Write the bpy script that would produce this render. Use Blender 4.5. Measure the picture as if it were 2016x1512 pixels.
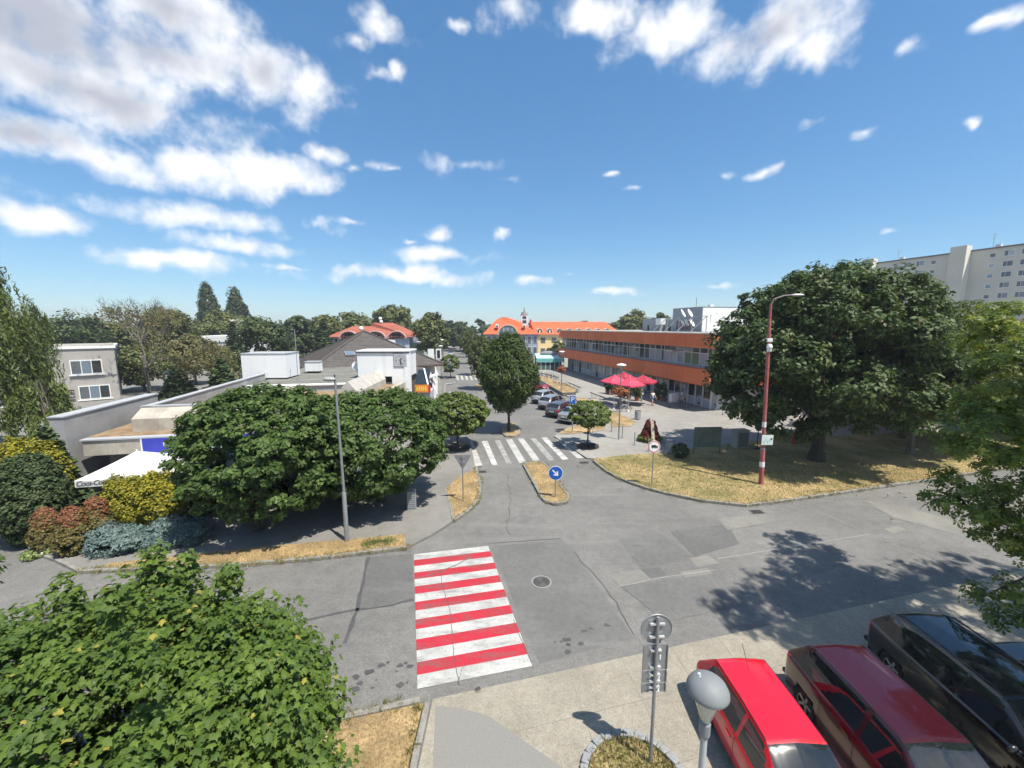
import bpy, bmesh, math, random
import numpy as np
from mathutils import Vector, Matrix
R = math.radians
random.seed(7)
SC = bpy.context.scene
for _o in list(bpy.data.objects): bpy.data.objects.remove(_o)
COL = SC.collection
# ------------------------------------------------------------------ camera
FPX, CAMH = 790.0, 9.0
PITCH = math.atan(112 / FPX)
cd = bpy.data.cameras.new('camera'); cam = bpy.data.objects.new('camera', cd); COL.objects.link(cam)
cam.location = (0, 0, CAMH); cam.rotation_euler = (R(90) - PITCH, 0, 0)
cd.sensor_width = 36; cd.lens = FPX / 2016 * 36; cd.clip_start = 0.05; cd.clip_end = 6000
SC.camera = cam
SC.render.resolution_x, SC.render.resolution_y = 1024, 768
SC.render.engine = 'CYCLES'; CY = SC.cycles
CY.use_adaptive_sampling = True; CY.adaptive_threshold = 0.025; CY.adaptive_min_samples = 8
CY.use_denoising = True; CY.max_bounces = 5; CY.diffuse_bounces = 2; CY.glossy_bounces = 3; CY.transmission_bounces = 3; CY.transparent_max_bounces = 4
CY.sample_clamp_indirect = 4.0
# ------------------------------------------------------------------ light
SUN_EL, SUN_AZ = 64.0, 131.5           # azimuth clockwise from +Y
sdir = Vector((math.sin(R(SUN_AZ)) * math.cos(R(SUN_EL)), math.cos(R(SUN_AZ)) * math.cos(R(SUN_EL)), math.sin(R(SUN_EL))))
sl = bpy.data.lights.new('sun', 'SUN'); sl.energy = 4.9; sl.angle = R(0.53); sl.color = (1.0, 0.94, 0.84)
so = bpy.data.objects.new('sun', sl); COL.objects.link(so); so.location = (30, -30, 60)
so.rotation_euler = sdir.to_track_quat('Z', 'Y').to_euler()
SC.view_settings.view_transform = 'Standard'; SC.view_settings.look = 'None'
SC.view_settings.exposure = 0.55; SC.view_settings.gamma = 1.0
SC.view_settings.use_curve_mapping = False

def ray(u, v):
    x = (u - 1008) / FPX; y = (756 - v) / FPX
    return Vector((x, math.cos(PITCH) + y * math.sin(PITCH), -math.sin(PITCH) + y * math.cos(PITCH)))
def at(u, v, z=0.0):
    r = ray(u, v); t = (z - CAMH) / r.z
    return Vector((r.x * t, r.y * t, z))
def atY(u, v, Y):
    r = ray(u, v); t = Y / r.y
    return Vector((r.x * t, Y, CAMH + r.z * t))
def mpx(Y, z=0.0):            # metres per photo pixel at a place
    return (Y * math.cos(PITCH) + (CAMH - z) * math.sin(PITCH)) / FPX

# ------------------------------------------------------------------ world: daylight sky with fair weather clouds
W = bpy.data.worlds.new('World'); SC.world = W; W.use_nodes = True
nt = W.node_tree; nt.nodes.clear()
def N(t, tree=None, **kw):
    n = (tree or nt).nodes.new(t)
    for k, v in kw.items(): setattr(n, k, v)
    return n
def L(a, b, tree=None): (tree or nt).links.new(a, b)
sky = N('ShaderNodeTexSky', sky_type='NISHITA', sun_disc=False, sun_elevation=R(SUN_EL), sun_rotation=R(SUN_AZ),
        altitude=120, air_density=1.0, dust_density=0.25, ozone_density=2.6)
hs = N('ShaderNodeHueSaturation'); hs.inputs['Saturation'].default_value = 1.24; hs.inputs['Value'].default_value = 1.0
wb = N('ShaderNodeMix', data_type='RGBA', blend_type='MULTIPLY'); wb.inputs['Factor'].default_value = 1.0; wb.inputs['B'].default_value = (1.36, 1.60, 1.80, 1)
gm = N('ShaderNodeGamma'); gm.inputs[1].default_value = 0.68; L(sky.outputs[0], gm.inputs[0])
L(gm.outputs[0], wb.inputs['A']); L(wb.outputs['Result'], hs.inputs['Color'])
bgs = N('ShaderNodeBackground'); bgs.inputs[1].default_value = 0.100
L(hs.outputs[0], bgs.inputs[0])
tc = N('ShaderNodeTexCoord')
sep = N('ShaderNodeSeparateXYZ'); L(tc.outputs['Generated'], sep.inputs[0])
def M(op, a, b=None, c=None, clamp=False, tree=None):
    n = N('ShaderNodeMath', tree, operation=op, use_clamp=clamp)
    for i, q in enumerate((a, b, c)):
        if q is None: continue
        if isinstance(q, (int, float)): n.inputs[i].default_value = q
        else: L(q, n.inputs[i], tree)
    return n.outputs[0]
az = M('ARCTAN2', sep.outputs[0], sep.outputs[1])
el = M('ARCSINE', sep.outputs[2])
cmb = N('ShaderNodeCombineXYZ'); L(az, cmb.inputs[0]); L(el, cmb.inputs[1])
def noise(vec, scale, detail, rough, tree=None, w=0.0, dim='3D', lac=2.0):
    n = N('ShaderNodeTexNoise', tree, noise_dimensions=dim)
    n.inputs['Scale'].default_value = scale; n.inputs['Detail'].default_value = detail
    n.inputs['Roughness'].default_value = rough; n.inputs['Lacunarity'].default_value = lac
    if vec is not None: L(vec, n.inputs['Vector'], tree)
    return n
dist = noise(tc.outputs['Generated'], 9.0, 3, 0.55)
vsub = N('ShaderNodeVectorMath', operation='SUBTRACT'); L(dist.outputs['Color'], vsub.inputs[0]); vsub.inputs[1].default_value = (.5, .5, .5)
vsc = N('ShaderNodeVectorMath', operation='MULTIPLY'); L(vsub.outputs[0], vsc.inputs[0]); vsc.inputs[1].default_value = (.10, .07, 0)
vp = N('ShaderNodeVectorMath', operation='ADD'); L(cmb.outputs[0], vp.inputs[0]); L(vsc.outputs[0], vp.inputs[1])
# cumulus seen over the town, as directions (photo u, v, half width, half height)
CLOUDS = [(90, 70, 330, 120), (330, 110, 260, 80), (520, 150, 130, 62), (180, 190, 250, 70), (60, 20, 260, 90), (350, 30, 150, 70), (60, 270, 150, 45), (180, 305, 120, 36),
          (430, 330, 130, 38), (540, 345, 110, 34), (60, 430, 140, 28), (380, 425, 190, 24), (480, 478, 110, 20), (330, 515, 130, 20),
          (640, 298, 55, 22), (690, 325, 20, 12), (625, 437, 34, 15), (735, 50, 72, 42), (700, 75, 40, 24), (735, 128, 28, 16), (775, 130, 20, 18), (905, 60, 24, 14),
          (1000, 22, 66, 44), (1160, 30, 90, 50), (1340, 50, 130, 66), (1520, 60, 170, 82), (1610, 100, 80, 40), (1800, 70, 50, 36), (1990, 30, 60, 20),
          (765, 329, 40, 12), (905, 325, 70, 20), (1010, 348, 40, 12), (1500, 340, 44, 12), (1430, 342, 22, 9), (1590, 235, 26, 18), (1695, 262, 38, 11),
          (860, 468, 52, 15), (880, 508, 84, 18), (800, 482, 20, 8), (982, 463, 22, 10), (800, 545, 160, 16), (1130, 533, 30, 10), (1740, 454, 26, 11),
          (1045, 556, 60, 10), (1210, 570, 60, 8), (590, 525, 60, 9), (1250, 370, 22, 8), (1205, 338, 14, 6), (1410, 562, 60, 8), (700, 440, 30, 8), (1920, 240, 20, 10)]
mn = sm_ = None
for (u, v, hw, hh) in CLOUDS:
    d = ray(u, v).normalized(); a0 = math.atan2(d.x, d.y); e0 = math.asin(d.z)
    d1 = ray(u + hw, v).normalized(); d2 = ray(u, v - hh).normalized()
    ra = abs(math.atan2(d1.x, d1.y) - a0); re = abs(math.asin(d2.z) - e0)
    ma = N('ShaderNodeVectorMath', operation='MULTIPLY_ADD'); L(vp.outputs[0], ma.inputs[0])
    ma.inputs[1].default_value = (1 / ra, 1 / re, 0); ma.inputs[2].default_value = (-a0 / ra, -e0 / re, 0)
    ln = N('ShaderNodeVectorMath', operation='LENGTH'); L(ma.outputs[0], ln.inputs[0])
    if hw < 75:
        sm_ = ln.outputs['Value'] if sm_ is None else M('MINIMUM', sm_, ln.outputs['Value']); continue
    mn = ln.outputs['Value'] if mn is None else M('MINIMUM', mn, ln.outputs['Value'])
    if (u, v) in ((60, 270), (1520, 60)): big = mn if (u, v) == (60, 270) else M('MINIMUM', big, ln.outputs['Value'])
mn = M('MINIMUM', mn, M('ADD', M('MULTIPLY', sm_, 0.8), 0.52))      # small fair weather puffs stay thin
# the rest of the sky carries the same kind of scattered cloud
pz = M('ADD', M('MAXIMUM', sep.outputs[2], 0.02), 0.12)
pl = N('ShaderNodeCombineXYZ'); L(M('DIVIDE', sep.outputs[0], pz), pl.inputs[0]); L(M('DIVIDE', sep.outputs[1], pz), pl.inputs[1])
cov = noise(pl.outputs[0], 1.1, 3, 0.5)
inview = M('MULTIPLY', M('GREATER_THAN', M('COSINE', az), 0.42), M('LESS_THAN', el, 0.80))
gen = M('ADD', M('MULTIPLY', M('SUBTRACT', 0.62, cov.outputs['Fac']), 7.0), 0.55)
gen = M('ADD', gen, M('MULTIPLY', inview, 30.0))
mn = M('MINIMUM', mn, gen)
fb = noise(tc.outputs['Generated'], 14.0, 9, 0.58)
fb2 = noise(tc.outputs['Generated'], 6.0, 6, 0.55)
body = M('ADD', M('SUBTRACT', 1.0, M('MULTIPLY', mn, 0.86)), M('MULTIPLY', M('SUBTRACT', fb.outputs['Fac'], 0.5), 2.7))
def ramp01(val, lo, hi):
    n = N('ShaderNodeMapRange', interpolation_type='SMOOTHSTEP'); L(val, n.inputs['Value'])
    n.inputs['From Min'].default_value = lo; n.inputs['From Max'].default_value = hi
    return n.outputs[0]
dens = ramp01(body, -0.20, 0.92)
fade = ramp01(el, -0.005, 0.12)
dens = M('MULTIPLY', dens, M('ADD', M('MULTIPLY', fade, 0.62), 0.36))
thick = ramp01(M('ADD', M('SUBTRACT', 1.0, big), M('MULTIPLY', M('SUBTRACT', fb2.outputs['Fac'], 0.5), 1.8)), 0.10, 1.10)
cmix = N('ShaderNodeMix', data_type='RGBA'); L(thick, cmix.inputs['Factor'])
cmix.inputs['A'].default_value = (0.80, 0.81, 0.83, 1); cmix.inputs['B'].default_value = (0.40, 0.42, 0.49, 1)
bgc = N('ShaderNodeBackground'); L(cmix.outputs['Result'], bgc.inputs[0]); bgc.inputs[1].default_value = 0.95
msh = N('ShaderNodeMixShader'); L(dens, msh.inputs[0]); L(bgs.outputs[0], msh.inputs[1]); L(bgc.outputs[0], msh.inputs[2])
wo = N('ShaderNodeOutputWorld'); L(msh.outputs[0], wo.inputs[0])
W.cycles.sampling_method = 'MANUAL'; W.cycles.sample_map_resolution = 512

# ------------------------------------------------------------------ materials
MATS = {}
def mat(name, col, rough=0.7, nscale=0, namt=0.15, col2=None, metal=0.0, bump=0.0, bscale=None, spec=0.4, coords='Object', detail=6, ramp=(0.35, 0.65), stretch=None, coat=0.0, speck=0.0, sscale=30.0):
    if name in MATS: return MATS[name]
    m = bpy.data.materials.new(name); m.use_nodes = True; t = m.node_tree
    b = t.nodes['Principled BSDF']
    b.inputs['Roughness'].default_value = rough; b.inputs['Metallic'].default_value = metal
    b.inputs['Specular IOR Level'].default_value = spec; b.inputs['Coat Weight'].default_value = coat
    c = (*col, 1) if len(col) == 3 else col
    b.inputs['Base Color'].default_value = c
    m.diffuse_color = c
    if nscale:
        co = N('ShaderNodeTexCoord', t); vec = co.outputs[coords]
        if stretch:
            mp = N('ShaderNodeMapping', t); L(vec, mp.inputs[0], t); mp.inputs['Scale'].default_value = stretch; vec = mp.outputs[0]
        n1 = noise(vec, nscale, detail, 0.6, t)
        mr = N('ShaderNodeMapRange', t, interpolation_type='SMOOTHSTEP'); L(n1.outputs['Fac'], mr.inputs['Value'], t)
        mr.inputs['From Min'].default_value = ramp[0]; mr.inputs['From Max'].default_value = ramp[1]
        mx = N('ShaderNodeMix', t, data_type='RGBA'); L(mr.outputs[0], mx.inputs['Factor'], t)
        c2 = col2 if col2 else tuple(x * (1 - namt) for x in col)
        mx.inputs['A'].default_value = c; mx.inputs['B'].default_value = (*c2, 1)
        n2 = noise(vec, nscale * 11, 3, 0.7, t)
        mm = N('ShaderNodeMix', t, data_type='RGBA', blend_type='MULTIPLY'); mm.inputs['Factor'].default_value = 1.0
        L(mx.outputs['Result'], mm.inputs['A'], t)
        mr2 = N('ShaderNodeMapRange', t); L(n2.outputs['Fac'], mr2.inputs['Value'], t)
        mr2.inputs['From Min'].default_value = .25; mr2.inputs['From Max'].default_value = .75
        mr2.inputs['To Min'].default_value = 1 - namt; mr2.inputs['To Max'].default_value = 1 + namt * .5
        cc = N('ShaderNodeCombineColor', t)
        for k in range(3): L(mr2.outputs[0], cc.inputs[k], t)
        L(cc.outputs[0], mm.inputs['B'], t); res = mm.outputs['Result']
        if speck:
            n4 = noise(vec, sscale, 2, 0.8, t); r4 = N('ShaderNodeMapRange', t); L(n4.outputs['Fac'], r4.inputs['Value'], t)
            r4.inputs['From Min'].default_value = .32; r4.inputs['From Max'].default_value = .68; r4.inputs['To Min'].default_value = 1 - speck; r4.inputs['To Max'].default_value = 1 + speck
            c4 = N('ShaderNodeCombineColor', t)
            for k in range(3): L(r4.outputs[0], c4.inputs[k], t)
            m4 = N('ShaderNodeMix', t, data_type='RGBA', blend_type='MULTIPLY'); m4.inputs['Factor'].default_value = 1.0; L(res, m4.inputs['A'], t); L(c4.outputs[0], m4.inputs['B'], t); res = m4.outputs['Result']
        L(res, b.inputs['Base Color'], t)
        if bump:
            n3 = noise(vec, bscale or nscale * 6, 4, 0.65, t)
            bp = N('ShaderNodeBump', t); bp.inputs['Strength'].default_value = bump; bp.inputs['Distance'].default_value = 0.02
            L(n3.outputs['Fac'], bp.inputs['Height'], t); L(bp.outputs[0], b.inputs['Normal'], t)
    MATS[name] = m
    return m

def leafmat(name, dark, light, extra=None, trans=0.22, rough=0.5, frac=0.03):
    if name in MATS: return MATS[name]
    m = bpy.data.materials.new(name); m.use_nodes = True; t = m.node_tree; b = t.nodes['Principled BSDF']
    a = N('ShaderNodeAttribute', t, attribute_name='rnd')
    cr = N('ShaderNodeValToRGB', t); L(a.outputs['Fac'], cr.inputs[0], t)
    e = cr.color_ramp.elements
    e[0].position = 0; e[0].color = (*dark, 1); e[1].position = 1 - frac * 2; e[1].color = (*light, 1)
    if extra:
        n = e.new(1 - frac); n.color = (*extra, 1)
    L(cr.outputs[0], b.inputs['Base Color'], t); b.inputs['Roughness'].default_value = rough
    b.inputs['Specular IOR Level'].default_value = 0.35
    tr = N('ShaderNodeBsdfTranslucent', t)
    hs2 = N('ShaderNodeHueSaturation', t); hs2.inputs['Value'].default_value = 1.3; hs2.inputs['Saturation'].default_value = 1.1; hs2.inputs['Hue'].default_value = 0.485
    L(cr.outputs[0], hs2.inputs['Color'], t); L(hs2.outputs[0], tr.inputs[0], t)
    mx = N('ShaderNodeMixShader', t); mx.inputs[0].default_value = trans
    L(b.outputs[0], mx.inputs[1], t); L(tr.outputs[0], mx.inputs[2], t)
    L(mx.outputs[0], t.nodes['Material Output'].inputs[0], t)
    MATS[name] = m
    return m

# ------------------------------------------------------------------ mesh helpers
def tag(o, label=None, cat=None, group=None, kind=None):
    if label: o['label'] = label
    if cat: o['category'] = cat
    if group: o['group'] = group
    if kind: o['kind'] = kind
    return o
def empty(name, loc=(0, 0, 0), rz=0.0, label=None, cat=None, group=None, kind=None):
    o = bpy.data.objects.new(name, None); COL.objects.link(o); o.location = loc; o.rotation_euler = (0, 0, rz)
    o.empty_display_size = 0.3
    return tag(o, label, cat, group, kind)
def mesh_obj(name, me, m=None, parent=None, loc=None, rz=0.0):
    if m is not None and len(me.materials) == 0: me.materials.append(m)
    o = bpy.data.objects.new(name, me); COL.objects.link(o)
    if parent is not None: o.parent = parent
    if loc is not None: o.location = loc
    o.rotation_euler = (0, 0, rz)
    return o
def copy_tree(o, parent=None, first=True):
    c = o.copy(); COL.objects.link(c); c.parent = parent
    for ch in o.children: copy_tree(ch, c)
    return c
class MB:
    def __init__(s): s.v = []; s.f = []
    def add(s, vs, fs):
        b = len(s.v); s.v += [tuple(p) for p in vs]; s.f += [tuple(i + b for i in q) for q in fs]; return s
    def box(s, x0, x1, y0, y1, z0, z1):
        return s.add([(x0, y0, z0), (x1, y0, z0), (x1, y1, z0), (x0, y1, z0), (x0, y0, z1), (x1, y0, z1), (x1, y1, z1), (x0, y1, z1)],
                     [(3, 2, 1, 0), (4, 5, 6, 7), (0, 1, 5, 4), (1, 2, 6, 5), (2, 3, 7, 6), (3, 0, 4, 7)])
    def beam(s, p, q, w, h, up=(0, 0, 1)):
        p = Vector(p); q = Vector(q); d = (q - p).normalized(); u = Vector(up)
        if abs(d.dot(u)) > .98: u = Vector((0, 1, 0))
        sx = d.cross(u).normalized() * w / 2; sy = d.cross(sx).normalized() * h / 2
        vs = [c + a * sx + b * sy for c in (p, q) for (a, b) in ((-1, -1), (1, -1), (1, 1), (-1, 1))]
        return s.add(vs, [(0, 1, 2, 3), (7, 6, 5, 4), (0, 4, 5, 1), (1, 5, 6, 2), (2, 6, 7, 3), (3, 7, 4, 0)])
    def tube(s, pts, r, n=8, cap=True):
        pts = [Vector(p) for p in pts]; rs = r if isinstance(r, (list, tuple)) else [r] * len(pts)
        b0 = len(s.v); prev = None
        for i, p in enumerate(pts):
            d = (pts[min(i + 1, len(pts) - 1)] - pts[max(i - 1, 0)]).normalized()
            if prev is None:
                a = Vector((1, 0, 0)) if abs(d.x) < .9 else Vector((0, 1, 0)); prev = (a - d * a.dot(d)).normalized()
            else: prev = (prev - d * prev.dot(d)).normalized()
            c = d.cross(prev)
            for k in range(n):
                t = 2 * math.pi * k / n; s.v.append(tuple(p + (prev * math.cos(t) + c * math.sin(t)) * rs[i]))
        for i in range(len(pts) - 1):
            for k in range(n):
                a = b0 + i * n + k; b = b0 + i * n + (k + 1) % n
                s.f.append((a, b, b + n, a + n))
        if cap:
            s.f.append(tuple(b0 + k for k in reversed(range(n)))); e = b0 + (len(pts) - 1) * n; s.f.append(tuple(e + k for k in range(n)))
        return s
    def lathe(s, prof, n=16, c=(0, 0, 0), cap=True):
        b0 = len(s.v)
        for (r, z) in prof:
            for k in range(n):
                t = 2 * math.pi * k / n; s.v.append((c[0] + r * math.cos(t), c[1] + r * math.sin(t), c[2] + z))
        for i in range(len(prof) - 1):
            for k in range(n):
                a = b0 + i * n + k; b = b0 + i * n + (k + 1) % n; s.f.append((a, b, b + n, a + n))
        if cap:
            s.f.append(tuple(b0 + k for k in reversed(range(n)))); e = b0 + (len(prof) - 1) * n; s.f.append(tuple(e + k for k in range(n)))
        return s
    def prism(s, poly, z0, z1):
        n = len(poly); b = len(s.v)
        s.v += [(p[0], p[1], z0) for p in poly] + [(p[0], p[1], z1) for p in poly]
        s.f += [tuple(b + i for i in reversed(range(n))), tuple(b + n + i for i in range(n))]
        s.f += [(b + i, b + (i + 1) % n, b + n + (i + 1) % n, b + n + i) for i in range(n)]
        return s
    def extrude(s, poly, a, b, fn):      # poly in 2d, fn(p, t) -> 3d
        n = len(poly); k = len(s.v)
        s.v += [tuple(fn(p, a)) for p in poly] + [tuple(fn(p, b)) for p in poly]
        s.f += [tuple(k + i for i in reversed(range(n))), tuple(k + n + i for i in range(n))]
        s.f += [(k + i, k + (i + 1) % n, k + n + (i + 1) % n, k + n + i) for i in range(n)]
        return s
    def sphere(s, c, r, n=12, m=8, half=False):
        rr = r if isinstance(r, (tuple, list)) else (r, r, r); b0 = len(s.v)
        for i in range(m + 1):
            ph = -math.pi / 2 + math.pi * i / m
            if half: ph = max(ph, 0)
            for k in range(n):
                t = 2 * math.pi * k / n
                s.v.append((c[0] + rr[0] * math.cos(ph) * math.cos(t), c[1] + rr[1] * math.cos(ph) * math.sin(t), c[2] + rr[2] * math.sin(ph)))
        for i in range(m):
            for k in range(n):
                a = b0 + i * n + k; b = b0 + i * n + (k + 1) % n; s.f.append((a, b, b + n, a + n))
        return s
    def torus(s, c, Rr, r, n=24, m=8, axis='Y'):
        b0 = len(s.v)
        for i in range(n):
            t = 2 * math.pi * i / n
            for k in range(m):
                p = 2 * math.pi * k / m; q = Rr + r * math.cos(p); h = r * math.sin(p)
                if axis == 'Y': s.v.append((c[0] + q * math.cos(t), c[1] + h, c[2] + q * math.sin(t)))
                elif axis == 'X': s.v.append((c[0] + h, c[1] + q * math.cos(t), c[2] + q * math.sin(t)))
                else: s.v.append((c[0] + q * math.cos(t), c[1] + q * math.sin(t), c[2] + h))
        for i in range(n):
            for k in range(m):
                s.f.append((b0 + i * m + k, b0 + ((i + 1) % n) * m + k, b0 + ((i + 1) % n) * m + (k + 1) % m, b0 + i * m + (k + 1) % m))
        return s
    def sheet(s, poly, z=None):
        b = len(s.v); s.v += [(p[0], p[1], z if z is not None else p[2]) for p in poly]; s.f.append(tuple(range(b, b + len(poly)))); return s
    def mesh(s, name, smooth=False, bevel=0, fix=True):
        me = bpy.data.meshes.new(name); me.from_pydata(s.v, [], s.f)
        if fix or bevel:
            bm = bmesh.new(); bm.from_mesh(me)
            if fix: bmesh.ops.recalc_face_normals(bm, faces=bm.faces)
            if bevel:
                bmesh.ops.bevel(bm, geom=[e for e in bm.edges if len(e.link_faces) == 2 and e.calc_face_angle(0) > .5], offset=bevel, segments=2, affect='EDGES', profile=.6)
            bm.to_mesh(me); bm.free()
        if smooth:
            for p in me.polygons: p.use_smooth = True
            try: me.set_sharp_from_angle(angle=R(38))
            except Exception: pass
        return me
    def build(s, name, m, parent=None, loc=None, rz=0.0, smooth=False, bevel=0, world=False, fix=True):
        if world and parent is not None:      # vertices were given in world space
            inv = (Matrix.Translation(parent.location) @ Matrix.Rotation(parent.rotation_euler.z, 4, 'Z')).inverted()
            s.v = [tuple(inv @ Vector(p)) for p in s.v]
        return mesh_obj(name, s.mesh(name, smooth, bevel, fix), m, parent, loc, rz)
TMP = bpy.data.scenes.new('workbench')      # scratch scene in which lettering and bodies are evaluated
def text_mesh(body, size, depth=0.004, shear=0.0, spacing=1.0, align='CENTER'):
    c = bpy.data.curves.new('lettering', 'FONT'); c.body = body; c.size = size; c.extrude = depth; c.shear = shear; c.space_character = spacing
    c.align_x = align; c.align_y = 'CENTER'; c.resolution_u = 3
    o = bpy.data.objects.new('lettering', c); TMP.collection.objects.link(o)
    TMP.view_layers[0].update(); dg = TMP.view_layers[0].depsgraph; me = bpy.data.meshes.new_from_object(o.evaluated_get(dg))
    bpy.data.objects.remove(o); me.materials.clear()
    return me
def text_obj(name, body, size, m, parent, loc, rot, depth=0.004, shear=0.0, spacing=1.0):
    o = mesh_obj(name, text_mesh(body, size, depth, shear, spacing), m, parent, loc); o.rotation_euler = rot
    return o

# ------------------------------------------------------------------ leaf helpers
KITE = (np.array([(0, -.5, 0), (.33, .02, .07), (0, .6, -.05), (-.33, .02, .07)], float), [(0, 1, 2), (0, 2, 3)])
NEEDLE = (np.array([(-.09, -.5, 0), (.09, -.5, 0), (.12, .25, .03), (0, .6, 0), (-.12, .25, .03)], float), [(0, 1, 2), (0, 2, 4), (4, 2, 3)])
CARD = (np.array([(-.42, -.38, .06), (.45, -.34, -.06), (.36, .42, .08), (-.38, .4, -.04)], float), [(0, 1, 2), (0, 2, 3)])
def _maple():
    an = [(270, .33), (318, .40), (347, .24), (12, .50), (42, .28), (90, .62), (138, .28), (168, .50), (193, .24), (222, .40)]
    v = [(0, 0, .0)] + [(r * math.cos(R(a)), r * math.sin(R(a)), -.28 * abs(r * math.cos(R(a))) - .12 * r) for a, r in an]
    return np.array(v, float), [(0, i, i % 10 + 1) for i in range(1, 11)]
MAPLE = _maple()
def _palm():     # horse chestnut: five leaflets
    v = []; f = []
    for a, l in ((90, .62), (38, .55), (142, .55), (-8, .40), (188, .40)):
        d = np.array((math.cos(R(a)), math.sin(R(a)), -.25)); n = np.array((-d[1], d[0], 0)); b = len(v)
        v += [tuple(d * .05), tuple(d * l * .68 + n * .12), tuple(d * l), tuple(d * l * .68 - n * .12)]; f += [(b, b + 1, b + 2), (b, b + 2, b + 3)]
    return np.array(v, float), f
PALM = _palm()
def unit(a): return a / np.maximum(np.linalg.norm(a, axis=1, keepdims=True), 1e-9)
def leaf_mesh(name, shape, cen, nor, size, rng, rnd=None, tang=None):
    V, F = shape; n = len(cen); k = len(V); F = np.array(F)
    if tang is None: tang = rng.normal(size=(n, 3))
    nor = unit(nor); t = unit(tang - nor * np.sum(tang * nor, 1, keepdims=True)); b = np.cross(nor, t)
    # leaf local: y -> t (tip), x -> b, z -> nor
    P = cen[:, None, :] + size[:, None, None] * (V[None, :, 0:1] * b[:, None, :] + V[None, :, 1:2] * t[:, None, :] + V[None, :, 2:3] * nor[:, None, :])
    P = P.reshape(-1, 3).astype(np.float32)
    T = (F[None, :, :] + (np.arange(n) * k)[:, None, None]).reshape(-1, 3)
    me = bpy.data.meshes.new(name); nf = len(T)
    me.vertices.add(len(P)); me.vertices.foreach_set('co', P.ravel())
    me.loops.add(nf * 3); me.loops.foreach_set('vertex_index', T.ravel().astype(np.int32))
    me.polygons.add(nf); me.polygons.foreach_set('loop_start', np.arange(0, nf * 3, 3, dtype=np.int32))
    try: me.polygons.foreach_set('loop_total', np.full(nf, 3, np.int32))
    except Exception: pass
    at_ = me.attributes.new('rnd', 'FLOAT', 'FACE')
    if rnd is None: rnd = rng.random(n)
    at_.data.foreach_set('value', np.repeat(rnd, len(F)).astype(np.float32))
    me.update(calc_edges=True)
    return me
def clumps(rng, lobes, nc, per, cr, shell=(.7, 1.0), flat=.75, up=.55, wob=.5, zmin=None, cull=.62):
    lobes = np.array(lobes, float); w = (lobes[:, 3] * lobes[:, 4] + lobes[:, 3] * lobes[:, 5]); w /= w.sum()
    P = []; Nn = []; Rn = []
    tries = 0; made = 0
    while made < nc and tries < nc * 6:
        tries += 1
        i = rng.choice(len(lobes), p=w); lo = lobes[i]
        d = rng.normal(size=3); d /= np.linalg.norm(d)
        c = lo[:3] + d * lo[3:] * rng.uniform(*shell)
        if zmin is not None and c[2] < zmin: continue
        q = (c[None] - np.delete(lobes, i, 0)[:, :3]) / np.maximum(np.delete(lobes, i, 0)[:, 3:], 1e-6)
        if len(q) and np.min(np.linalg.norm(q, axis=1)) < cull: continue
        made += 1
        m = int(per * rng.uniform(.6, 1.4)); r = cr * rng.uniform(.7, 1.35)
        o = rng.normal(size=(m, 3)); o = unit(o) * (rng.random((m, 1)) ** .45)
        o[:, 2] *= flat
        P.append(c + o * r); nn = d[None] * .55 + o * .8 + np.array((0, 0, up)) + rng.normal(size=(m, 3)) * wob
        Nn.append(nn); Rn.append(np.clip(rng.random(m) * .75 + rng.uniform(-.1, .35), 0, 1) ** 1.2)
    return np.concatenate(P), np.concatenate(Nn), np.concatenate(Rn)
def limb_path(rng, p, q, n=5, wig=.12):
    p = np.array(p, float); q = np.array(q, float); L_ = np.linalg.norm(q - p)
    return [tuple(p + (q - p) * t + (rng.normal(size=3) * wig * L_ * .3 * math.sin(math.pi * t))) for t in np.linspace(0, 1, n)]
# ================================================================== GROUND
A_ROAD = mat('asphalt', (.185, .180, .168), .9, .22, .22, (.150, .147, .138), bump=.25, bscale=60, speck=.2, sscale=14)
A_DARK = mat('asphalt_new', (.135, .134, .129), .9, .5, .2, (.115, .114, .110), bump=.2, bscale=60)
A_MID = mat('asphalt_mid', (.155, .153, .146), .9, .5, .2, (.130, .128, .122), bump=.2, bscale=60)
A_PALE = mat('asphalt_pale', (.225, .217, .193), .9, .8, .18, bump=.2, bscale=60)
TAR = mat('tar', (.085, .085, .088), .8, 2, .2)
PAVE = mat('pavement', (.225, .216, .198), .9, .18, .16, (.18, .174, .161), bump=.2, bscale=30)
PLAZA = mat('plaza_paving', (.305, .292, .264), .9, .12, .17, (.25, .24, .22), bump=.15, bscale=30)
CONC = mat('concrete', (.36, .35, .32), .9, .8, .2, bump=.2)
KERB = mat('kerb_stone', (.29, .28, .25), .9, 2.5, .25, (.20, .19, .17), bump=.3)
DRY = mat('dry_grass', (.46, .33, .17), 1, .9, .35, (.25, .18, .09), bump=.8, bscale=25, detail=9, speck=.3, sscale=14)
DRYG = mat('half_dry_grass', (.20, .18, .07), 1, .45, .35, (.44, .33, .165), bump=.6, bscale=25, detail=9)
BASE = mat('far_ground', (.17, .17, .09), 1, .02, .3, (.30, .26, .17))
WHITEP = mat('white_paint', (.47, .466, .445), .8, 1.2, .22, (.33, .327, .31), detail=9, ramp=(.42, .72))
WORNP = mat('worn_white_paint', (.36, .36, .35), .85, 2.0, .25, (.25, .25, .245), detail=9, ramp=(.4, .6))
REDP = mat('red_paint', (.43, .022, .040), .75, 1.0, .16, (.32, .035, .045), detail=9, ramp=(.45, .72))

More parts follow.
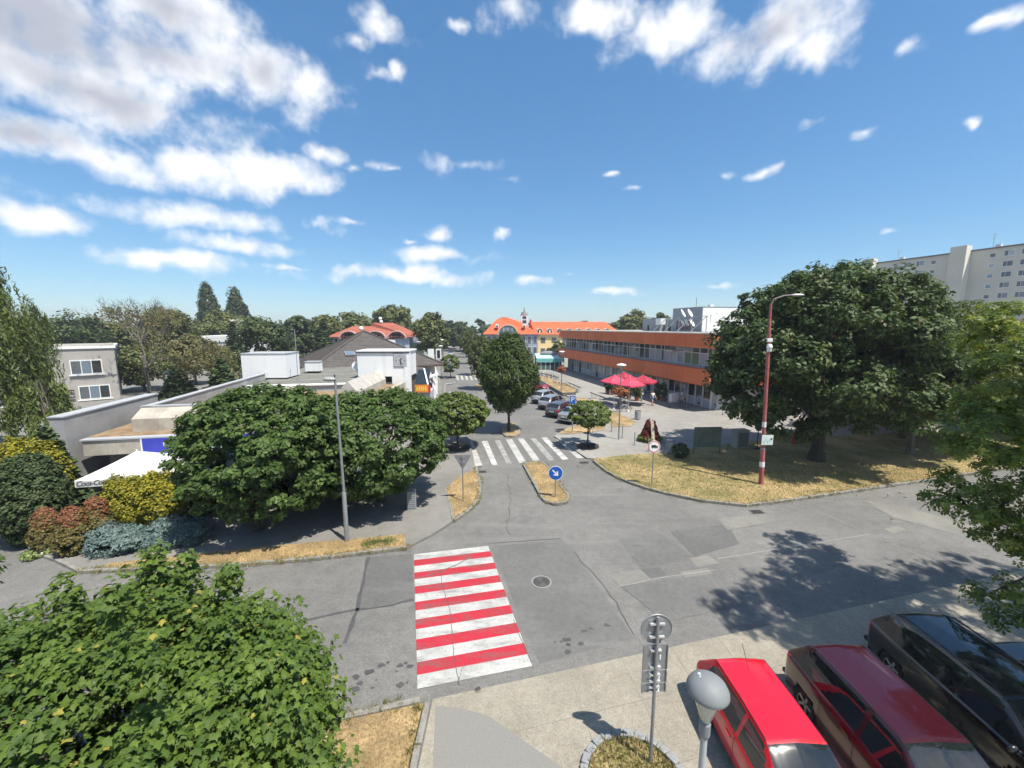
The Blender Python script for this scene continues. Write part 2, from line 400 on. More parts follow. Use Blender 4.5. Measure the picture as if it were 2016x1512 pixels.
def add_mask(m, col, rot, scale, lo, hi, amt, nsc=1.0, detail=6):      # worn or stained areas with a shape of their own
    t = m.node_tree; b = t.nodes['Principled BSDF']; src = b.inputs['Base Color'].links[0].from_socket
    co = N('ShaderNodeTexCoord', t); mp = N('ShaderNodeMapping', t); L(co.outputs['Object'], mp.inputs[0], t); mp.inputs['Rotation'].default_value = (0, 0, rot); mp.inputs['Scale'].default_value = scale
    n = noise(mp.outputs[0], nsc, detail, .65, t); r = N('ShaderNodeMapRange', t, interpolation_type='SMOOTHSTEP'); L(n.outputs['Fac'], r.inputs['Value'], t)
    r.inputs['From Min'].default_value = lo; r.inputs['From Max'].default_value = hi; r.inputs['To Max'].default_value = amt
    x = N('ShaderNodeMix', t, data_type='RGBA'); L(r.outputs[0], x.inputs['Factor'], t); L(src, x.inputs['A'], t); x.inputs['B'].default_value = (*col, 1); L(x.outputs['Result'], b.inputs['Base Color'], t)
for m_, c_ in ((WHITEP, (.20, .198, .188)), (REDP, (.17, .085, .08))):
    add_mask(m_, c_, R(-14), (.55, 2.2, 1), .47, .70, .8, 1.3, 9); add_mask(m_, c_, R(-14), (1, 1, 1), .60, .70, .8, 9, 4)
for m_ in (A_ROAD, A_MID, A_DARK):
    add_mask(m_, (.105, .103, .098), R(-14), (.10, 1.0, 1), .50, .75, .45, 1.1, 5); add_mask(m_, (.24, .235, .22), R(80), (.09, .9, 1), .54, .78, .45, .9, 5); add_mask(m_, (.09, .088, .085), 0, (1, 1, 1), .66, .74, .5, 1.6, 6)
add_mask(DRY, (.20, .155, .105), 0, (1, 1, 1), .55, .70, .75, .8, 8); add_mask(DRY, (.15, .17, .05), 0, (1, 1, 1), .60, .72, .7, .5, 7); add_mask(DRYG, (.11, .13, .04), 0, (1, 1, 1), .52, .66, .7, .35, 7)
add_mask(PAVE, (.13, .125, .115), 0, (1, 1, 1), .58, .75, .5, .8, 7); add_mask(PLAZA, (.19, .18, .165), 0, (1, 1, 1), .55, .75, .5, .35, 8)

g = MB().sheet([(-900, -60), (900, -60), (900, 1000), (-900, 1000)], -.06).build('ground', BASE); tag(g, kind='structure')
rd = MB().sheet([(-70, -8), (90, -8), (90, 40), (48, 40), (30, 100), (-10, 240), (-40, 240), (-30, 60), (-70, 30)], 0).build('road', A_ROAD); tag(rd, kind='structure')

def px(pts, z=0.0): return [at(u, v, z) for (u, v) in pts]
def slab(name, pts, z, m, base=-.05):
    o = MB().prism([(p[0], p[1]) for p in pts], base, z).build(name, m); return tag(o, kind='structure')
def near_edge(x): return 8.55 + .25 * (x + 2.13)
KL = px([(160, 1128), (300, 1123), (470, 1115), (640, 1101), (803, 1081)])
KLc = px([(803, 1081), (850, 1056), (893, 1028)])
KW = px([(893, 1028), (925, 1007), (940, 990), (946, 972), (944, 950), (937, 922)])
KLs = px([(926, 872), (920, 862), (908, 850), (893, 800), (872, 775), (866, 745), (885, 710), (900, 688)])
side = KL + KLc[1:] + KW[1:] + px([(935, 918)]) + KLs + [Vector((-38, 240, 0)), Vector((-75, 240, 0)), Vector((-75, 40, 0))] + px([(0, 985), (20, 1030), (60, 1088), (105, 1101)])
slab('pavement', side, .10, PAVE)
KR = px([(1168, 909), (1200, 935), (1250, 957), (1300, 971), (1380, 988), (1470, 998), (1560, 986), (1700, 966), (1815, 949), (2150, 898)])
topR = px([(2150, 842), (1700, 858), (1560, 864), (1500, 870), (1345, 888), (1330, 894), (1240, 898), (1172, 906)])
plaza = px([(1155, 904), (1091, 861), (1096, 857), (1120, 843), (1150, 832), (1178, 812), (1185, 797), (1150, 786), (1118, 782), (1060, 748), (1040, 733), (985, 712), (945, 697), (925, 684)]) \
    + [Vector((-18, 240, 0)), Vector((130, 240, 0)), Vector((130, 34, 0))] + topR
slab('plaza', plaza, .105, PLAZA)
slab('lawn', [KR[0] + Vector((.08, .05, 0))] + KR[1:] + topR, .125, DRYG)
slab('pavement', [(-1.93, near_edge(-1.93)), (45, near_edge(45)), (45, -6), (-1.93, -6)], .03, mat('exposed_aggregate', (.315, .288, .232), .95, .6, .18, (.26, .237, .19), bump=.5, bscale=45, speck=.20, sscale=26))
slab('lawn', [(-2.13, near_edge(-2.13) - .12), (-2.13, -6), (-45, -6), (-45, near_edge(-45) - .12)], .10, DRY)
slab('cobble_patch', px([(858, 1392), (905, 1396), (962, 1412), (1130, 1530), (1150, 1600), (848, 1600)]), .036, None, .0)
# fan-laid small setts of the patch
def sett_mat():
    m = bpy.data.materials.new('small_setts'); m.use_nodes = True; t = m.node_tree; b = t.nodes['Principled BSDF']; b.inputs['Roughness'].default_value = .9
    co = N('ShaderNodeTexCoord', t); vo = N('ShaderNodeTexVoronoi', t, feature='DISTANCE_TO_EDGE'); vo.inputs['Scale'].default_value = 13; vo.inputs['Randomness'].default_value = .75
    L(co.outputs['Object'], vo.inputs['Vector'], t); vc = N('ShaderNodeTexVoronoi', t); vc.inputs['Scale'].default_value = 13; vc.inputs['Randomness'].default_value = .75; L(co.outputs['Object'], vc.inputs['Vector'], t)
    r = N('ShaderNodeValToRGB', t); L(vo.outputs['Distance'], r.inputs[0], t); r.color_ramp.elements[0].color = (.235, .226, .20, 1); r.color_ramp.elements[1].color = (.20, .195, .18, 1)
    r.color_ramp.elements[0].position = .02; r.color_ramp.elements[1].position = .07
    mx = N('ShaderNodeMix', t, data_type='RGBA', blend_type='MULTIPLY'); mx.inputs['Factor'].default_value = .0; L(r.outputs[0], mx.inputs['A'], t); L(vc.outputs['Color'], mx.inputs['B'], t)
    L(mx.outputs['Result'], b.inputs['Base Color'], t)
    return m
SETT = sett_mat(); bpy.data.objects['cobble_patch'].data.materials.clear(); bpy.data.objects['cobble_patch'].data.materials.append(SETT)

def grass_bed(pts, z, m=DRY): return slab('grass_bed', pts, z, m)
isl1 = px([(1031, 917), (1040, 912.5), (1065, 912.5), (1077, 920), (1098, 951), (1120, 981), (1115, 992), (1095, 996), (1075, 992), (1066, 981)])
grass_bed(isl1, .12)
isl2 = px([(989, 848), (1000, 834), (1012, 833), (1022, 846), (1024, 857), (1008, 862), (993, 860)]); grass_bed(isl2, .12)
isl3 = px([(938, 768), (936, 758), (946, 756), (953, 767)]); grass_bed(isl3, .12)
isl4 = px([(930, 742), (930, 735), (938, 735), (943, 741)]); grass_bed(isl4, .12)
wedge = px([(936, 927), (942, 950), (944, 972), (938, 988), (923, 1003), (893, 1024), (886, 992), (878, 965), (905, 941)])
grass_bed(wedge, .125)
strip = px([(205, 1122), (215, 1115), (345, 1101), (595, 1075), (690, 1067), (798, 1056), (798, 1079), (640, 1098.5), (470, 1112.5), (300, 1120)])
grass_bed(strip, .125)
grass_bed(px([(866, 862), (870, 852), (893, 852), (902, 860)]), .13)
gw1 = px([(1100, 855), (1130, 840), (1160, 835), (1192, 839), (1190, 848), (1160, 853), (1120, 857)]); grass_bed(gw1, .135)
gw2 = px([(1203, 843), (1197, 817), (1212, 813), (1254, 834), (1240, 841)]); grass_bed(gw2, .135)
bed = px([(1055, 745), (1064, 753), (1108, 779), (1131, 778), (1135, 772), (1115, 761), (1073, 746)]); grass_bed(bed, .42)
grass_bed(px([(1133, 785), (1152, 786), (1171, 793), (1137, 792)]), .135)

# kerbs: every stone its own piece
ks = MB().box(-.49, .49, -.075, .075, -.05, .0); KS_ME = ks.mesh('kerb_stone', bevel=.015); KS_ME.materials.append(KERB)
def resample(pts, step):
    pts = [Vector((p[0], p[1], 0)) for p in pts]; out = [pts[0]]; acc = 0
    seg = [(pts[i], pts[i + 1]) for i in range(len(pts) - 1)]; tot = sum((b - a).length for a, b in seg); n = max(1, round(tot / step)); st = tot / n
    d = st; run = 0
    for a, b in seg:
        l = (b - a).length
        while d <= run + l + 1e-6 and len(out) <= n:
            out.append(a + (b - a) * ((d - run) / l)); d += st
        run += l
    return out
def kerb(pts, h=.14, step=1.0, closed=False, w=1.0):
    if closed: pts = list(pts) + [pts[0]]
    q = resample(pts, step); root = empty('kerb', q[0], kind='structure')
    for a, b in zip(q[:-1], q[1:]):
        o = mesh_obj('kerb_stone', KS_ME, None, root, (a + b) / 2 - q[0] + Vector((0, 0, h + random.uniform(-.012, .008))), math.atan2(b.y - a.y, b.x - a.x) + random.uniform(-.015, .015))
        o.scale = ((b - a).length * .985, w, 3.0)
    return root
kerb(KL); kerb(px([(160, 1128), (105, 1101), (60, 1088)]), .125)
kerb(KW, .145, .8); kerb(px([(893, 1028), (886, 992), (878, 965)]), .13, .9); kerb(KR, .145)
kerb(isl1, .15, .7, True); kerb(isl2, .15, .7, True); kerb(isl3, .15, .9, True)
kerb(px([(1096, 857), (1125, 858), (1160, 855), (1192, 849)]), .14); kerb(px([(1254, 834), (1240, 842), (1203, 844)]), .14)
kerb([(-9.5, near_edge(-9.5) - .02), (-2.2, near_edge(-2.2) - .02)], .13)
kerb([(-2.03, near_edge(-2.03) - .1), (-2.0, 2.5)], .11)
bw = empty('retaining_wall', bed[0], label='low dark concrete retaining wall of the raised bed beside the parked cars', cat='wall')
bq = px([(1053, 744), (1063, 753.5), (1107.5, 780), (1131.5, 779), (1136, 772)])
for a, b in zip(bq[:-1], bq[1:]):
    MB().beam(a + Vector((0, 0, .24)), b + Vector((0, 0, .24)), .18, .48).build('wall_section', mat('wall_concrete_dark', (.17, .16, .145), .9, 2, .2), bw, world=True)

# road repairs, joints and tar seams lie as thin sheets on the carriageway
PZ = [.0]
def patch(pts, m, z=.004):
    PZ[0] += .0006; z = z + PZ[0]
    o = MB().sheet([(p[0], p[1]) for p in px(pts)], z).build('road_patch', m); o.parent = rd; return o
patch([(966, 1076), (1105, 1062), (1126, 1080), (1248, 1256), (1062, 1307)], A_MID)
patch([(725, 1097), (812, 1090), (815, 1180), (704, 1200)], A_DARK)
patch([(1217, 1062), (1300, 1050), (1364, 1098), (1262, 1120)], A_MID)
patch([(1320, 1046), (1432, 1032), (1456, 1071), (1367, 1096)], A_DARK)
patch([(1357, 1099), (1392, 1093), (1417, 1108), (1374, 1117)], A_PALE)
patch([(1338, 1126), (1392, 1118.5), (1412, 1140), (1358, 1147)], A_PALE)
patch([(1260, 1120.5), (1298, 1117), (1312, 1132), (1282, 1137)], A_DARK)
patch([(1200, 1132), (1262, 1122), (1281, 1141), (1220, 1153)], A_PALE)
patch([(1740, 1042), (1765, 1035), (1784, 1043), (1758, 1051)], A_PALE)
patch([(1412, 1022), (1502, 1012), (1530, 1028), (1432, 1044)], A_PALE, .008)
patch([(1700, 985), (1790, 1000), (1930, 1040), (1880, 1052), (1760, 1020)], A_PALE)
patch([(1222, 1154), (1420, 1128), (1470, 1190), (1310, 1225)], A_MID)
def seam(pts, w, m, z=.009, jit=.02):
    q = resample(px(pts), .35); b = MB(); Lf = []; Rt = []
    for i, p in enumerate(q):
        d = (q[min(i + 1, len(q) - 1)] - q[max(i - 1, 0)]).normalized(); n = Vector((-d.y, d.x, 0)); ww = w * random.uniform(.6, 1.25) / 2; j = n * random.uniform(-jit, jit)
        Lf.append(p + n * ww + j); Rt.append(p - n * ww + j)
    for i in range(len(q) - 1): b.add([(*Lf[i].xy, z), (*Rt[i].xy, z), (*Rt[i + 1].xy, z), (*Lf[i + 1].xy, z)], [(0, 1, 2, 3)])
    o = b.build('road_seam', m); o.parent = rd
seam([(725, 1097), (716, 1140), (702, 1201), (679, 1267)], .13, A_DARK if False else TAR)
seam([(560, 1232), (646, 1211), (702, 1201), (760, 1194), (814, 1180)], .11, TAR)
seam([(1128, 1085), (1180, 1145), (1215, 1190), (1250, 1250)], .04, TAR, jit=.05)
JOINT = mat('pale_joint', (.30, .295, .28), .9)
seam([(1412, 1100), (1450, 1094), (1600, 1070), (1712, 1052)], .035, JOINT); seam([(1622, 1012), (1665, 1030), (1712, 1052), (1760, 1072), (1845, 1108)], .035, JOINT)
seam([(1215, 1155), (1300, 1138), (1410, 1122)], .03, JOINT); seam([(965, 1070), (1105, 1060)], .04, TAR)
seam([(806, 1079), (850, 1056), (893, 1028)], .03, TAR); seam([(1000, 935), (1005, 990), (998, 1040), (1004, 1055)], .03, TAR, jit=.08)
for k in range(26):      # oil and repair blots by the near kerb
    u = random.choice([random.uniform(690, 815), random.uniform(1060, 1240)]); v = 1345 - (u - 700) * .18 + random.uniform(-30, 20)
    c = at(u, v); n = 7; rr = random.uniform(.02, .09)
    o = MB().sheet([(c.x + rr * random.uniform(.5, 1.3) * math.cos(6.283 * i / n) * 1.4, c.y + rr * random.uniform(.5, 1.3) * math.sin(6.283 * i / n)) for i in range(n)], .010 + k * .0004).build('oil_stain', TAR); o.parent = rd

# crossings
def bil(c, s, t):
    return (c[0] * (1 - s) + c[1] * s) * (1 - t) + (c[3] * (1 - s) + c[2] * s) * t
rc = px([(815, 1092), (961, 1075), (1048, 1312), (822, 1357)])
x1 = empty('red_white_crossing', rc[0], kind='structure')
for i in range(15):
    a, b = i / 15, (i + 1) / 15
    q = [bil(rc, 0, a), bil(rc, 1, a), bil(rc, 1, b), bil(rc, 0, b)]
    MB().sheet([(p.x, p.y) for p in q], .014).build('stripe', REDP if i % 2 else WHITEP, x1, world=True)
for (pts, w) in (([(905, 1350), (897, 1318), (893, 1280), (890, 1240), (886, 1200), (872, 1160), (868, 1125)], .018), ([(930, 1300), (908, 1318), (905, 1340)], .012), ([(1047, 1305), (1030, 1270), (1018, 1245), (1012, 1220)], .02), ([(868, 1185), (900, 1178), (955, 1170), (992, 1170)], .012), ([(930, 1095), (900, 1112), (850, 1132), (818, 1140)], .05)):
    q = resample(px(pts), .12); b = MB()
    for i in range(len(q) - 1):
        d = (q[i + 1] - q[i]).normalized(); n = Vector((-d.y, d.x, 0)) * w / 2; j = Vector((random.uniform(-.02, .02), random.uniform(-.02, .02), 0)); q[i + 1] = q[i + 1] + j
        b.add([(*(q[i] + n).xy, .018), (*(q[i] - n).xy, .018), (*(q[i + 1] - n).xy, .018), (*(q[i + 1] + n).xy, .018)], [(0, 1, 2, 3)])
    b.build('crack', A_DARK if w > .03 else TAR, x1, world=True)
x2 = empty('zebra_crossing', at(1035, 888), kind='structure')
Z = [((921, 868), (930, 868), (950, 917), (935, 918), 0), ((948, 869), (959.5, 868), (979.5, 915), (969, 916), 2), ((974, 867.5), (984, 867), (1007.5, 912.5), (997.5, 913), 1),
     ((995.5, 865), (1008, 864.5), (1036, 910.5), (1022.5, 912), 0), ((1019, 863.5), (1030.5, 863), (1064.5, 908), (1051, 909), 0), ((1044, 863.5), (1055, 863), (1092.5, 906), (1081, 907), 1),
     ((1065, 861.5), (1076, 861), (1119, 904), (1107.5, 905.5), 2), ((1090, 860), (1100, 860), (1149, 902), (1137, 903), 0)]
WORN2 = mat('half_worn_white_paint', (.56, .56, .54), .8, 1.5, .2, (.33, .33, .32), detail=9)
for i, z in enumerate(Z):
    zz = .012
    MB().sheet([(p.x, p.y) for p in px(z[:4], 0)], zz).build('stripe', (WHITEP, WORNP, WORN2)[z[4]], x2, world=True)
x3 = empty('zebra_crossing', at(915, 743), kind='structure')
for k in range(6):
    u = 897 + k * 9
    MB().sheet([(p.x, p.y) for p in px([(u, 739.5), (u + 4.5, 739.5), (u + 7.5, 748), (u + 2.5, 748)])], .012).build('stripe', WHITEP, x3, world=True)
lm = empty('parking_markings', at(885, 772), kind='structure')
for pts in ([(883, 773), (899, 773), (899, 771), (884, 771)], [(876, 757), (897, 754), (897, 753), (876, 755.5)], [(875, 773), (876.5, 773), (876.5, 756), (875.5, 756)]):
    MB().sheet([(p.x, p.y) for p in px(pts, .1)], .104).build('line', WHITEP, lm, world=True)

# covers and gratings
IRON = mat('cast_iron', (.12, .115, .11), .6, 8, .2, metal=.4)
def manhole(c, r, label):
    o = empty('manhole_cover', c, label=label, cat='manhole')
    MB().lathe([(r * .86, .0), (r * .86, .022), (r, .022), (r, .0)], 28).build('frame', mat('iron_frame', (.26, .25, .235), .8), o)
    MB().lathe([(0.01, .0), (0.01, .02), (r * .84, .02), (r * .84, .0)], 28).build('lid', IRON, o)
    for k in (.25, .45, .65): MB().torus((0, 0, .02), r * k, .012, 24, 4, 'Z').build('rib', IRON, o)
manhole(at(1066, 1146), .36, 'round iron manhole cover in the road right of the red crossing')
manhole(at(941, 1358, .03) + Vector((0, 0, .012)), .085, 'tiny round valve cover in the paving below the red crossing')
def grate(u, v, label, z=0.0, w=.6, d=.4):
    o = empty('drain_grate', at(u, v, z) + Vector((0, 0, .004)), R(8), label, 'drain')
    b = MB()
    for (a, c, e, f) in ((-w / 2, w / 2, -d / 2, -d / 2 + .05), (-w / 2, w / 2, d / 2 - .05, d / 2), (-w / 2, -w / 2 + .05, -d / 2 + .05, d / 2 - .05), (w / 2 - .05, w / 2, -d / 2 + .05, d / 2 - .05)): b.box(a, c, e, f, 0, .012)
    b.build('frame', IRON, o); MB().box(-w / 2 + .05, w / 2 - .05, -d / 2 + .05, d / 2 - .05, 0, .003).build('gully', mat('black', (.012, .012, .012), .9), o)
    for k in range(6):
        x = -w / 2 + .1 + k * (w - .2) / 5; MB().box(x - .018, x + .018, -d / 2 + .05, d / 2 - .05, .004, .011).build('bar', IRON, o)
grate(1490, 1008, 'rectangular iron drain grate at the kerb of the right lawn'); grate(948, 929, 'iron drain grate left of the zebra crossing by the give-way wedge')
grate(1150, 911, 'iron drain grate at the right end of the zebra crossing'); grate(1104, 846, 'iron drain grate in the car park behind the ball tree', w=.9, d=.7)

# joints of the near paving
for k in range(14):
    x0 = -1.5 + k * 1.5; q0 = (x0, near_edge(x0) - .05); q1 = (x0 + 1.2, 1.0)
    o = MB().beam((*q0, .033), (*q1, .033), .012, .004).build('paving_joint', mat('joint_dark', (.225, .205, .165), .95)); o.parent = bpy.data.objects['pavement.001']
for k in range(5):
    o = MB().beam((-1.5, near_edge(-1.5) - 1.3 - k * 1.5, .0334), (16, near_edge(16) - 1.3 - k * 1.5, .0334), .012, .004).build('paving_joint', MATS['joint_dark']); o.parent = bpy.data.objects['pavement.001']
# blades of dry grass
def inpoly(x, y, P):
    c = np.zeros(len(x), bool); n = len(P); j = n - 1
    for i in range(n):
        xi, yi, xj, yj = P[i][0], P[i][1], P[j][0], P[j][1]
        k = ((yi > y) != (yj > y)) & (x < (xj - xi) * (y - yi) / (yj - yi + 1e-12) + xi); c ^= k; j = i
    return c
BLADE = (np.array([(-.10, 0, 0), (.10, 0, 0), (.03, 1, .25)], float), [(0, 1, 2)])
def blades(name, poly, z, n, h, m, seed, clip=None):
    rng = np.random.default_rng(seed); P = np.array([(p[0], p[1]) for p in poly]); lo, hi = P.min(0), P.max(0)
    if clip: lo = np.maximum(lo, clip[0]); hi = np.minimum(hi, clip[1])
    pts = rng.uniform(lo, hi, (n * 4, 2)); pts = pts[inpoly(pts[:, 0], pts[:, 1], P)][:n]
    n = len(pts); c = np.column_stack([pts, np.full(n, z)]); tg = np.column_stack([rng.normal(size=(n, 2)) * .8, np.ones(n)])
    nn = np.column_stack([rng.normal(size=(n, 2)), np.full(n, .2)])
    me = leaf_mesh(name, BLADE, c, nn, rng.uniform(.5, 1.3, n) * h, rng, tang=tg)
    o = mesh_obj(name, me, m); tag(o, kind='stuff'); return o
BL1 = leafmat('dry_blades', (.36, .25, .11), (.70, .54, .30), (.20, .24, .06), .15, .8, .08)
BL2 = leafmat('half_dry_blades', (.17, .16, .05), (.62, .48, .25), (.16, .22, .05), .15, .8, .1)
tag(blades('dry_grass_blades', [KR[0]] + KR[1:] + topR, .12, 46000, .085, BL2, 1, ((5, 18.5), (34, 33))), 'short straw coloured grass on the corner lawn', 'grass')
tag(blades('dry_grass_blades', [KR[0]] + KR[1:] + [at(1700, 925), at(1500, 915), at(1300, 905)], .12, 34000, .08, BL1, 2, ((5, 18.5), (26, 27))), 'bleached straw along the kerb of the corner lawn', 'grass')
tag(blades('dry_grass_blades', strip, .12, 12000, .07, BL1, 3), 'dry straw strip behind the left kerb', 'grass')
tag(blades('dry_grass_blades', wedge, .12, 5000, .07, BL1, 4), 'dry grass in the kerbed wedge under the give-way sign', 'grass')
tag(blades('dry_grass_blades', isl1, .115, 6000, .07, BL1, 5), 'dry grass on the long traffic island', 'grass')
tag(blades('dry_grass_blades', [(-2.13, 8.4), (-2.13, 3), (-8, 3), (-8, 7)], .09, 22000, .075, BL1, 6), 'dry grass under the near maple beside the paving', 'grass')
tag(blades('dry_grass_blades', gw2, .13, 2500, .07, BL1, 8), 'dry grass bed around the plaza lamp', 'grass')
tag(blades('dry_grass_blades', bed, .41, 4000, .09, BL1, 9), 'dry grass in the raised bed by the car park', 'grass')
def tufts(line, n, off, seed, m, zb=.13):
    rng = np.random.default_rng(seed); q = resample(line, .25); C = []
    for _ in range(n):
        p = q[rng.integers(0, len(q))]; k = rng.integers(8, 22); c = np.array((p.x, p.y)) + rng.normal(size=2) * off; C.append(np.column_stack([c + rng.normal(size=(k, 2)) * .05, np.full(k, zb - .03)]))
    C = np.concatenate(C); n = len(C); tg = np.column_stack([rng.normal(size=(n, 2)) * .6, np.ones(n)]); nn = np.column_stack([rng.normal(size=(n, 2)), np.full(n, .2)])
    return tag(mesh_obj('kerb_weeds', leaf_mesh('kerb_weeds', BLADE, C, nn, rng.uniform(.05, .13, n), rng, tang=tg), m), kind='stuff')
WEED = leafmat('weed_blades', (.06, .09, .02), (.38, .32, .12), (.5, .4, .2), .2, .8, .1)
tag(tufts(KR, 420, .14, 31, WEED), 'weeds and straw growing over the kerb of the corner lawn', 'weeds'); tag(tufts(KL, 260, .12, 32, WEED), 'weeds growing over the left road kerb', 'weeds')
tag(tufts(list(isl1) + [isl1[0]], 160, .08, 33, WEED), 'weeds along the kerb of the traffic island', 'weeds'); tag(tufts([(-9, near_edge(-9)), (-2.2, near_edge(-2.2) - .05), (-2.1, 3)], 200, .1, 34, WEED, .12), 'weeds along the near kerb by the maple', 'weeds')
tag(tufts(KW, 120, .1, 35, WEED), 'weeds along the kerb of the give-way wedge', 'weeds'); tag(tufts([at(1240, 930), at(1400, 930), at(1550, 935), at(1700, 930)], 500, 1.6, 36, WEED, .14), 'taller green tufts scattered in the dry lawn', 'weeds')
_g = tufts([at(722, 1073, .1), at(745, 1068, .1), at(768, 1066, .1)], 170, .16, 41, leafmat('green_blades', (.05, .10, .02), (.18, .28, .07))); _g.name = 'green_grass_tufts'
tag(_g, 'green weed tuft in the dry strip near the lamp post', 'grass')
# ================================================================== BUILDINGS
ORANGE = mat('orange_render', (.70, .19, .072), .85, .5, .12, (.62, .16, .06), stretch=(1, 1, .2))
ORDARK = mat('orange_soffit', (.27, .05, .02), .85)
LGREY = mat('light_grey_render', (.46, .47, .49), .85, .5, .08)
MGREY = mat('mid_grey_render', (.33, .345, .37), .85, .5, .08)
WHITE = mat('white_render', (.80, .80, .79), .8, 1.1, .06, (.66, .66, .645), stretch=(1, 1, .12), ramp=(.5, .8))
FRAME = mat('window_frame', (.62, .63, .64), .5)
WFRAME = mat('white_frame', (.75, .75, .74), .5)
ROOFG = mat('gravel_roof', (.40, .38, .33), .95, 1.2, .25)
METAL = mat('galvanised', (.42, .43, .45), .45, 6, .12, metal=.6)
DMETAL = mat('dark_metal', (.05, .05, .055), .5)
BLACK = mat('black', (.012, .012, .012), .9)
def glass(name, col, rough=.06, spec=.9): return mat(name, col, rough, spec=spec)
G_DARK = glass('glass_dark', (.022, .028, .032)); G_MID = glass('glass_mid', (.10, .115, .13)); G_PALE = glass('glass_curtain', (.34, .36, .37), .15)
G_GREEN = glass('glass_green_board', (.07, .13, .05), .2); G_BLUE = glass('glass_sky', (.14, .19, .24))
PANES = [G_DARK, G_MID, G_PALE, G_MID, G_DARK, G_BLUE]
def rbox(root, name, x0, x1, y0, y1, z0, z1, m, bevel=0): return MB().box(x0, x1, y0, y1, z0, z1).build(name, m, root, bevel=bevel)
rb = random.Random(11)
# ---- long orange shopping building
A0 = at(1408, 811); SHR = math.atan2(.2263, .974)
sh = empty('shopping_building', (A0.x, A0.y, .1), SHR, 'long two storey shopping building with orange bands on the right', 'building')
LEN = 44.5
rbox(sh, 'wall', .25, 17, .2, LEN, 0, 3.0, LGREY); rbox(sh, 'upper_wall', -.25, 17, .15, LEN + .1, 4.5, 7.0, MGREY)
rbox(sh, 'orange_band', -1.75, 17.2, -.9, LEN + .6, 2.78, 4.45, ORANGE); rbox(sh, 'orange_band', -1.55, 17.25, -.95, LEN + .65, 6.72, 8.18, ORANGE)
rbox(sh, 'soffit', -1.6, .25, -.7, LEN + .4, 2.70, 2.78, ORDARK)
rbox(sh, 'coping', -1.62, 17.3, -1.0, LEN + .7, 8.18, 8.27, mat('coping', (.55, .54, .5), .7)); rbox(sh, 'roof', -1.2, 16.9, -.6, LEN + .3, 8.27, 8.30, ROOFG)
rbox(sh, 'window_ledge', -.62, -.25, .1, LEN, 4.45, 4.62, mat('ledge_grey', (.30, .32, .34), .6))
for k in range(15):
    for (x0, z0, z1) in ((-1.756, 2.80, 4.43), (-1.556, 6.74, 8.16)): rbox(sh, 'panel_joint', x0, x0 + .004, .4 + k * 3.0, .425 + k * 3.0, z0, z1, ORDARK)
y = .5; k = 0
pl = None
while y < LEN - 1.0:        # upper glazing
    w = 1.32 if k % 7 else .7
    pm = PANES[rb.randrange(6)] if y > 12 else (G_PALE, G_PALE, G_GREEN, G_GREEN, G_BLUE, G_PALE, G_PALE, G_MID, G_PALE)[k % 9]
    o = rbox(sh, 'window', -.34, -.26, y + .05, y + w - .05, 4.66, 6.66, FRAME)
    rbox(o, 'pane', -.37, -.345, y + .11, y + w - .11, 4.74, 6.0, pm); rbox(o, 'fanlight', -.37, -.345, y + .11, y + w - .11, 6.10, 6.58, G_DARK if k % 3 else G_MID)
    rbox(sh, 'mullion', -.42, -.25, y - .05, y + .05, 4.62, 6.72, FRAME)
    if k % 6 == 5: rbox(sh, 'canopy_blind', -1.1, -.43, y, y + w, 6.05, 6.12, WHITE)
    y += w; k += 1
y = .9; k = 0
while y < LEN - 1.4:        # shop fronts
    w = 1.28; door = k in (6, 9, 13, 22, 28); solid = k in (5, 12, 17, 24)
    o = rbox(sh, 'shop_window', .14, .24, y + .04, y + w - .04, .0 if door else .95, 2.62, WFRAME)
    if door:
        rbox(o, 'door_leaf', .10, .135, y + .14, y + w - .14, .08, 2.0, G_DARK); rbox(o, 'transom', .10, .135, y + .14, y + w - .14, 2.12, 2.55, G_DARK)
    elif solid: rbox(o, 'panel', .10, .135, y + .1, y + w - .1, 1.0, 2.55, BLACK if k in (5,) else MGREY)
    else: rbox(o, 'pane', .10, .135, y + .09, y + w - .09, 1.03, 2.54, (G_DARK, G_MID, G_DARK, G_BLUE)[k % 4] if y < 16 else (G_PALE, G_MID, G_PALE)[k % 3])
    rbox(sh, 'pier', .02, .25, y - .05, y + .05, 0, 2.7, WFRAME)
    if not door: rbox(sh, 'plinth_panel', .16, .25, y + .05, y + w - .05, 0, .93, LGREY)
    if k in (1, 3): rbox(sh, 'vent', .12, .16, y + .5, y + .75, .25, .45, BLACK)
    y += w; k += 1
for yy in (8.5, 14.5, 21): rbox(sh, 'sale_poster', .06, .098, yy, yy + .6, 1.0, 2.2, mat('poster', (.55, .30, .32), .6, 3, .4, (.6, .58, .55)))
# plant rooms on its roof
pr = empty('rooftop_plant_room', (A0.x, A0.y, 8.40), SHR, 'tall plant room, toned white for sun and grey for shade, on the orange building roof', 'plant room')
rbox(pr, 'wall', 5, 13, 9.4, 15.6, 0, 3.15, MGREY); rbox(pr, 'sun_toned_front', 5.02, 12.9, 9.34, 9.40, .02, 3.13, WHITE); rbox(pr, 'coping', 4.95, 13.05, 9.3, 15.65, 3.15, 3.22, METAL)  # sun and shade put into the colour: white front, grey walls
rbox(pr, 'louvre_panel', 4.93, 5.0, 10.8, 14.6, .3, 1.4, mat('maroon_panel', (.13, .05, .06), .7)); 
for q in range(5): rbox(pr, 'louvre_blade', 4.88, 4.93, 10.8, 14.6, .45 + q * .19, .49 + q * .19, MGREY)
rbox(pr, 'roof_vent', 7, 7.5, 10.5, 11, 3.22, 3.55, WHITE); MB().tube([(6, 12, 3.2), (6, 12, 4.5)], .03, 6).build('mast', DMETAL, pr)
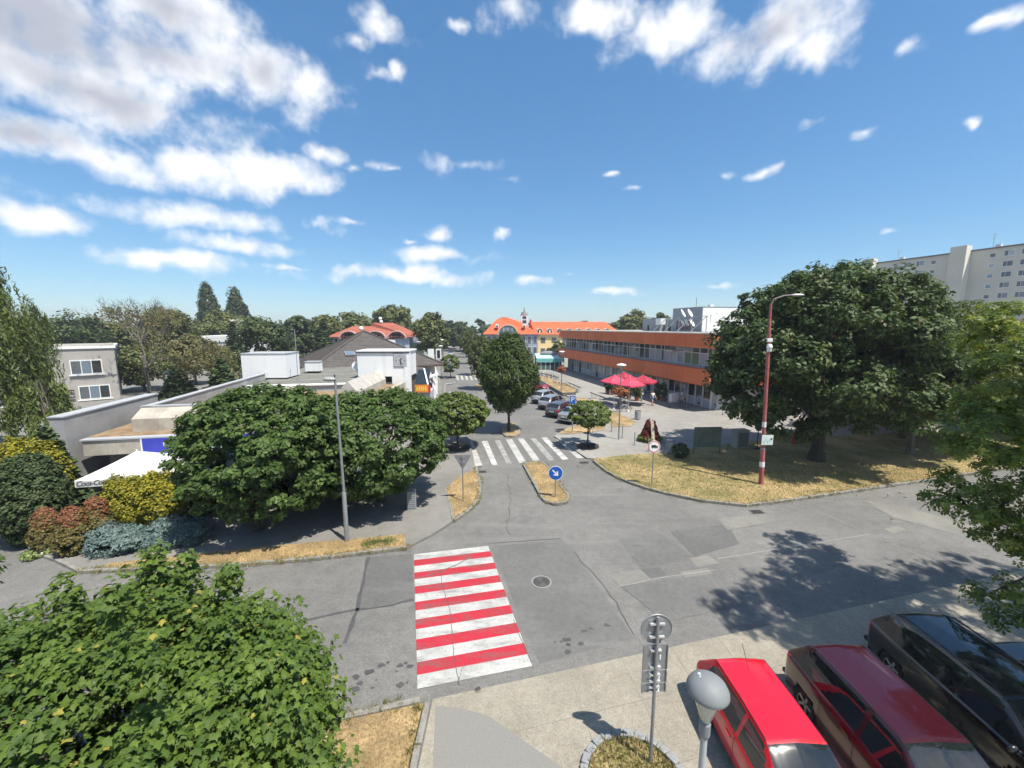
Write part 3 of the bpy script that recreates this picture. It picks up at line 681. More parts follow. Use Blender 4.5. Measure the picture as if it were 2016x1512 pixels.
p2 = empty('rooftop_plant_room', (A0.x, A0.y, 8.40), SHR, 'lower grey plant room with stairs at the far side of the orange building roof', 'plant room')
rbox(p2, 'wall', 5, 11, 19, 23.5, 0, 1.9, MGREY); rbox(p2, 'wall', 6, 11, 15.7, 19, 0, 1.75, MGREY); rbox(p2, 'white_hood', 4.6, 5.4, 17.9, 19.2, .95, 1.9, WHITE)
rbox(p2, 'door', 4.95, 5.0, 21.6, 22.0, .05, .9, G_DARK); rbox(p2, 'door', 5.95, 6.0, 17.4, 17.9, .05, .9, G_DARK)
fr = empty('dish_rack', (A0.x, A0.y, 8.40), SHR, 'galvanised lattice frame carrying the satellite dishes on the roof', 'rack')
b = MB()
for q in range(4):
    yy = 5.5 + q * 2.6; b.beam((.4, yy, 0), (2.6, yy, 1.9), .07, .07); b.beam((2.6, yy, 0), (2.6, yy, 1.9), .07, .07)
b.beam((2.6, 5.3, 1.9), (2.6, 13.5, 1.9), .07, .07); b.beam((1.5, 5.3, .95), (1.5, 13.5, .95), .05, .05)
b.build('strut', METAL, fr)
def dish(root_loc, r, yaw, tilt, label, grp='rooftop satellite dishes', m=WHITE):
    o = empty('satellite_dish', root_loc, yaw, label, 'satellite dish', grp)
    n = 20; d = MB(); pr_ = [(r * t, .28 * r * t * t) for t in (0.02, .3, .55, .8, 1.0)]; d.lathe(pr_ + [(r * 1.0, .28 * r + .015), (r * .8, .28 * r * .64 - .02)], n, cap=False)
    q = d.build('reflector', m, o, smooth=True); q.rotation_euler = (R(90) - tilt, 0, 0)
    arm = MB().tube([(0, 0, 0), (0, -r * .9, r * .25)], .015, 5); arm.build('feed_arm', METAL, o); MB().sphere((0, -r * .92, r * .26), .06, 8, 6).build('receiver', mat('receiver', (.3, .3, .3), .5), o)
    MB().tube([(0, .06, -r * .9 - .25), (0, .06, 0)], .03, 6).build('mount', METAL, o)
    return o
def shw(x, y, z): # building local to world
    c, s = math.cos(SHR), math.sin(SHR); return (A0.x + x * c - y * s, A0.y + x * s + y * c, z + .1)
for i, (x, y_, z, r, yaw, lb) in enumerate([(2.4, 9.9, 10.6, .6, .95, 'upper left dish of the white cluster on the roof frame'), (2.9, 9.2, 10.6, .6, .85, 'upper right dish of the white cluster on the roof frame'),
        (2.4, 9.9, 9.4, .5, .95, 'lower left dish of the white cluster on the roof frame'), (2.7, 9.5, 9.4, .5, .9, 'lower middle dish of the white cluster on the roof frame'), (3.1, 9.0, 9.4, .55, .8, 'lower right dish of the white cluster on the roof frame')]):
    dish(shw(x, y_, z), r, yaw, .5, lb + ', orange building')
dish(shw(5.2, 8.0, 10.4), .75, .8, .6, 'large single white dish by the sun toned plant room front')

# ---- marble clad cafe building on the left, with the clock tower box
MARB = mat('marble_cladding', (.47, .43, .36), .7, .9, .15, (.36, .32, .265), detail=8)
MARG = mat('grey_stone_cladding', (.36, .355, .35), .75, .7, .12, (.29, .285, .28), detail=8)
GRAV = mat('brown_gravel', (.33, .235, .135), 1, 2.5, .4, (.22, .15, .09), bump=.6, bscale=20)
ROOFO = mat('olive_roof_felt', (.185, .185, .155), .95, .4, .15)
CAP = mat('metal_capping', (.40, .41, .42), .5)
cf = empty('cafe_building', (-20, 20, .1), math.atan2(.2, .98), 'single storey marble clad cafe building with flat gravel roofs at left', 'building')
x = -1.2
while x < 9:        # fascia of stone panels
    rbox(cf, 'fascia_panel', x + .006, x + 1.394, -.75, -.55, 2.62, 3.38, MARB); x += 1.4
rbox(cf, 'fascia_capping', -1.25, 9.2, -.82, -.4, 3.38, 3.45, CAP); rbox(cf, 'fascia_core', -1.2, 9.2, -.55, .6, 2.66, 3.25, MARG)
rbox(cf, 'gravel_roof', -1.6, 9.4, -.4, 13.6, 3.28, 3.36, GRAV)
rbox(cf, 'front_wall', .6, 9.4, 1.0, 13.5, 0, 3.28, MARG); rbox(cf, 'side_wall', -1.5, .6, 1.2, 13, 0, 3.2, MARG)
for k in range(6): o = rbox(cf, 'window', .9 + k * 1.4, 2.1 + k * 1.4, .93, 1.0, .5, 2.5, DMETAL); rbox(o, 'pane', .97 + k * 1.4, 2.03 + k * 1.4, .90, .925, .57, 2.43, G_DARK)
sg = rbox(cf, 'blue_sign', 1.35, 6.6, -.83, -.755, 2.52, 3.36, mat('sign_blue', (.045, .055, .42), .5))
rbox(sg, 'sign_edge', 1.28, 1.35, -.83, -.755, 2.52, 3.36, WFRAME)
text_obj('lettering', 'KAVIAREŇ', .30, WFRAME, sg, (2.95, -.833, 3.06), (R(90), 0, 0), .003, spacing=1.0)
rbox(cf, 'awning', .6, 6.5, -1.1, -.3, 2.30, 2.50, mat('awning_teal_grey', (.20, .25, .25), .8))
# long parapet walls of stone panels
def parapet(x0, x1, y0, y1, z0, z1, step, m):
    yy = y0
    while yy < y1 - .2:
        e = min(yy + step, y1); rbox(cf, 'parapet_panel', x0, x1, yy + .004, e - .004, z0, z1, m); yy = e
    rbox(cf, 'parapet_capping', x0 - .05, x1 + .05, y0 - .05, y1 + .05, z1, z1 + .06, CAP)
parapet(-2.55, -1.95, -.55, 6.4, .1, 4.55, 1.75, MARG)
parapet(.05, .35, 1.75, 17.8, 3.0, 4.55, 1.6, MARG)
fn = lambda p, t: (t, p[0], p[1])
for k in range(6):
    MB().extrude([(1.75, 4.52), (.85, 4.05), (.85, 3.30), (1.75, 3.30)], -.05 + k * 1.2, 1.14 + k * 1.2, fn).build('parapet_block', MARB, cf)
rbox(cf, 'block_capping', -.1, 7.2, 1.70, 1.95, 4.53, 4.6, CAP)
rbox(cf, 'hall', .36, 10.6, 13.6, 30, 0, 3.95, mat('grey_fascia', (.36, .38, .40), .8, .5, .08)); rbox(cf, 'roof', .5, 10.4, 13.9, 29.8, 3.95, 3.98, ROOFO)
rbox(cf, 'roof_edge', .40, 10.5, 13.45, 13.75, 3.9, 4.04, WHITE); rbox(cf, 'roof_edge', .40, 10.5, 29.8, 30.1, 3.9, 4.12, CAP); rbox(cf, 'roof_edge', 10.35, 10.65, 13.8, 30, 3.9, 4.06, CAP)
for k in range(6): rbox(cf, 'white_parapet_tile', .6 + k * .62, 1.18 + k * .62, 13.1, 13.42, 3.3, 4.0, WHITE)
for k in range(3): rbox(cf, 'roof_joint', .6, 10.2, 17 + k * 4.2, 17.08 + k * 4.2, 3.98, 3.995, CAP)
# white roof boxes
def wbox(name, u0, u1, vt, vb, Y, dep, label, cat):
    a = atY(u0, vb, Y); c = atY(u1, vt, Y); o = empty(name, ((a.x + c.x) / 2, Y + dep / 2, a.z), R(5), label, cat)
    hw = (c.x - a.x) / 2; h = c.z - a.z
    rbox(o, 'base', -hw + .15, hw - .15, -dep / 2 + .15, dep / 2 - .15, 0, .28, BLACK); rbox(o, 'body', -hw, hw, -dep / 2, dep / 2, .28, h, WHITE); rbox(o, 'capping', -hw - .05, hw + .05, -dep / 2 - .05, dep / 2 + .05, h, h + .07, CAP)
    return o
wbox('roof_box', 478, 556, 697, 750, 37.8, 3.0, 'big white roof box at the left end of the cafe roof', 'roof box')
wbox('roof_box', 601, 626, 713, 736, 43.0, 1.0, 'small white chimney box in the middle of the cafe roof', 'chimney')
MB().tube([(-20.2, 37.6, 4), (-20.2, 37.6, 8.8)], .035, 6).build('antenna_mast', METAL); tag(bpy.data.objects['antenna_mast'], 'thin grey antenna mast beside the big white roof box', 'mast')
# clock box
a = atY(707, 748, 38.6); c = atY(806, 692, 38.6)
ck = empty('clock_tower_box', (c.x, 38.6, .1), R(2), 'white roof box with a square clock above the cafe entrance', 'clock tower')
wd = c.x - a.x; zt = c.z - .1; zb = a.z - .1
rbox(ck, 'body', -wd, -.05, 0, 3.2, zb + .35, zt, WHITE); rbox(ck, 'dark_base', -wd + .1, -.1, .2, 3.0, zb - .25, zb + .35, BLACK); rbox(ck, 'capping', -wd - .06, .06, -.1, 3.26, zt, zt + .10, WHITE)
rbox(ck, 'lead_edge', -wd - .07, -.0, -.11, -.05, zt - .12, zt, DMETAL)
rbox(ck, 'fin_wall', -.55, .03, -.06, .35, 0, zt, WHITE); rbox(ck, 'lower_wall', -1.75, -.55, -.02, .3, zb - 1.0, zb + .34, WHITE)
fz = atY(788, 709, 38.55).z - .1; fx = atY(788, 709, 38.55).x - c.x
face = rbox(ck, 'clock_face', fx - .61, fx + .61, -.075, -.005, fz - .61, fz + .61, mat('clock_grey', (.42, .42, .44), .6))
rbox(ck, 'clock_frame', fx - .64, fx + .64, -.05, -.012, fz - .66, fz + .64, DMETAL)
for k in range(12):
    t = R(30 * k); l = .17 if k % 3 == 0 else .10; w = .05 if k % 3 == 0 else .035
    p = Vector((fx + .50 * math.sin(t), -.082, fz + .50 * math.cos(t))); q = Vector((fx + (.50 - l) * math.sin(t), -.082, fz + (.50 - l) * math.cos(t)))
    MB().beam(p, q, w, .012, (0, 1, 0)).build('hour_mark', BLACK, face)
def hand(deg, l, w, nm): t = R(deg); MB().beam((fx - .08 * math.sin(t), -.092, fz - .08 * math.cos(t)), (fx + l * math.sin(t), -.092, fz + l * math.cos(t)), w, .012, (0, 1, 0)).build(nm, BLACK, face)
hand(40, .30, .07, 'hour_hand'); hand(160, .42, .05, 'minute_hand'); hand(176, .42, .025, 'second_hand')
dish((a.x - .35, 39.2, 5.2), .5, .5, .35, 'white satellite dish at the left edge of the clock box', None)
# canted stone walls and gravel ledge below the clock
cw = empty('canted_stone_wall', (-12.6, 36, .1), label='pale canted stone parapet leading up to the clock box', cat='wall')
for k in range(6):
    y0 = 30.0 + k * 1.42; dx = -.22 * (y0 - 30)
    MB().extrude([(-13.25, 3.2), (-12.05, 3.2), (-12.05, 4.1), (-12.75, 4.95), (-13.25, 4.5)], y0, y0 + 1.40, lambda p, t: (p[0] + .35 - .17 * (t - 30) * .35, t, p[1])).build('stone_panel', mat('pale_stone', (.50, .475, .43), .75, 1.2, .12, (.42, .395, .36)), cw, world=True)
lg = empty('gravel_ledge', (-11, 35, .1), label='brown gravel roof ledge between stone wall and white fin wall', cat='roof')
MB().box(-12.3, -10.75, 29.5, 38.3, 3.3, 3.55).build('gravel', GRAV, lg, world=True); MB().box(-10.75, -10.3, 29.5, 38.4, 2.6, 3.75).build('stone_edge', MARB, lg, world=True)
MB().box(-12.3, -10.4, 29.4, 38.3, .1, 3.3).build('wall', MARG, lg, world=True)
# entrance kiosk with orange sign
kk = empty('entrance_kiosk', (-9.35, 41.4, .1), R(4), 'small grey door kiosk under an orange sign beside the white fin wall', 'kiosk')
rbox(kk, 'wall', -.75, .8, 0, 3, 0, 2.15, LGREY); rbox(kk, 'door', -.55, .25, -.05, 0, .05, 1.95, mat('door_grey', (.50, .50, .49), .6)); rbox(kk, 'door_window', -.45, .05, -.07, -.05, 1.45, 1.85, G_DARK); rbox(kk, 'handle', .12, .16, -.1, -.05, .7, 1.3, METAL)
s_ = rbox(kk, 'orange_sign', -.75, .62, -.16, -.02, 2.17, 2.95, mat('sign_orange', (.75, .27, .03), .5)); rbox(s_, 'red_edge', .62, .85, -.16, -.02, 2.17, 2.8, mat('sign_red', (.5, .05, .03), .5))
for k in range(5): rbox(s_, 'letter_stroke', -.58 + k * .22, -.46 + k * .22, -.175, -.16, 2.35, 2.78, mat('sign_yellow', (.9, .68, .12), .5))
MB().extrude([(0, 2.95), (0, 3.0), (2.4, 4.3), (2.4, 4.2)], -.75, .6, fn).build('sloped_glazing', G_DARK, kk); MB().beam((.6, -.1, 2.95), (-.1, 2.2, 4.4), .14, .14).build('rafter', WHITE, kk)
# brown roofed row of shops with white slanted frames
BROWN = mat('brown_roof', (.105, .092, .085), .9, .8, .15)
br = empty('arcade_shops', (-11, 46, .1), R(10.5), 'low brown roofed row of shops with white slanted frames along the street', 'building')
MB().extrude([(-4, 0), (1.6, 0), (1.6, 2.3), (.6, 3.3), (-4, 3.9)], 0, 27, lambda p, t: (p[0], t, p[1])).build('wall', mat('arcade_wall', (.12, .105, .095), .8), br)
MB().extrude([(1.75, 2.25), (1.75, 2.32), (.6, 3.45), (-4, 4.05), (-4, 3.95), (.6, 3.35)], -.1, 27.2, lambda p, t: (p[0], t, p[1])).build('roof', BROWN, br)
for k in range(14):
    yy = .2 + k * 1.95; MB().beam((2.1, yy, .1), (1.2, yy, 3.0), .16, .16).build('white_frame', WHITE, br); MB().beam((2.3, yy, 1.1), (1.3, yy + .6, 2.9), .1, .1).build('white_frame', WHITE, br)
    o = MB().box(1.6, 1.66, yy + .25, yy + 1.75, .4, 2.1).build('shop_window', DMETAL, br); MB().box(1.66, 1.69, yy + .33, yy + 1.67, .48, 2.02).build('pane', G_MID, o)
MB().beam((1.3, .3, 3.1), (2.3, 4.2, 3.0), .5, .14).build('roof_beam', WHITE, br)
# double white sign box above the shops
sb = empty('sign_box', atY(857, 719, 64), R(8), 'white upright double sign box above the brown arcade roof', 'sign')
rbox(sb, 'panel', -1.1, -.15, -.15, .15, .9, 2.6, WHITE); rbox(sb, 'panel', .15, 1.0, -.15, .15, 1.0, 2.6, WHITE); rbox(sb, 'dark_face', .35, .8, -.2, -.15, 1.2, 2.4, BLACK); MB().tube([(-.5, 0, -.6), (-.5, 0, .9)], .08, 6).build('post', METAL, sb)

# ---- house with the dark tiled pyramid roof
TILE = mat('dark_roof_tile', (.125, .112, .103), .8, 1.5, .2)
py = empty('tiled_house', (-21.6, 59, .1), R(33), 'low house under a big dark tiled pyramid roof behind the clock box', 'house')
hs_ = 8.6; ez = 3.75; az_ = 8.25
rbox(py, 'wall', -hs_ + .9, hs_ - .9, -hs_ + .9, hs_ - .9, 0, ez, mat('house_cream', (.62, .56, .44), .85))
rw = 26
for sdx in range(4):
    t = sdx * math.pi / 2; b = MB()
    for i in range(rw):
        f0 = i / rw; f1 = (i + 1) / rw; w0 = hs_ * (1 - f0); w1 = hs_ * (1 - f1); z0 = ez + (az_ - ez) * f0; z1 = ez + (az_ - ez) * f1
        ncol = max(2, int(w0 / .18)); 
        b.add([(-w0, -w0, z0 + .05), (w0, -w0, z0 + .05), (w1, -w1, z1), (-w1, -w1, z1), (-w0, -w0, z0), (w0, -w0, z0)], [(0, 1, 2, 3), (4, 5, 1, 0)])
        for q in range(0, ncol):
            xx = -w0 + (q + .5) * 2 * w0 / ncol
            if abs(xx) < w1: b.beam((xx, -w0 - .005, z0 + .05), (xx, -w1 - .005, z1 + .01), .055, .05)
    c, s = math.cos(t), math.sin(t); b.v = [(p[0] * c - p[1] * s, p[0] * s + p[1] * c, p[2]) for p in b.v]
    tag(b.build('roof_tiles', TILE, py, fix=False), kind='stuff')
    MB().beam((hs_ * (c + s) * 1.0, hs_ * (s - c) * 1.0, ez + .1), (0, 0, az_ + .1), .22, .16).build('hip_ridge', TILE, py)
    MB().beam((-hs_ * c + hs_ * s, -hs_ * s - hs_ * c, ez - .05), (hs_ * c + hs_ * s, hs_ * s - hs_ * c, ez - .05), .16, .22).build('gutter', mat('gutter_brown', (.14, .10, .08), .6), py)
sk = MB().beam((-3.2, -6.1, 5.25), (-3.2, -5.2, 5.72), 1.2, .12).build('skylight', METAL, py); MB().beam((-3.2, -6.07, 5.34), (-3.2, -5.23, 5.79), .95, .06).build('pane', G_BLUE, sk)
MB().sphere((-.4, -.2, 8.7), .32, 10, 8).build('white_dome', WHITE, py)

# ---- villa with red hipped roof and arched dormers
RTILE = mat('red_roof_tile', (.36, .115, .07), .85, .5, .15, (.31, .095, .06), stretch=(1, 1, 4))
vl = empty('red_roof_villa', (atY(732, 690, 92).x, 92, .1), R(3), 'pale villa with faded red hipped roof and three arched dormers', 'house')
vz = 6.7
rbox(vl, 'wall', -8.3, 8.4, 0, 12, 0, vz, WHITE)
rbox(vl, 'blue_grey_wall', -8.5, -2.0, -.5, 4, 3, vz - .02, mat('blue_grey', (.42, .48, .55), .8)); rbox(vl, 'blue_grey_wall', 5.6, 8.7, -.6, 4, 3, vz - .02, MATS['blue_grey']); rbox(vl, 'white_bay', 1.9, 5.6, -1.0, 3, 2, vz - .6, WHITE)
for k in range(4): o = rbox(vl, 'window', -7.9 + k * 1.3, -7.3 + k * 1.3, -.56, -.5, 5.3, 6.4, WFRAME); rbox(o, 'pane', -7.84 + k * 1.3, -7.36 + k * 1.3, -.58, -.565, 5.36, 6.34, G_DARK)
rf = MB().add([(-9.6, -1.2, vz), (9.6, -1.2, vz), (9.6, 13, vz), (-9.6, 13, vz), (-6.0, 5.9, 9.1), (-1.5, 5.9, 9.15), (-1.2, 5.9, 9.95), (3.6, 5.9, 9.95)], [(0, 1, 7, 6, 5, 4), (1, 2, 7), (2, 3, 4, 5, 6, 7), (3, 0, 4), (3, 2, 1, 0)]).build('roof', RTILE, vl)
for (cx, w) in ((-4.6, 1.9), (1.3, 2.1), (6.0, 1.9)):
    n = 12; arc = [(cx + w * math.cos(math.pi * i / n), vz - .35 + 1.55 * math.sin(math.pi * i / n)) for i in range(n + 1)]
    d_ = MB().extrude(arc, -1.05, 5.5, lambda p, t: (p[0], t, p[1] + max(0, (t + 1)) * .02)).build('dormer', RTILE, vl)
    arc2 = [(cx + (w + .12) * math.cos(math.pi * i / n), vz - .35 + 1.68 * math.sin(math.pi * i / n)) for i in range(n + 1)]
    for p, q in zip(arc2[:-1], arc2[1:]): MB().beam((p[0], -1.15, p[1]), (q[0], -1.15, q[1]), .5, .22, (0, 0, 1)).build('arch_trim', mat('trim_pink', (.62, .42, .38), .8), d_)
    for k in range(3): MB().box(cx - .95 + k * .65, cx - .4 + k * .65, -1.12, -1.06, vz - .3, vz + .75).build('window', G_DARK, d_)
MB().box(8.4, 11.0, 2, 9, 0, 5.2).build('side_wing', mat('pale_green_render', (.48, .55, .45), .85), vl)
MB().box(8.2, 11.2, 1.8, 9.2, 5.2, 5.35).build('wing_parapet', WHITE, vl)
for i, zz in enumerate((10.15, 10.9)): MB().sphere((.9 - i * .2, 5.7, zz), .42, 10, 8).build('white_dome', WHITE, vl)

# ---- hotel with bright orange roofs
OTILE = mat('orange_roof_tile', (.60, .125, .045), .8, .3, .10, (.54, .105, .04))
BGREY = mat('hotel_blue_grey', (.30, .34, .40), .8); YEL = mat('hotel_yellow', (.72, .56, .28), .85)
ht = empty('orange_roof_hotel', (atY(1005, 700, 118).x, 118, .1), R(0), 'hotel with bright orange hipped roofs and rows of arched dormers', 'hotel')
hx0 = atY(950, 657, 118).x - ht.location.x; hx1 = atY(1062, 657, 118).x - ht.location.x; hez = atY(950, 658, 118).z - .1; hrz = atY(988, 625, 121).z
rbox(ht, 'wall', hx0 + .4, hx1 - .3, .6, 14, 0, hez, BGREY)
MB().add([(hx0, 0, hez), (hx1, 0, hez), (hx1, 14, hez), (hx0, 14, hez), (hx0 + 4.0, 6, hrz - .5), (hx0 + 5.7, 6, hrz), (hx0 + 7.2, 6, hrz), (hx1 - 5.2, 6, hrz - 1.4)], [(0, 1, 7, 6, 5, 4), (1, 2, 7), (2, 3, 4, 5, 6, 7), (3, 0, 4), (3, 2, 1, 0)]).build('roof', OTILE, ht)
cx = atY(1000, 650, 118).x - ht.location.x; n = 12
arc = [(cx + 2.9 * math.cos(math.pi * i / n), hez - .2 + 2.9 * math.sin(math.pi * i / n)) for i in range(n + 1)]
gd = MB().extrude(arc, -.25, 4, lambda p, t: (p[0], t, p[1])).build('glazed_gable', OTILE, ht)
for p, q in zip(arc[:-1], arc[1:]): MB().beam((p[0], -.3, p[1]), (q[0], -.3, q[1]), .5, .3).build('arch_trim', mat('trim_cream', (.62, .50, .38), .8), gd)
arc2 = [(cx + 2.5 * math.cos(math.pi * i / n), hez - .15 + 2.5 * math.sin(math.pi * i / n)) for i in range(n + 1)]
MB().extrude(arc2, -.36, -.27, lambda p, t: (p[0], t, p[1])).build('glazing', G_BLUE, gd)
for k in range(-1, 2): MB().box(cx + k * 1.2 - .06, cx + k * 1.2 + .06, -.42, -.365, hez - .1, hez + 1.9).build('mullion', WFRAME, gd)
for xx in (hx0 + 4.2, hx1 - 4.4): o = MB().box(xx - .45, xx + .45, 1.1, 2.2, hez + 2.0, hez + 3.0).build('roof_window', WHITE, ht); MB().box(xx - .3, xx + .3, 1.05, 1.1, hez + 2.1, hez + 2.5).build('pane', G_DARK, o)
for k in range(9):
    xx = hx0 + 1.2 + k * 1.7
    for zz in (1.2, 4.3):
        o = MB().box(xx, xx + 1.2, .52, .6, zz, zz + 2.0).build('window', WFRAME, ht); MB().box(xx + .1, xx + 1.1, .48, .515, zz + .1, zz + 1.9).build('pane', G_MID, o)
wx0 = hx1 - 1.0; wl = 27; wez = hez - .1; wrz = atY(1150, 634, 126).z
WA = R(12)
wing = empty('wing', (wx0, 2, 0), WA); wing.parent = ht
rbox(wing, 'wall', 0, wl, 0, 10, 0, wez, YEL)
MB().add([(-.3, -.7, wez), (wl + .6, -.7, wez), (wl + .6, 10.7, wez), (-.3, 10.7, wez), (-.3, 5, wrz), (wl - 2.6, 5, wrz)], [(0, 1, 5, 4), (1, 2, 5), (2, 3, 4, 5), (3, 0, 4), (3, 2, 1, 0)]).build('roof', OTILE, wing)
for k in range(8):
    xx = 1.3 + k * 3.1; n = 8
    arc = [(xx + .95 * math.cos(math.pi * i / n), wez + .35 + 1.55 * math.sin(math.pi * i / n) ** .8) for i in range(n + 1)]
    MB().extrude(arc, .1, 3.4, lambda p, t: (p[0], t, p[1])).build('dormer', mat('dormer_cream', (.55, .40, .30), .8), wing)
    arc = [(xx + .72 * math.cos(math.pi * i / n), wez + .4 + 1.25 * math.sin(math.pi * i / n) ** .8) for i in range(n + 1)]
    MB().extrude(arc, .03, .09, lambda p, t: (p[0], t, p[1])).build('dormer_pane', G_DARK, wing); MB().box(xx - .18, xx + .18, -.02, .028, wez + .4, wez + 1.3).build('dormer_frame', WHITE, wing)
for k in range(6):
    for zz in (1.0, 4.2): MB().box(1.6 + k * 3.4, 3.0 + k * 3.4, -.06, 0, zz, zz + 1.6).build('window', G_MID, wing)
tw = empty('white_tower', (atY(1032, 640, 150).x, 150, .1), 0, 'slim white turret with two dark windows rising behind the orange roofs', 'tower')
rbox(tw, 'shaft', -1.35, 1.35, -1.35, 1.35, 0, 13.1, WHITE); rbox(tw, 'window', -.65, .75, -1.42, -1.35, 10.3, 11.4, G_DARK); rbox(tw, 'window', -.65, .75, -1.42, -1.35, 11.9, 12.8, G_DARK)
MB().lathe([(1.5, 13.1), (1.3, 13.6), (.8, 14.4), (.3, 14.7), (.05, 16.2)], 10).build('cap', mat('tower_cap', (.20, .19, .17), .6), tw)
pk = empty('red_spirelet', (atY(1045, 640, 148).x, 148, .1), 0, 'small crimson pyramid roof beside the white turret', 'roof')
MB().lathe([(1.2, 9.6), (.05, 11.9)], 4).build('roof', mat('crimson', (.5, .06, .09), .7), pk); MB().lathe([(1.4, 0), (1.4, 9.2)], 4).build('shaft', YEL, pk)
gr = empty('green_building', (atY(934, 690, 140).x, 140, .1), R(5), 'pale mint green house at the far end of the street', 'house')
rbox(gr, 'wall', -2.2, 2.2, 0, 12, 0, 6.3, mat('mint', (.46, .62, .42), .85)); rbox(gr, 'roof', -2.4, 2.4, -.2, 12.2, 6.3, 6.5, CAP)
for k in range(2):
    for zz in (1.2, 3.9): o = rbox(gr, 'window', -1.5 + k * 1.7, -.4 + k * 1.7, -.06, 0, zz, zz + 1.3, WFRAME); rbox(o, 'pane', -1.4 + k * 1.7, -.5 + k * 1.7, -.08, -.065, zz + .1, zz + 1.2, G_DARK)

# ---- two storey grey house on the far left
gh = empty('grey_house', (at(238, 786).x, at(238, 786).y, .1), R(43), 'two storey grey rendered house behind the willow at far left', 'house')
GREYR = mat('warm_grey_render', (.40, .375, .345), .9, .4, .08)
rbox(gh, 'wall', -13, 0, 0, 10, 0, 6.35, GREYR); rbox(gh, 'cornice', -13.15, .15, -.15, 10.1, 6.35, 6.65, WHITE); rbox(gh, 'roof', -12.9, -.1, .1, 9.9, 6.65, 6.7, ROOFG)
for (z0, z1, x0) in ((3.3, 5.0, -3.9), (.25, 1.9, -3.5), (3.3, 5.0, -9.5), (.25, 1.9, -9.5)):
    o = rbox(gh, 'window', x0, x0 + 2.7, -.1, 0, z0, z1, WFRAME)
    for k in range(3): rbox(o, 'pane', x0 + .1 + k * .86, x0 + .88 + k * .86, -.13, -.105, z0 + .12, z1 - .1, (G_MID, G_BLUE, G_DARK)[k])
    rbox(o, 'sill', x0 - .15, x0 + 2.85, -.22, 0, z0 - .14, z0 - .04, WHITE)
n = 14
for p in range(7): 
    a0 = math.pi * p / 7; a1 = math.pi * (p + 1) / 7; MB().beam((-8.0 + 1.9 * math.cos(a0), -.08, 3.6 + 1.9 * math.sin(a0)), (-8.0 + 1.9 * math.cos(a1), -.08, 3.6 + 1.9 * math.sin(a1)), .12, .2, (0, 1, 0)).build('arch_moulding', mat('arch_stone', (.52, .48, .42), .9), gh)
text_obj('lettering', 'OC', 1.45, BLACK, gh, (-4.85, -.2, 1.0), (R(90), 0, 0), .06)

# ---- white modern blocks further back left
def simple_block(u0, u1, vt, vb, Y, dep, m, label, zb=0, extra=None):
    a = atY(u0, vb, Y); c = atY(u1, vt, Y); o = empty('low_building', ((a.x + c.x) / 2, Y, .0), R(6), label, 'building'); hw = (c.x - a.x) / 2
    rbox(o, 'wall', -hw, hw, 0, dep, 0, c.z - .45, m); rbox(o, 'parapet', -hw - .1, hw + .1, -.12, dep + .1, c.z - .45, c.z, WHITE)
    return o, hw, c.z
o, hw, zt_ = simple_block(402, 474, 661, 700, 85, 12, WHITE, 'long white flat roofed building left of the dark trees')
rbox(o, 'brick_wall', hw - 2.4, hw - .1, -.08, 0, 1.2, zt_ - 1.2, mat('orange_brick', (.42, .20, .08), .85)); rbox(o, 'white_band', -hw, hw - .02, -.16, -.1, zt_ - 1.3, zt_ - .5, WHITE)
o, hw, zt_ = simple_block(459, 487, 636, 690, 98, 6, WHITE, 'tall white stair tower above the long white building'); rbox(o, 'roof_hut', -hw, -hw + 1.9, .2, 4, zt_, zt_ + .9, WHITE)
o, hw, zt_ = simple_block(560, 590, 656, 690, 110, 6, WHITE, 'small white block half hidden between dark trees'); rbox(o, 'roof_hut', -hw, -hw + 1.5, .2, 4, zt_, zt_ + 1.1, WHITE)
simple_block(300, 352, 672, 700, 78, 8, mat('pale_green_wall', (.42, .46, .42), .85), 'pale low building glimpsed behind the bare tree')

# ---- concrete slab apartment block on the right
PAN = mat('panel_beige', (.60, .545, .45), .9, .12, .08, (.54, .50, .42)); PANO = mat('panel_ochre', (.50, .30, .16), .9); SHAFT = mat('panel_pale', (.72, .68, .58), .9)
ap = empty('apartment_block', (0, 0, 0), 0, 'long grey beige panel apartment block above the trees at right', 'apartment block')
TZ = 30.0; Pr = at(2016, 482, TZ); Pl = at(1750, 516, TZ); dv = (Pl - Pr).normalized(); ap.location = (Pr.x, Pr.y, 0); ap.rotation_euler.z = math.atan2(dv.y, dv.x)
# local +x runs away to the left along the facade; facade looks to local +y? choose the side facing the camera
tocam = Vector((-Pr.x, -Pr.y)); side_ = 1 if (Vector((-dv.y, dv.x)).dot(tocam) > 0) else -1
S_ = side_
LA = (Pl - Pr).length
def fb_(name, x0, x1, d0, d1, z0, z1, m, par=ap):   # d = distance out from the facade
    y0, y1 = sorted((d0 * S_, d1 * S_)); return MB().box(x0, x1, y0, y1, z0, z1).build(name, m, par)
fb_('wall', -40, LA + 26, -12, 0, 11.5, TZ, PAN); fb_('base_wall', -40, LA + 26, -12.02, .02, 0, 11.5, PANO); fb_('eaves', -40.2, LA + 26.2, -12.3, .35, TZ, TZ + .35, mat('eaves_dark', (.10, .085, .075), .8))
def along(u, v=500):   # facade coordinate hit by a photo column
    r = ray(u, v); d2 = Vector((r.x, r.y)); p = Vector((Pr.x, Pr.y)); q = Vector((dv.x, dv.y))
    den = d2.x * q.y - d2.y * q.x; return (p.x * d2.y - p.y * d2.x) / den if abs(den) > 1e-9 else 0
shafts = []
for (u0, u1) in ((1880, 1912), (1709, 1730)):
    xa, xb = sorted((along(u0), along(u1))); shafts.append((xa, xb))
    w = xb - xa; fb_('stair_shaft', xa, xb, .0, 2.4, 0, TZ + 1.6, PAN); fb_('shaft_flank', xa - .03, xa, .0, 2.42, 0, TZ + 1.55, SHAFT)
cols = []
xx = -38.0
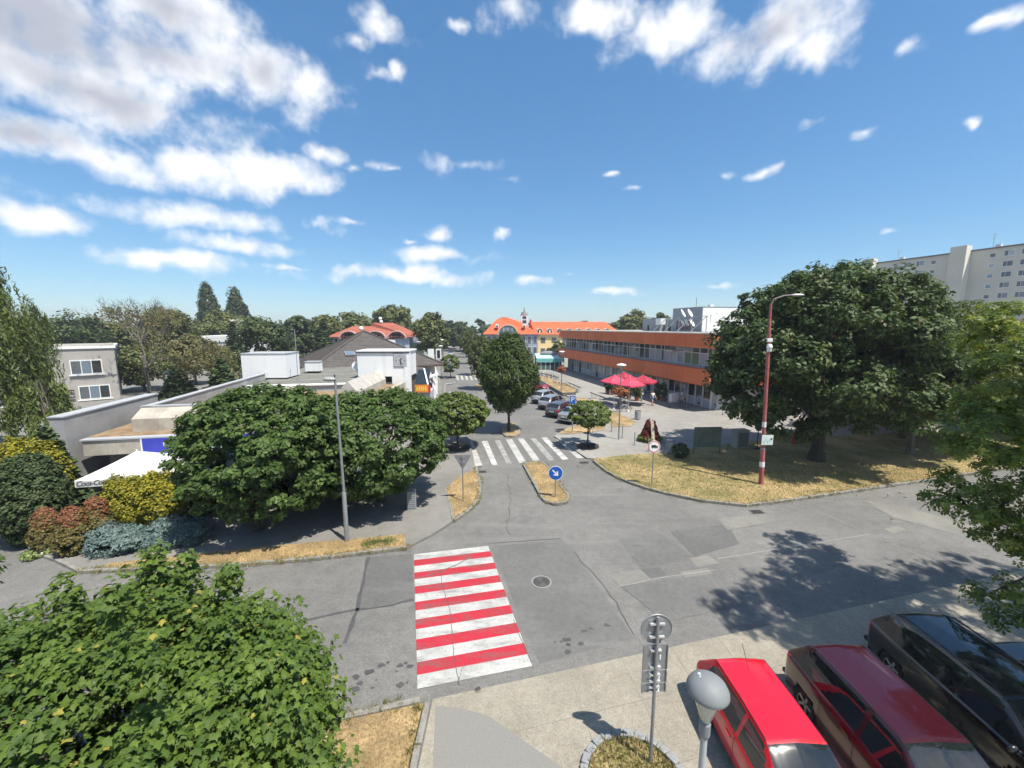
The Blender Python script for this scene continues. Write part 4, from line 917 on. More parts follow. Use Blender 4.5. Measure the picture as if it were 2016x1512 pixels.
while xx < LA + 24:
    if not any(a - 1.6 < xx < c + 1.6 for a, c in shafts): cols.append(xx)
    xx += 3.1
fl = 2.75
for ci, xx in enumerate(cols):
    wide = ci % 4 in (0, 1); w = 1.9 if wide else 1.2; h = 1.45 if wide else 1.1
    for f in range(7):
        z0 = TZ - 2.3 - f * fl
        o = fb_('window', xx - w / 2, xx + w / 2, .0, .06, z0, z0 + h, WFRAME)
        pm = rb.choice([G_DARK, G_MID, G_BLUE, G_DARK, G_PALE]); split = .62 if wide else 1.0
        fb_('pane', xx - w / 2 + .07, xx - w / 2 + (w - .14) * split, .06, .075, z0 + .08, z0 + h - .08, pm, o)
        if wide: fb_('pane', xx - w / 2 + (w - .1) * split + .05, xx + w / 2 - .07, .06, .075, z0 + .08, z0 + h - .08, G_DARK, o)
        fb_('sill', xx - w / 2 - .08, xx + w / 2 + .08, .0, .16, z0 - .08, z0 - .01, WHITE, o)
for (u, h) in ((1757, 4.2), (1940, 4.6)):
    x_ = along(u); mb = MB().tube([(x_, -3 * S_, TZ), (x_, -3 * S_, TZ + h)], .06, 6)
    mb.tube([(x_ - .9, -3 * S_, TZ + h * .9), (x_ + .9, -3 * S_, TZ + h * .9)], .04, 5); mb.tube([(x_ - .6, -3 * S_, TZ + h * .7), (x_ + .6, -3 * S_, TZ + h * .7)], .04, 5); mb.build('antenna', METAL, ap)
    MB().box(x_ - 1.4, x_ - .3, -3.6 * S_ - .4, -3.6 * S_ + .4, TZ + .35, TZ + 1.5).build('roof_cabinet', WHITE, ap)
# ================================================================== VEGETATION
BARK = mat('bark', (.085, .068, .05), .95, 6, .35, bump=.6, bscale=30)
BARKG = mat('grey_bark', (.17, .15, .125), .95, 6, .3, bump=.5, bscale=30)
LF_MAPLE = leafmat('maple_leaf', (.040, .078, .012), (.112, .172, .022), (.30, .27, .05), .25, .62, .02)
LF_BALL = leafmat('ball_maple_leaf', (.038, .072, .015), (.108, .170, .037), None, .3, .55)
LF_BALL2 = leafmat('light_ball_leaf', (0.058, 0.096, 0.016), (0.174, 0.230, 0.047), None, .3, .55)
LF_HORN = leafmat('hornbeam_leaf', (.034, .063, .012), (.100, .146, .030), None, .28, .6)
LF_CHES = leafmat('chestnut_leaf', (.036, .066, .019), (.105, .155, .042), (.12, .10, .04), .28, .55, .03)
LF_BRIGHT = leafmat('bright_leaf', (0.080, 0.128, 0.019), (0.275, 0.346, 0.053), (.30, .32, .07), .32, .45, .04)
LF_NEAR = leafmat('near_chestnut_leaf', (.050, .085, .016), (.20, .27, .05), (.36, .38, .09), .38, .5, .06)
LF_WILL = leafmat('willow_leaf', (.060, .088, .020), (.175, .215, .060), None, .3, .5)
LF_WILL2 = leafmat('green_willow_leaf', (0.080, 0.141, 0.019), (0.217, 0.307, 0.053), None, .3, .5)
LF_DARK = leafmat('dark_leaf', (0.026, 0.049, 0.015), (0.087, 0.115, 0.032), None, .15, .55)
LF_MID = leafmat('mid_leaf', (0.058, 0.079, 0.021), (0.160, 0.173, 0.047), None, .2, .55)
LF_DRY = leafmat('dry_leaf', (.085, .090, .030), (.20, .19, .07), (.25, .16, .08), .2, .6, .06)
LF_SPR = leafmat('spruce_needle', (0.023, 0.049, 0.019), (0.080, 0.115, 0.037), None, .08, .6)
LF_THUJ = leafmat('thuja_leaf', (0.026, 0.049, 0.015), (0.072, 0.100, 0.032), None, .1, .6)
LF_YEL = leafmat('golden_thuja_leaf', (.11, .12, .012), (.40, .36, .03), None, .25, .6)
LF_RED = leafmat('rusty_bush_leaf', (.085, .078, .022), (.20, .165, .05), None, .15, .6)
LF_RUST = leafmat('rust_top_leaf', (.15, .06, .025), (.28, .12, .055), None, .15, .6)
LF_BLUE = leafmat('blue_juniper_leaf', (.055, .095, .085), (.20, .27, .25), None, .1, .6)
def trunk(root, base_r, h, rng, limbs, m=BARK, lean=(0, 0), zs=0.0):
    b = MB(); pts = [(lean[0] * t * h + rng.normal() * .02 * h * .3, lean[1] * t * h + rng.normal() * .02 * h * .3, zs + t * h) for t in np.linspace(0, 1, 6)]
    pts[0] = (0, 0, zs - .1); b.tube(pts, [base_r * (1.35 if i == 0 else 1 - .09 * i) for i in range(6)], 9)
    top = pts[-1]
    for (q, r) in limbs:
        p0 = pts[rng.integers(3, 6)]; path = limb_path(rng, p0, q, 6); b.tube(path, [base_r * r * (1 - .16 * i) for i in range(6)], 6)
    return b.build('trunk', m, root, smooth=True)
def tree(name, loc, label, lobes, nc, per, cr, size, lm, seed, shape=KITE, tr=.18, th=2.0, limbs=7, cat='tree', group=None, shell=(.62, 1.0), up=.55, bark=BARK, flat=.75, wob=.5, zmin=None, parts=True, sizej=(.75, 1.3), tang=None, cull=.62):
    rng = np.random.default_rng(seed); root = empty(name, loc, rng.uniform(-.2, .2) if group == 'x' else 0, label, cat, group)
    P, Nn, Rn = clumps(rng, lobes, nc, per, cr, shell, flat, up, wob, zmin, cull)
    n = len(P); tg = None
    if tang is not None: tg = rng.normal(size=(n, 3)) * .6 + np.array(tang)
    me = leaf_mesh('crown', shape, P, Nn, rng.uniform(*sizej, n) * size, rng, Rn, tg); o = mesh_obj('crown', me, lm, root)
    if tr:
        lb = np.array(lobes, float); ls = []
        for k in range(limbs):
            q = lb[rng.integers(0, len(lb))]; d = rng.normal(size=3); d[2] = abs(d[2]); d /= np.linalg.norm(d); ls.append((tuple(q[:3] + d * q[3:] * .62), .42))
        trunk(root, tr, th, rng, ls, bark)
    return root
V = Vector
GZ = .11
def rl(rng, c, rad, n, lo, hi, squash=.8):    # extra lobes sprinkled on an ellipsoid for an uneven outline
    out = []
    for _ in range(n):
        d = rng.normal(size=3); d /= np.linalg.norm(d); d[2] = d[2] if d[2] > -.5 else -d[2]
        r = rng.uniform(lo, hi); out.append((c[0] + d[0] * rad[0] * .72, c[1] + d[1] * rad[1] * .72, c[2] + d[2] * rad[2] * .72, r, r, r * squash))
    return out
# ---- foreground maple: broad crown seen from above; its 300 most visible leaves are pieces of their own
rng = np.random.default_rng(3)
mroot = empty('maple_tree', (-6.2, 5.0, -.42), 0, 'broad green maple crown filling the lower left foreground', 'tree')
lob = [(0, 0, 3.3, 3.3, 2.9, 1.75), (1.35, .75, 3.2, 1.75, 1.7, 1.35), (2.0, -.6, 2.6, 1.7, 1.9, 1.7), (-1.8, .4, 3.3, 2.1, 1.9, 1.5), (-3.3, -.8, 2.2, 1.8, 1.7, 1.4), (.3, 1.55, 3.75, 1.05, .9, .95), (-.4, 1.9, 4.35, .5, .45, .75), (2.5, .9, 3.55, .5, .5, .8), (-1.6, 1.8, 3.8, .7, .6, .8), (1.2, -2.0, 3.2, 2.2, 1.6, 1.6), (-1.5, -2.0, 3.5, 2.4, 1.6, 1.6)]
P, Nn, Rn = clumps(rng, lob, 1350, 62, .36, (.56, 1.03), .55, .85, .6)
SP = [(-.5, 1.9, 4.3), (-.2, 1.75, 4.5), (.15, 1.9, 4.35), (2.25, .9, 3.75), (2.5, .6, 3.6), (-1.7, 1.5, 4.1), (-2.6, .7, 3.9), (1.2, 1.5, 4.55), (2.8, -.3, 3.2), (-3.9, .1, 2.9), (.5, .3, 5.0), (-1.2, -.2, 5.05), (1.6, -.6, 4.75)]
SP = [(a, b_, c_ + .62) for a, b_, c_ in SP]
for q in SP:      # upright sprigs breaking the outline
    P_, N_, R_ = clumps(rng, [(*q, .22, .22, .42)], 6, 30, .2, (.2, 1.0), 1.0, .8, .6); P = np.concatenate([P, P_]); Nn = np.concatenate([Nn, N_]); Rn = np.concatenate([Rn, R_])
Nn = Nn + np.array((.1, -.25, .5)); sz = rng.uniform(.55, 1.3, len(P)) * .122
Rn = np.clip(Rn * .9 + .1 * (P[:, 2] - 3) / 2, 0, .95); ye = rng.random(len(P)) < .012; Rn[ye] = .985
w = P + np.array(mroot.location); cam_d = np.linalg.norm(w - np.array((0, 0, 9.0)), axis=1)
un = unit(Nn); P_ok = None; vis = (un * unit(np.array((0, 0, 9.0)) - w)).sum(1) / cam_d ** 2 * sz ** 2 * (P[:, 2] > 3.4)
order = np.argsort(-vis); big = order[:2400][rng.permutation(2400)[:300]]; rest = np.setdiff1d(np.arange(len(P)), big)
tg = rng.normal(size=(len(P), 3)) * .5 + np.array((.35, -.5, -.35))
tag(mesh_obj('foliage', leaf_mesh('foliage', MAPLE, P[rest], Nn[rest], sz[rest], rng, Rn[rest], tg[rest]), LF_MAPLE, mroot), kind='stuff')
one = [leaf_mesh('leaf', MAPLE, np.zeros((1, 3)), np.array([[0, 0, 1.]]), np.array([1.]), rng, np.array([c])) for c in (.3, .55, .8, .985)]
for q in one: q.materials.append(LF_MAPLE)
for i in big:
    z = V(un[i]); t = V(tg[i]); t = (t - z * t.dot(z)).normalized(); x = t.cross(z)
    o = mesh_obj('leaf', one[0 if Rn[i] < .4 else 1 if Rn[i] < .65 else 2 if Rn[i] < .97 else 3], None, mroot)
    o.matrix_local = Matrix.Translation(V(P[i])) @ Matrix((x, t, z)).transposed().to_4x4() @ Matrix.Scale(sz[i], 4)
trunk(mroot, .16, 2.2, rng, [((1.5, .5, 3.6), .5), ((-1.8, .4, 3.7), .5), ((.2, 1.4, 4), .5), ((2, -.6, 3), .45), ((-3, -.2, 3.4), .45), ((.8, -1.8, 3.5), .45), ((-1.3, -1.8, 3.6), .45)])
tree('maple_tree', (-14.6, 7.6, .1), 'maple at the left frame edge with only its leaf tips showing', [(0, 0, 3.0, 2.1, 2.0, 1.8), (1.0, 1.0, 2.6, 1.1, 1.1, 1.0)], 90, 40, .4, .18, LF_MAPLE, 5, MAPLE, .12, 1.8)
# ---- the two large ball maples before the cafe
r2 = np.random.default_rng(8)
def ballmaple(loc, R_, zc, rz, label, seed, lm, nc, per, cr, size, tr=.16, th=None, skew=(0, 0), shape=KITE, extra=6):
    rr = np.random.default_rng(seed); lo = [(skew[0], skew[1], zc, R_, R_, rz)] + rl(rr, (skew[0], skew[1], zc), (R_ * .92, R_ * .92, rz * .92), extra, R_ * .3, R_ * .42)
    return tree('ball_maple', loc, label, lo, nc, per, cr, size, lm, seed, shape, tr, th or (zc - rz * .4), 6, shell=(.78, 1.02), up=.75, flat=.6, wob=.4)
ballmaple(at(508, 1042, GZ), 3.65, 3.5, 2.85, 'large round maple in front of the cafe, left one of the pair', 21, LF_BALL, 900, 62, .32, .17, .2, skew=(.55, .6), extra=12)
ballmaple(at(752, 985, GZ), 3.75, 3.15, 2.55, 'large round maple nearest the side road, right one of the pair', 22, LF_BALL, 900, 60, .32, .17, .2, skew=(-.35, .0), extra=12)
ballmaple(at(901, 881, GZ), 2.35, 2.62, 1.5, 'ball clipped tree on the left corner of the zebra crossing', 23, LF_BALL2, 330, 60, .26, .17, .09, 1.6)
ballmaple(at(1157, 879, GZ), 1.6, 2.5, .98, 'small ball clipped tree on the right side of the zebra crossing', 24, LF_BALL2, 220, 55, .2, .14, .07, 1.6, extra=4)
ballmaple(at(887, 743, GZ), 1.7, 2.6, 1.5, 'little round street tree far along the left pavement', 25, LF_BALL2, 90, 40, .34, .22, .07, 1.6, extra=4)
for (u, v, r_) in ((1157, 879, .85), (901, 881, .95)):      # planting discs
    o = MB().lathe([(.02, .0), (.02, .03), (r_, .03), (r_, .0)], 24, cap=False).build('tree_pit', mat('soil', (.06, .05, .04), 1, 4, .3)); o.location = at(u, v, .105); tag(o, kind='structure')
# ---- hornbeams on the median
def horn(u, v, label, s, seed, lm=LF_HORN, nc=700, per=62, size=.16):
    lo = [(0, 0, 4.6, 2.2, 2.2, 2.6), (0, .1, 6.2, 1.75, 1.75, 1.9), (-.2, 0, 3.2, 1.7, 1.7, 1.4), (.9, -.4, 4.8, 1.6, 1.5, 2.0), (-1.0, -.2, 5.0, 1.5, 1.5, 2.1), (.1, -.3, 7.3, .9, .9, .95), (.7, .2, 6.6, 1.0, 1.0, 1.2), (-.8, 0, 6.5, 1.0, 1.0, 1.2)]
    lo = [tuple(q * s for q in l) for l in lo]
    return tree('hornbeam_tree', at(u, v, GZ), label, lo, nc, per, .32 * s, size, lm, seed, KITE, .13 * s, 2.2 * s, 8, shell=(.72, 1.02), up=.5, flat=1.5, wob=.35, tang=(0, 0, 1.2))
horn(1002, 848, 'tall egg shaped hornbeam on the median behind the zebra crossing', 1.02, 31)
horn(953, 766, 'yellowish hornbeam on the median behind the egg shaped one', .92, 32, LF_MID, 240, 40, .22)
horn(940, 738, 'third median hornbeam, half hidden further up the street', .9, 33, LF_MID, 160, 36, .25)
for i, (u, v, s, lb) in enumerate(((928, 716, 1.0, 'slender street tree at the far bend, nearest of the far row'), (918, 703, 1.0, 'slender street tree at the far bend, middle of the far row'), (926, 697, 1.05, 'slender street tree at the far bend, last of the far row'))): horn(u, v, lb, s, 40 + i, LF_MID, 120, 30, .32)
# ---- big dark trees on the corner lawn
rr = np.random.default_rng(51)
lo = [(0, 0, 7.6, 5.6, 5.0, 4.6), (-4.3, -.6, 6.0, 3.2, 3.2, 3.4), (4.4, .5, 6.6, 3.6, 3.4, 3.6), (-1.6, -1.6, 10.0, 3.0, 2.8, 2.6), (2.2, 0, 10.2, 3.2, 3.0, 2.6), (-3.0, -1.5, 3.6, 2.6, 2.4, 1.7), (2.4, -1.8, 4.0, 2.6, 2.3, 1.6)] + rl(rr, (0, 0, 7.0), (8.2, 6.8, 6.2), 60, .9, 1.6)
tree('chestnut_tree', at(1606, 906, GZ), 'huge dark tree with a thick trunk on the corner lawn', lo, 1750, 62, .55, .25, LF_CHES, 51, KITE, .42, 4.2, 14, cull=.38, shell=(.7, 1.05), up=.6, zmin=1.6)
rr = np.random.default_rng(52); lo = [(0, 0, 6.0, 4.4, 4.0, 3.6), (2.8, 0, 6.6, 3.2, 3, 3), (-2.6, .4, 5.4, 2.6, 2.6, 2.4)] + rl(rr, (0, 0, 6.0), (6.2, 5.4, 4.6), 34, .8, 1.4)
tree('chestnut_tree', at(1790, 893, GZ), 'smaller dark tree with slim forked trunk right of the huge one', lo, 800, 56, .5, .25, LF_MID, 52, KITE, .2, 3.2, 9, shell=(.66, 1.03), bark=BARKG)
for i, (x, y_, s, m, lb) in enumerate(((31.5, 31.5, .85, LF_DARK, 'dark tree standing close behind the slim forked one'), (35.5, 29.5, .8, LF_CHES, 'dark tree at the right end of the corner lawn'), (36, 37, 1.0, LF_BRIGHT, 'bushy lighter tree below the apartment block, behind the lawn'), (46, 39, 1.05, LF_BRIGHT, 'yellow green tree below the apartment block at the right edge'), (44, 31, .9, LF_MID, 'leafy tree at the right frame edge over the side road'), (47, 46, 1.15, LF_DARK, 'tall dark tree right in front of the apartment block, at frame edge'))):
    rr = np.random.default_rng(60 + i); lo = [(0, 0, 5.6 * s, 4.2 * s, 4 * s, 4.2 * s)] + rl(rr, (0, 0, 5.6 * s), (4.6 * s, 4.4 * s, 4.2 * s), 14, 1.1, 2.0)
    tree('broadleaf_tree', (x, y_, .1), lb, lo, 330, 46, .75, .36, m, 60 + i, KITE, .22, 2.5, 6)
# near tree whose branches reach in from the right, and whose shade falls on the road
rr = np.random.default_rng(71)
def nl(u, v, Y, r): p = atY(u, v, Y); return (p.x - 14.6, p.y - 8.0, p.z, r[0], r[1], r[2])
lo = [(-.8, -.5, 12.4, 2.7, 1.8, 1.7), (1.2, .2, 12.6, 2.6, 2.4, 2.0), (-.3, -1.4, 11.0, 2.2, 1.5, 1.6), (3.6, -.4, 12.0, 3.0, 2.4, 2.0), (.6, -3.4, 11.5, 2.6, 2.0, 1.8), (3.4, -3.2, 11.0, 3.0, 2.4, 2.0), (6.8, .3, 12.0, 3.2, 2.6, 2.0), (6.6, -3.2, 11.4, 3.0, 2.4, 2.0), nl(1945, 850, 10.0, (1.25, 1.0, .85)), nl(1925, 985, 9.6, (1.25, 1.0, .6)), nl(2000, 1040, 9.4, (1.0, .9, .6)), nl(1985, 1195, 9.2, (.75, .7, .5)), nl(2005, 760, 11.0, (1.5, 1.3, 1.2)), nl(1990, 640, 12.5, (1.3, 1.2, 1.0)), nl(2070, 900, 10.5, (1.5, 1.4, 1.4))]
tree('chestnut_tree', (14.6, 8.0, .03), 'near chestnut reaching into the frame from the right with bright sunlit leaves', lo, 1150, 26, .40, .26, LF_NEAR, 71, PALM, .2, 8.5, 14, shell=(.6, 1.03), up=.8)
lo = [(0, 0, 3.3, .9, .8, .55), (.7, -.2, 3.1, .8, .8, .5)]
# ---- willow and far left garden
def willow(name, loc, label, H_, R_, ns, lm, seed, size, low=.3, tr=.35, skew=0.0):
    rng = np.random.default_rng(seed); root = empty(name, loc, 0, label, 'tree'); P = []; T = []; Rn = []
    for _ in range(ns):
        if _ % 26 == 0: a0 = rng.uniform(0, 6.283); r0 = R_ * math.sqrt(rng.random()); zj = rng.uniform(.84, 1.02); lj = rng.uniform(.5, 1.0)
        x, y = r0 * math.cos(a0) + rng.normal() * .05 * R_, r0 * math.sin(a0) + rng.normal() * .05 * R_; r = math.hypot(x, y); a = math.atan2(y, x); z0 = H_ * (1 - .42 * min(r / R_, 1.1) ** 2) * zj * rng.uniform(.96, 1.0); ln = (z0 - H_ * low) * lj * rng.uniform(.5, 1.0); k = max(6, int(ln / (size * .42))); t = np.linspace(0, 1, k)
        ph = rng.uniform(0, 6); dr = np.array((math.cos(a), math.sin(a)))
        px_ = x + dr[0] * .25 * np.sqrt(t) + .12 * np.sin(4 * t + ph) + rng.normal(size=k) * .05; py_ = y + dr[1] * .25 * np.sqrt(t) + rng.normal(size=k) * .05
        P.append(np.column_stack([px_, py_, z0 + .35 * np.sin(np.minimum(t * 6, 3.14)) * .5 - ln * t])); T.append(np.column_stack([rng.normal(size=(k, 2)) * .35, -np.ones(k)])); Rn.append(np.clip(rng.normal(.5, .25) + rng.normal(size=k) * .15, 0, 1))
    P = np.concatenate(P); T = np.concatenate(T); Rn = np.concatenate(Rn); n = len(P)
    Nn = rng.normal(size=(n, 3)) * .7 + np.column_stack([P[:, :2] / R_, np.full(n, .4)])
    mesh_obj('crown', leaf_mesh('crown', NEEDLE, P, Nn, rng.uniform(.8, 1.3, n) * size, rng, Rn, T), lm, root)
    trunk(root, tr, H_ * .5, rng, [((R_ * .5 * math.cos(q), R_ * .5 * math.sin(q), H_ * .85), .45) for q in np.linspace(0, 5.5, 7)], BARKG)
    return root
willow('willow_tree', (-36.6, 23.5, .1), 'tall weeping willow cut by the left frame edge', 17.0, 6.4, 2000, LF_WILL, 81, .27, .12)
willow('willow_tree', (-28.4, 24.2, .1), 'lower drooping willow branches beside the grey house', 6.8, 1.8, 420, LF_WILL, 82, .25, .3, .14)
willow('willow_tree', (at(430, 738).x, at(430, 738).y, .1), 'small bright green weeping willow behind the white roof box', 6.0, 3.1, 520, LF_WILL2, 83, .36, .1, .15)
# thin half bare tree
def bare_tree(loc, label, H_, seed, spread=.55, leaf=True):
    rng = np.random.default_rng(seed); root = empty('bare_tree', loc, 0, label, 'tree'); b = MB(); tips = []
    def grow(p, d, l, r, dep):
        q = p + d * l; mid = p + d * l * .5 + V(rng.normal(size=3)) * l * .05; b.tube([p, mid, q], [r, r * .85, r * .68], 5 if dep > 1 else 4, cap=False)
        if dep == 0: tips.append(q); return
        for _ in range(3 if dep > 2 else 2 + (rng.random() < .4)):
            nd = (d + V(rng.normal(size=3)) * spread); nd.z = nd.z * .8 + .28; nd.normalize(); grow(q, nd, l * rng.uniform(.62, .84), r * .62, dep - 1)
        if dep > 1: tips.append(q)
    grow(V((0, 0, -.1)), V((0, 0, 1)), H_ * .27, H_ * .016, 6)
    b.build('branches', BARKG, root, fix=False)
    if leaf:
        T = np.array([tuple(t) for t in tips]); T = T[T[:, 2] < H_ * .70]; P = np.repeat(T, 9, 0) + rng.normal(size=(len(T) * 9, 3)) * .35; n = len(P)
        mesh_obj('foliage', leaf_mesh('foliage', KITE, P, rng.normal(size=(n, 3)) + np.array((0, 0, .6)), rng.uniform(.7, 1.3, n) * .24, rng), LF_DRY, root)
    return root
bare_tree((at(295, 790).x, at(295, 790).y, .1), 'half bare thin tree with twiggy top beside the grey house', 15.5, 91, .42)
bare_tree((-37, 50, .1), 'second sparse dry tree right of the half bare one', 9.0, 92, .6)
# conifers
def conifer(loc, label, H_, R_, seed, lm=LF_SPR, rows=22, size=.45, name='spruce_tree', cat='tree'):
    rng = np.random.default_rng(seed); root = empty(name, loc, 0, label, cat); P = []; T = []; Nn = []
    for i in range(rows):
        f = (i + .3) / rows; z = H_ * (.06 + .92 * f); rad = R_ * (1 - f) ** .85 * rng.uniform(.85, 1.1) + .05; nb = max(5, int(13 * (1 - f) + 5))
        for k in range(nb):
            a = 6.283 * k / nb + rng.uniform(-.3, .3) + i; m = max(3, int(rad / (size * .3)) + 2); t = np.linspace(.15, 1, m) * rng.uniform(.8, 1.1)
            d = np.array((math.cos(a), math.sin(a))); side = np.array((-d[1], d[0]))
            for sgn in (-1, 0, 1):
                o = side * sgn * .22 * rad * t[:, None]
                P.append(np.column_stack([d[0] * rad * t + o[:, 0], d[1] * rad * t + o[:, 1], z - .16 * rad * t + rng.normal(size=m) * .04])); T.append(np.tile((d[0] + side[0] * sgn * .6, d[1] + side[1] * sgn * .6, -.12), (m, 1))); Nn.append(np.tile((d[0] * .25, d[1] * .25, 1.0), (m, 1)) + rng.normal(size=(m, 3)) * .3)
    P, T, Nn = map(np.concatenate, (P, T, Nn)); n = len(P)
    mesh_obj('crown', leaf_mesh('crown', CARD, P, Nn, rng.uniform(.7, 1.2, n) * size, rng, None, T), lm, root)
    MB().tube([(0, 0, -.1), (0, 0, H_ * .9)], [R_ * .09, .02], 7).build('trunk', BARK, root)
    return root
conifer((-20.9, 17.5, .1), 'small dark spruce beside the cafe parapet', 4.6, 1.35, 101, size=.32)
conifer((at(630, 720).x * 1.25, 82, .1), 'bluish spruce left of the red roof villa', 10.2, 2.6, 102, size=.8)
conifer((-41, 88, .1), 'taller spruce among the trees left of the villa', 11.0, 2.8, 103, size=.8)
conifer((-33.5, 46, .1), 'dark conifer under the half bare tree', 5.5, 2.4, 104, size=.5)
conifer((-39.5, 47, .1), 'second dark conifer right of the grey house', 4.6, 2.2, 105, size=.5)
# two poplars
for (u, vt, Y, lb, sd) in ((405, 557, 150, 'taller left poplar of the pair on the skyline', 111), (461, 567, 150, 'broader right poplar of the pair on the skyline', 112)):
    p = atY(u, vt, Y); h = p.z; rad = 3.2 if sd == 111 else 3.6
    lo = [(0, 0, h * .5, rad, rad, h * .30), (.3, 0, h * .72, rad * .8, rad * .8, h * .2), (-.3, 0, h * .86, rad * .5, rad * .5, h * .14), (1.2, 0, h * .6, rad * .7, rad * .7, h * .2), (-1.3, 0, h * .55, rad * .7, rad * .7, h * .2)]
    tree('poplar_tree', (p.x, Y, 0), lb, lo, 260, 34, .9, .75, LF_DARK, sd, KITE, .4, h * .3, 4, flat=1.6, wob=.4, tang=(0, 0, 1.0))
# named trees of the middle distance: (u, v top, half width px, Y, material, label)
MT = [(120, 625, 75, 78, LF_DARK, 'broad dark tree left of the grey house roof'), (320, 600, 45, 75, LF_MID, 'round green tree behind the half bare tree'), (210, 632, 50, 90, LF_MID, 'mid green tree above the grey house roof'),
      (435, 622, 60, 100, LF_MID, 'olive tree below the two poplars'), (515, 626, 52, 72, LF_DARK, 'very dark tree between the white buildings'), (585, 620, 30, 92, LF_DARK, 'dark tree with flat top left of the spruces'), (640, 622, 40, 105, LF_MID, 'olive tree behind the spruces'),
      (700, 615, 42, 125, LF_MID, 'olive tree behind the left end of the villa roof'), (777, 602, 40, 118, LF_MID, 'tall tree behind the right end of the villa roof'), (848, 614, 37, 92, LF_MID, 'large linden on the left side of the far street'), (905, 634, 30, 150, LF_DARK, 'dark tree closing the view along the street'),
      (1255, 610, 34, 120, LF_MID, 'tree above the orange building left of its plant rooms'), (1215, 632, 26, 135, LF_MID, 'low bush like tree at the end of the hotel roof'), (1098, 672, 17, 92, LF_MID, 'small tree before the yellow hotel wing'), (1300, 614, 22, 130, LF_MID, 'tree peeking over the grey plant room'), (375, 655, 40, 62, LF_DRY, 'dusty olive tree right of the half bare tree'), (560, 690, 40, 75, LF_DARK, 'dark shrub like tree behind the white roof box'), (275, 690, 50, 56, LF_MID, 'mixed green tree beneath the half bare tree')]
for i, (u, vt, hw, Y, m, lb) in enumerate(MT):
    p = atY(u, vt, Y); h = p.z; rad = hw * mpx(Y, 5); rr = np.random.default_rng(200 + i); zc = h * .58; rz = h * .42
    lo = [(0, 0, zc, rad * .85, rad * .85, rz * .92)] + rl(rr, (0, 0, zc), (rad, rad, rz), 9, rad * .28, rad * .45)
    sc_ = max(.3, Y * .0052); tree('broadleaf_tree', (p.x, Y, 0), lb, lo, 150, 42, rad * .2 + .1, sc_, m, 200 + i, CARD, .2, h * .3, 3, shell=(.6, 1.02))
# the far wood behind the town
rng = np.random.default_rng(300); lo = []
for k in range(150):
    az0 = R(rng.uniform(-60, 34)); d = rng.uniform(150, 330); h = rng.uniform(7.5, 11.5) * (1 + (d - 150) / 900); 
    if az0 > R(22): h *= .8
    r = rng.uniform(4, 8); lo.append((d * math.sin(az0), d * math.cos(az0), h * .5, r, r, h * .5))
P, Nn, Rn = clumps(rng, lo, 3200, 20, 1.7, (.75, 1.0), .8, .6, .5)
wd_ = mesh_obj('distant_wood', leaf_mesh('distant_wood', CARD, P, Nn, rng.uniform(.8, 1.3, len(P)) * 1.7, rng, Rn), leafmat('far_leaf', (.035, .055, .026), (.085, .11, .05), None, .15, .6)); tag(wd_, 'far tree line along the horizon behind the town', 'wood', kind='stuff')
# ---- shrubs by the cafe terrace
def shrub(name, loc, label, lobes, nc, per, cr, size, lm, seed, shape=CARD, cat='shrub', **kw): return tree(name, loc, label, lobes, nc, per, cr, size, lm, seed, shape, 0, 0, 0, cat, **kw)
shrub('clipped_hedge', (-20.1, 15.9, .1), 'large dark green clipped hedge ovoid at the corner', [(0, 0, 1.75, 1.2, 1.1, 1.95), (-.1, .1, 2.5, .9, .9, 1.1)], 620, 60, .16, .085, LF_THUJ, 401, shell=(.85, 1.0), flat=1.2)
shrub('golden_thuja', (-21.4, 16.9, .1), 'yellow green thuja showing above the dark hedge ovoid', [(0, 0, 2.0, 1.3, .9, 2.1), (.75, .1, 2.2, .75, .8, 1.65)], 420, 50, .18, .09, LF_YEL, 402, shell=(.85, 1.02), flat=1.5)
for (u, v, r_, h, lb, sd) in ((72, 1092, .46, 1.6, 'rust topped conical bush next to the hedge ovoid', 411), (126, 1098, .58, 1.75, 'largest rust topped conical bush, middle of the three', 412), (176, 1078, .48, 1.85, 'rust topped conical bush nearest the golden thujas', 413)):
    p = at(u, v, GZ) + V((0, .45, 0)); o = shrub('conical_bush', p, lb, [(0, 0, h * .35, r_, r_, h * .42), (0, 0, h * .6, r_ * .72, r_ * .72, h * .38)], 260, 56, .13, .065, LF_RED, sd, shell=(.85, 1.02), flat=1.0)
    rg = np.random.default_rng(sd + 50); Pp, Nq, Rq = clumps(rg, [(0, 0, h * .72, r_ * .62, r_ * .62, h * .30)], 130, 56, .12, (.9, 1.06), 1.0, .6, .5, zmin=h * .62)
    mesh_obj('rusty_top', leaf_mesh('rusty_top', CARD, Pp, Nq, rg.uniform(.8, 1.2, len(Pp)) * .065, rg, Rq), LF_RUST, o)
for (u, v, r_, h, lb, sd) in ((238, 1050, .85, 2.25, 'golden yellow thuja in front of the parasols, left one', 421), (306, 1044, .95, 2.35, 'golden yellow thuja in front of the parasols, right one', 422)):
    shrub('golden_thuja', at(u, v, GZ) + V((0, .5, 0)), lb, [(0, 0, h * .5, r_, r_ * .9, h * .5), (-.35, 0, h * .7, r_ * .5, r_ * .5, h * .34), (.35, 0, h * .68, r_ * .5, r_ * .5, h * .34)], 420, 52, .15, .08, LF_YEL, sd, shell=(.8, 1.04), flat=1.6)
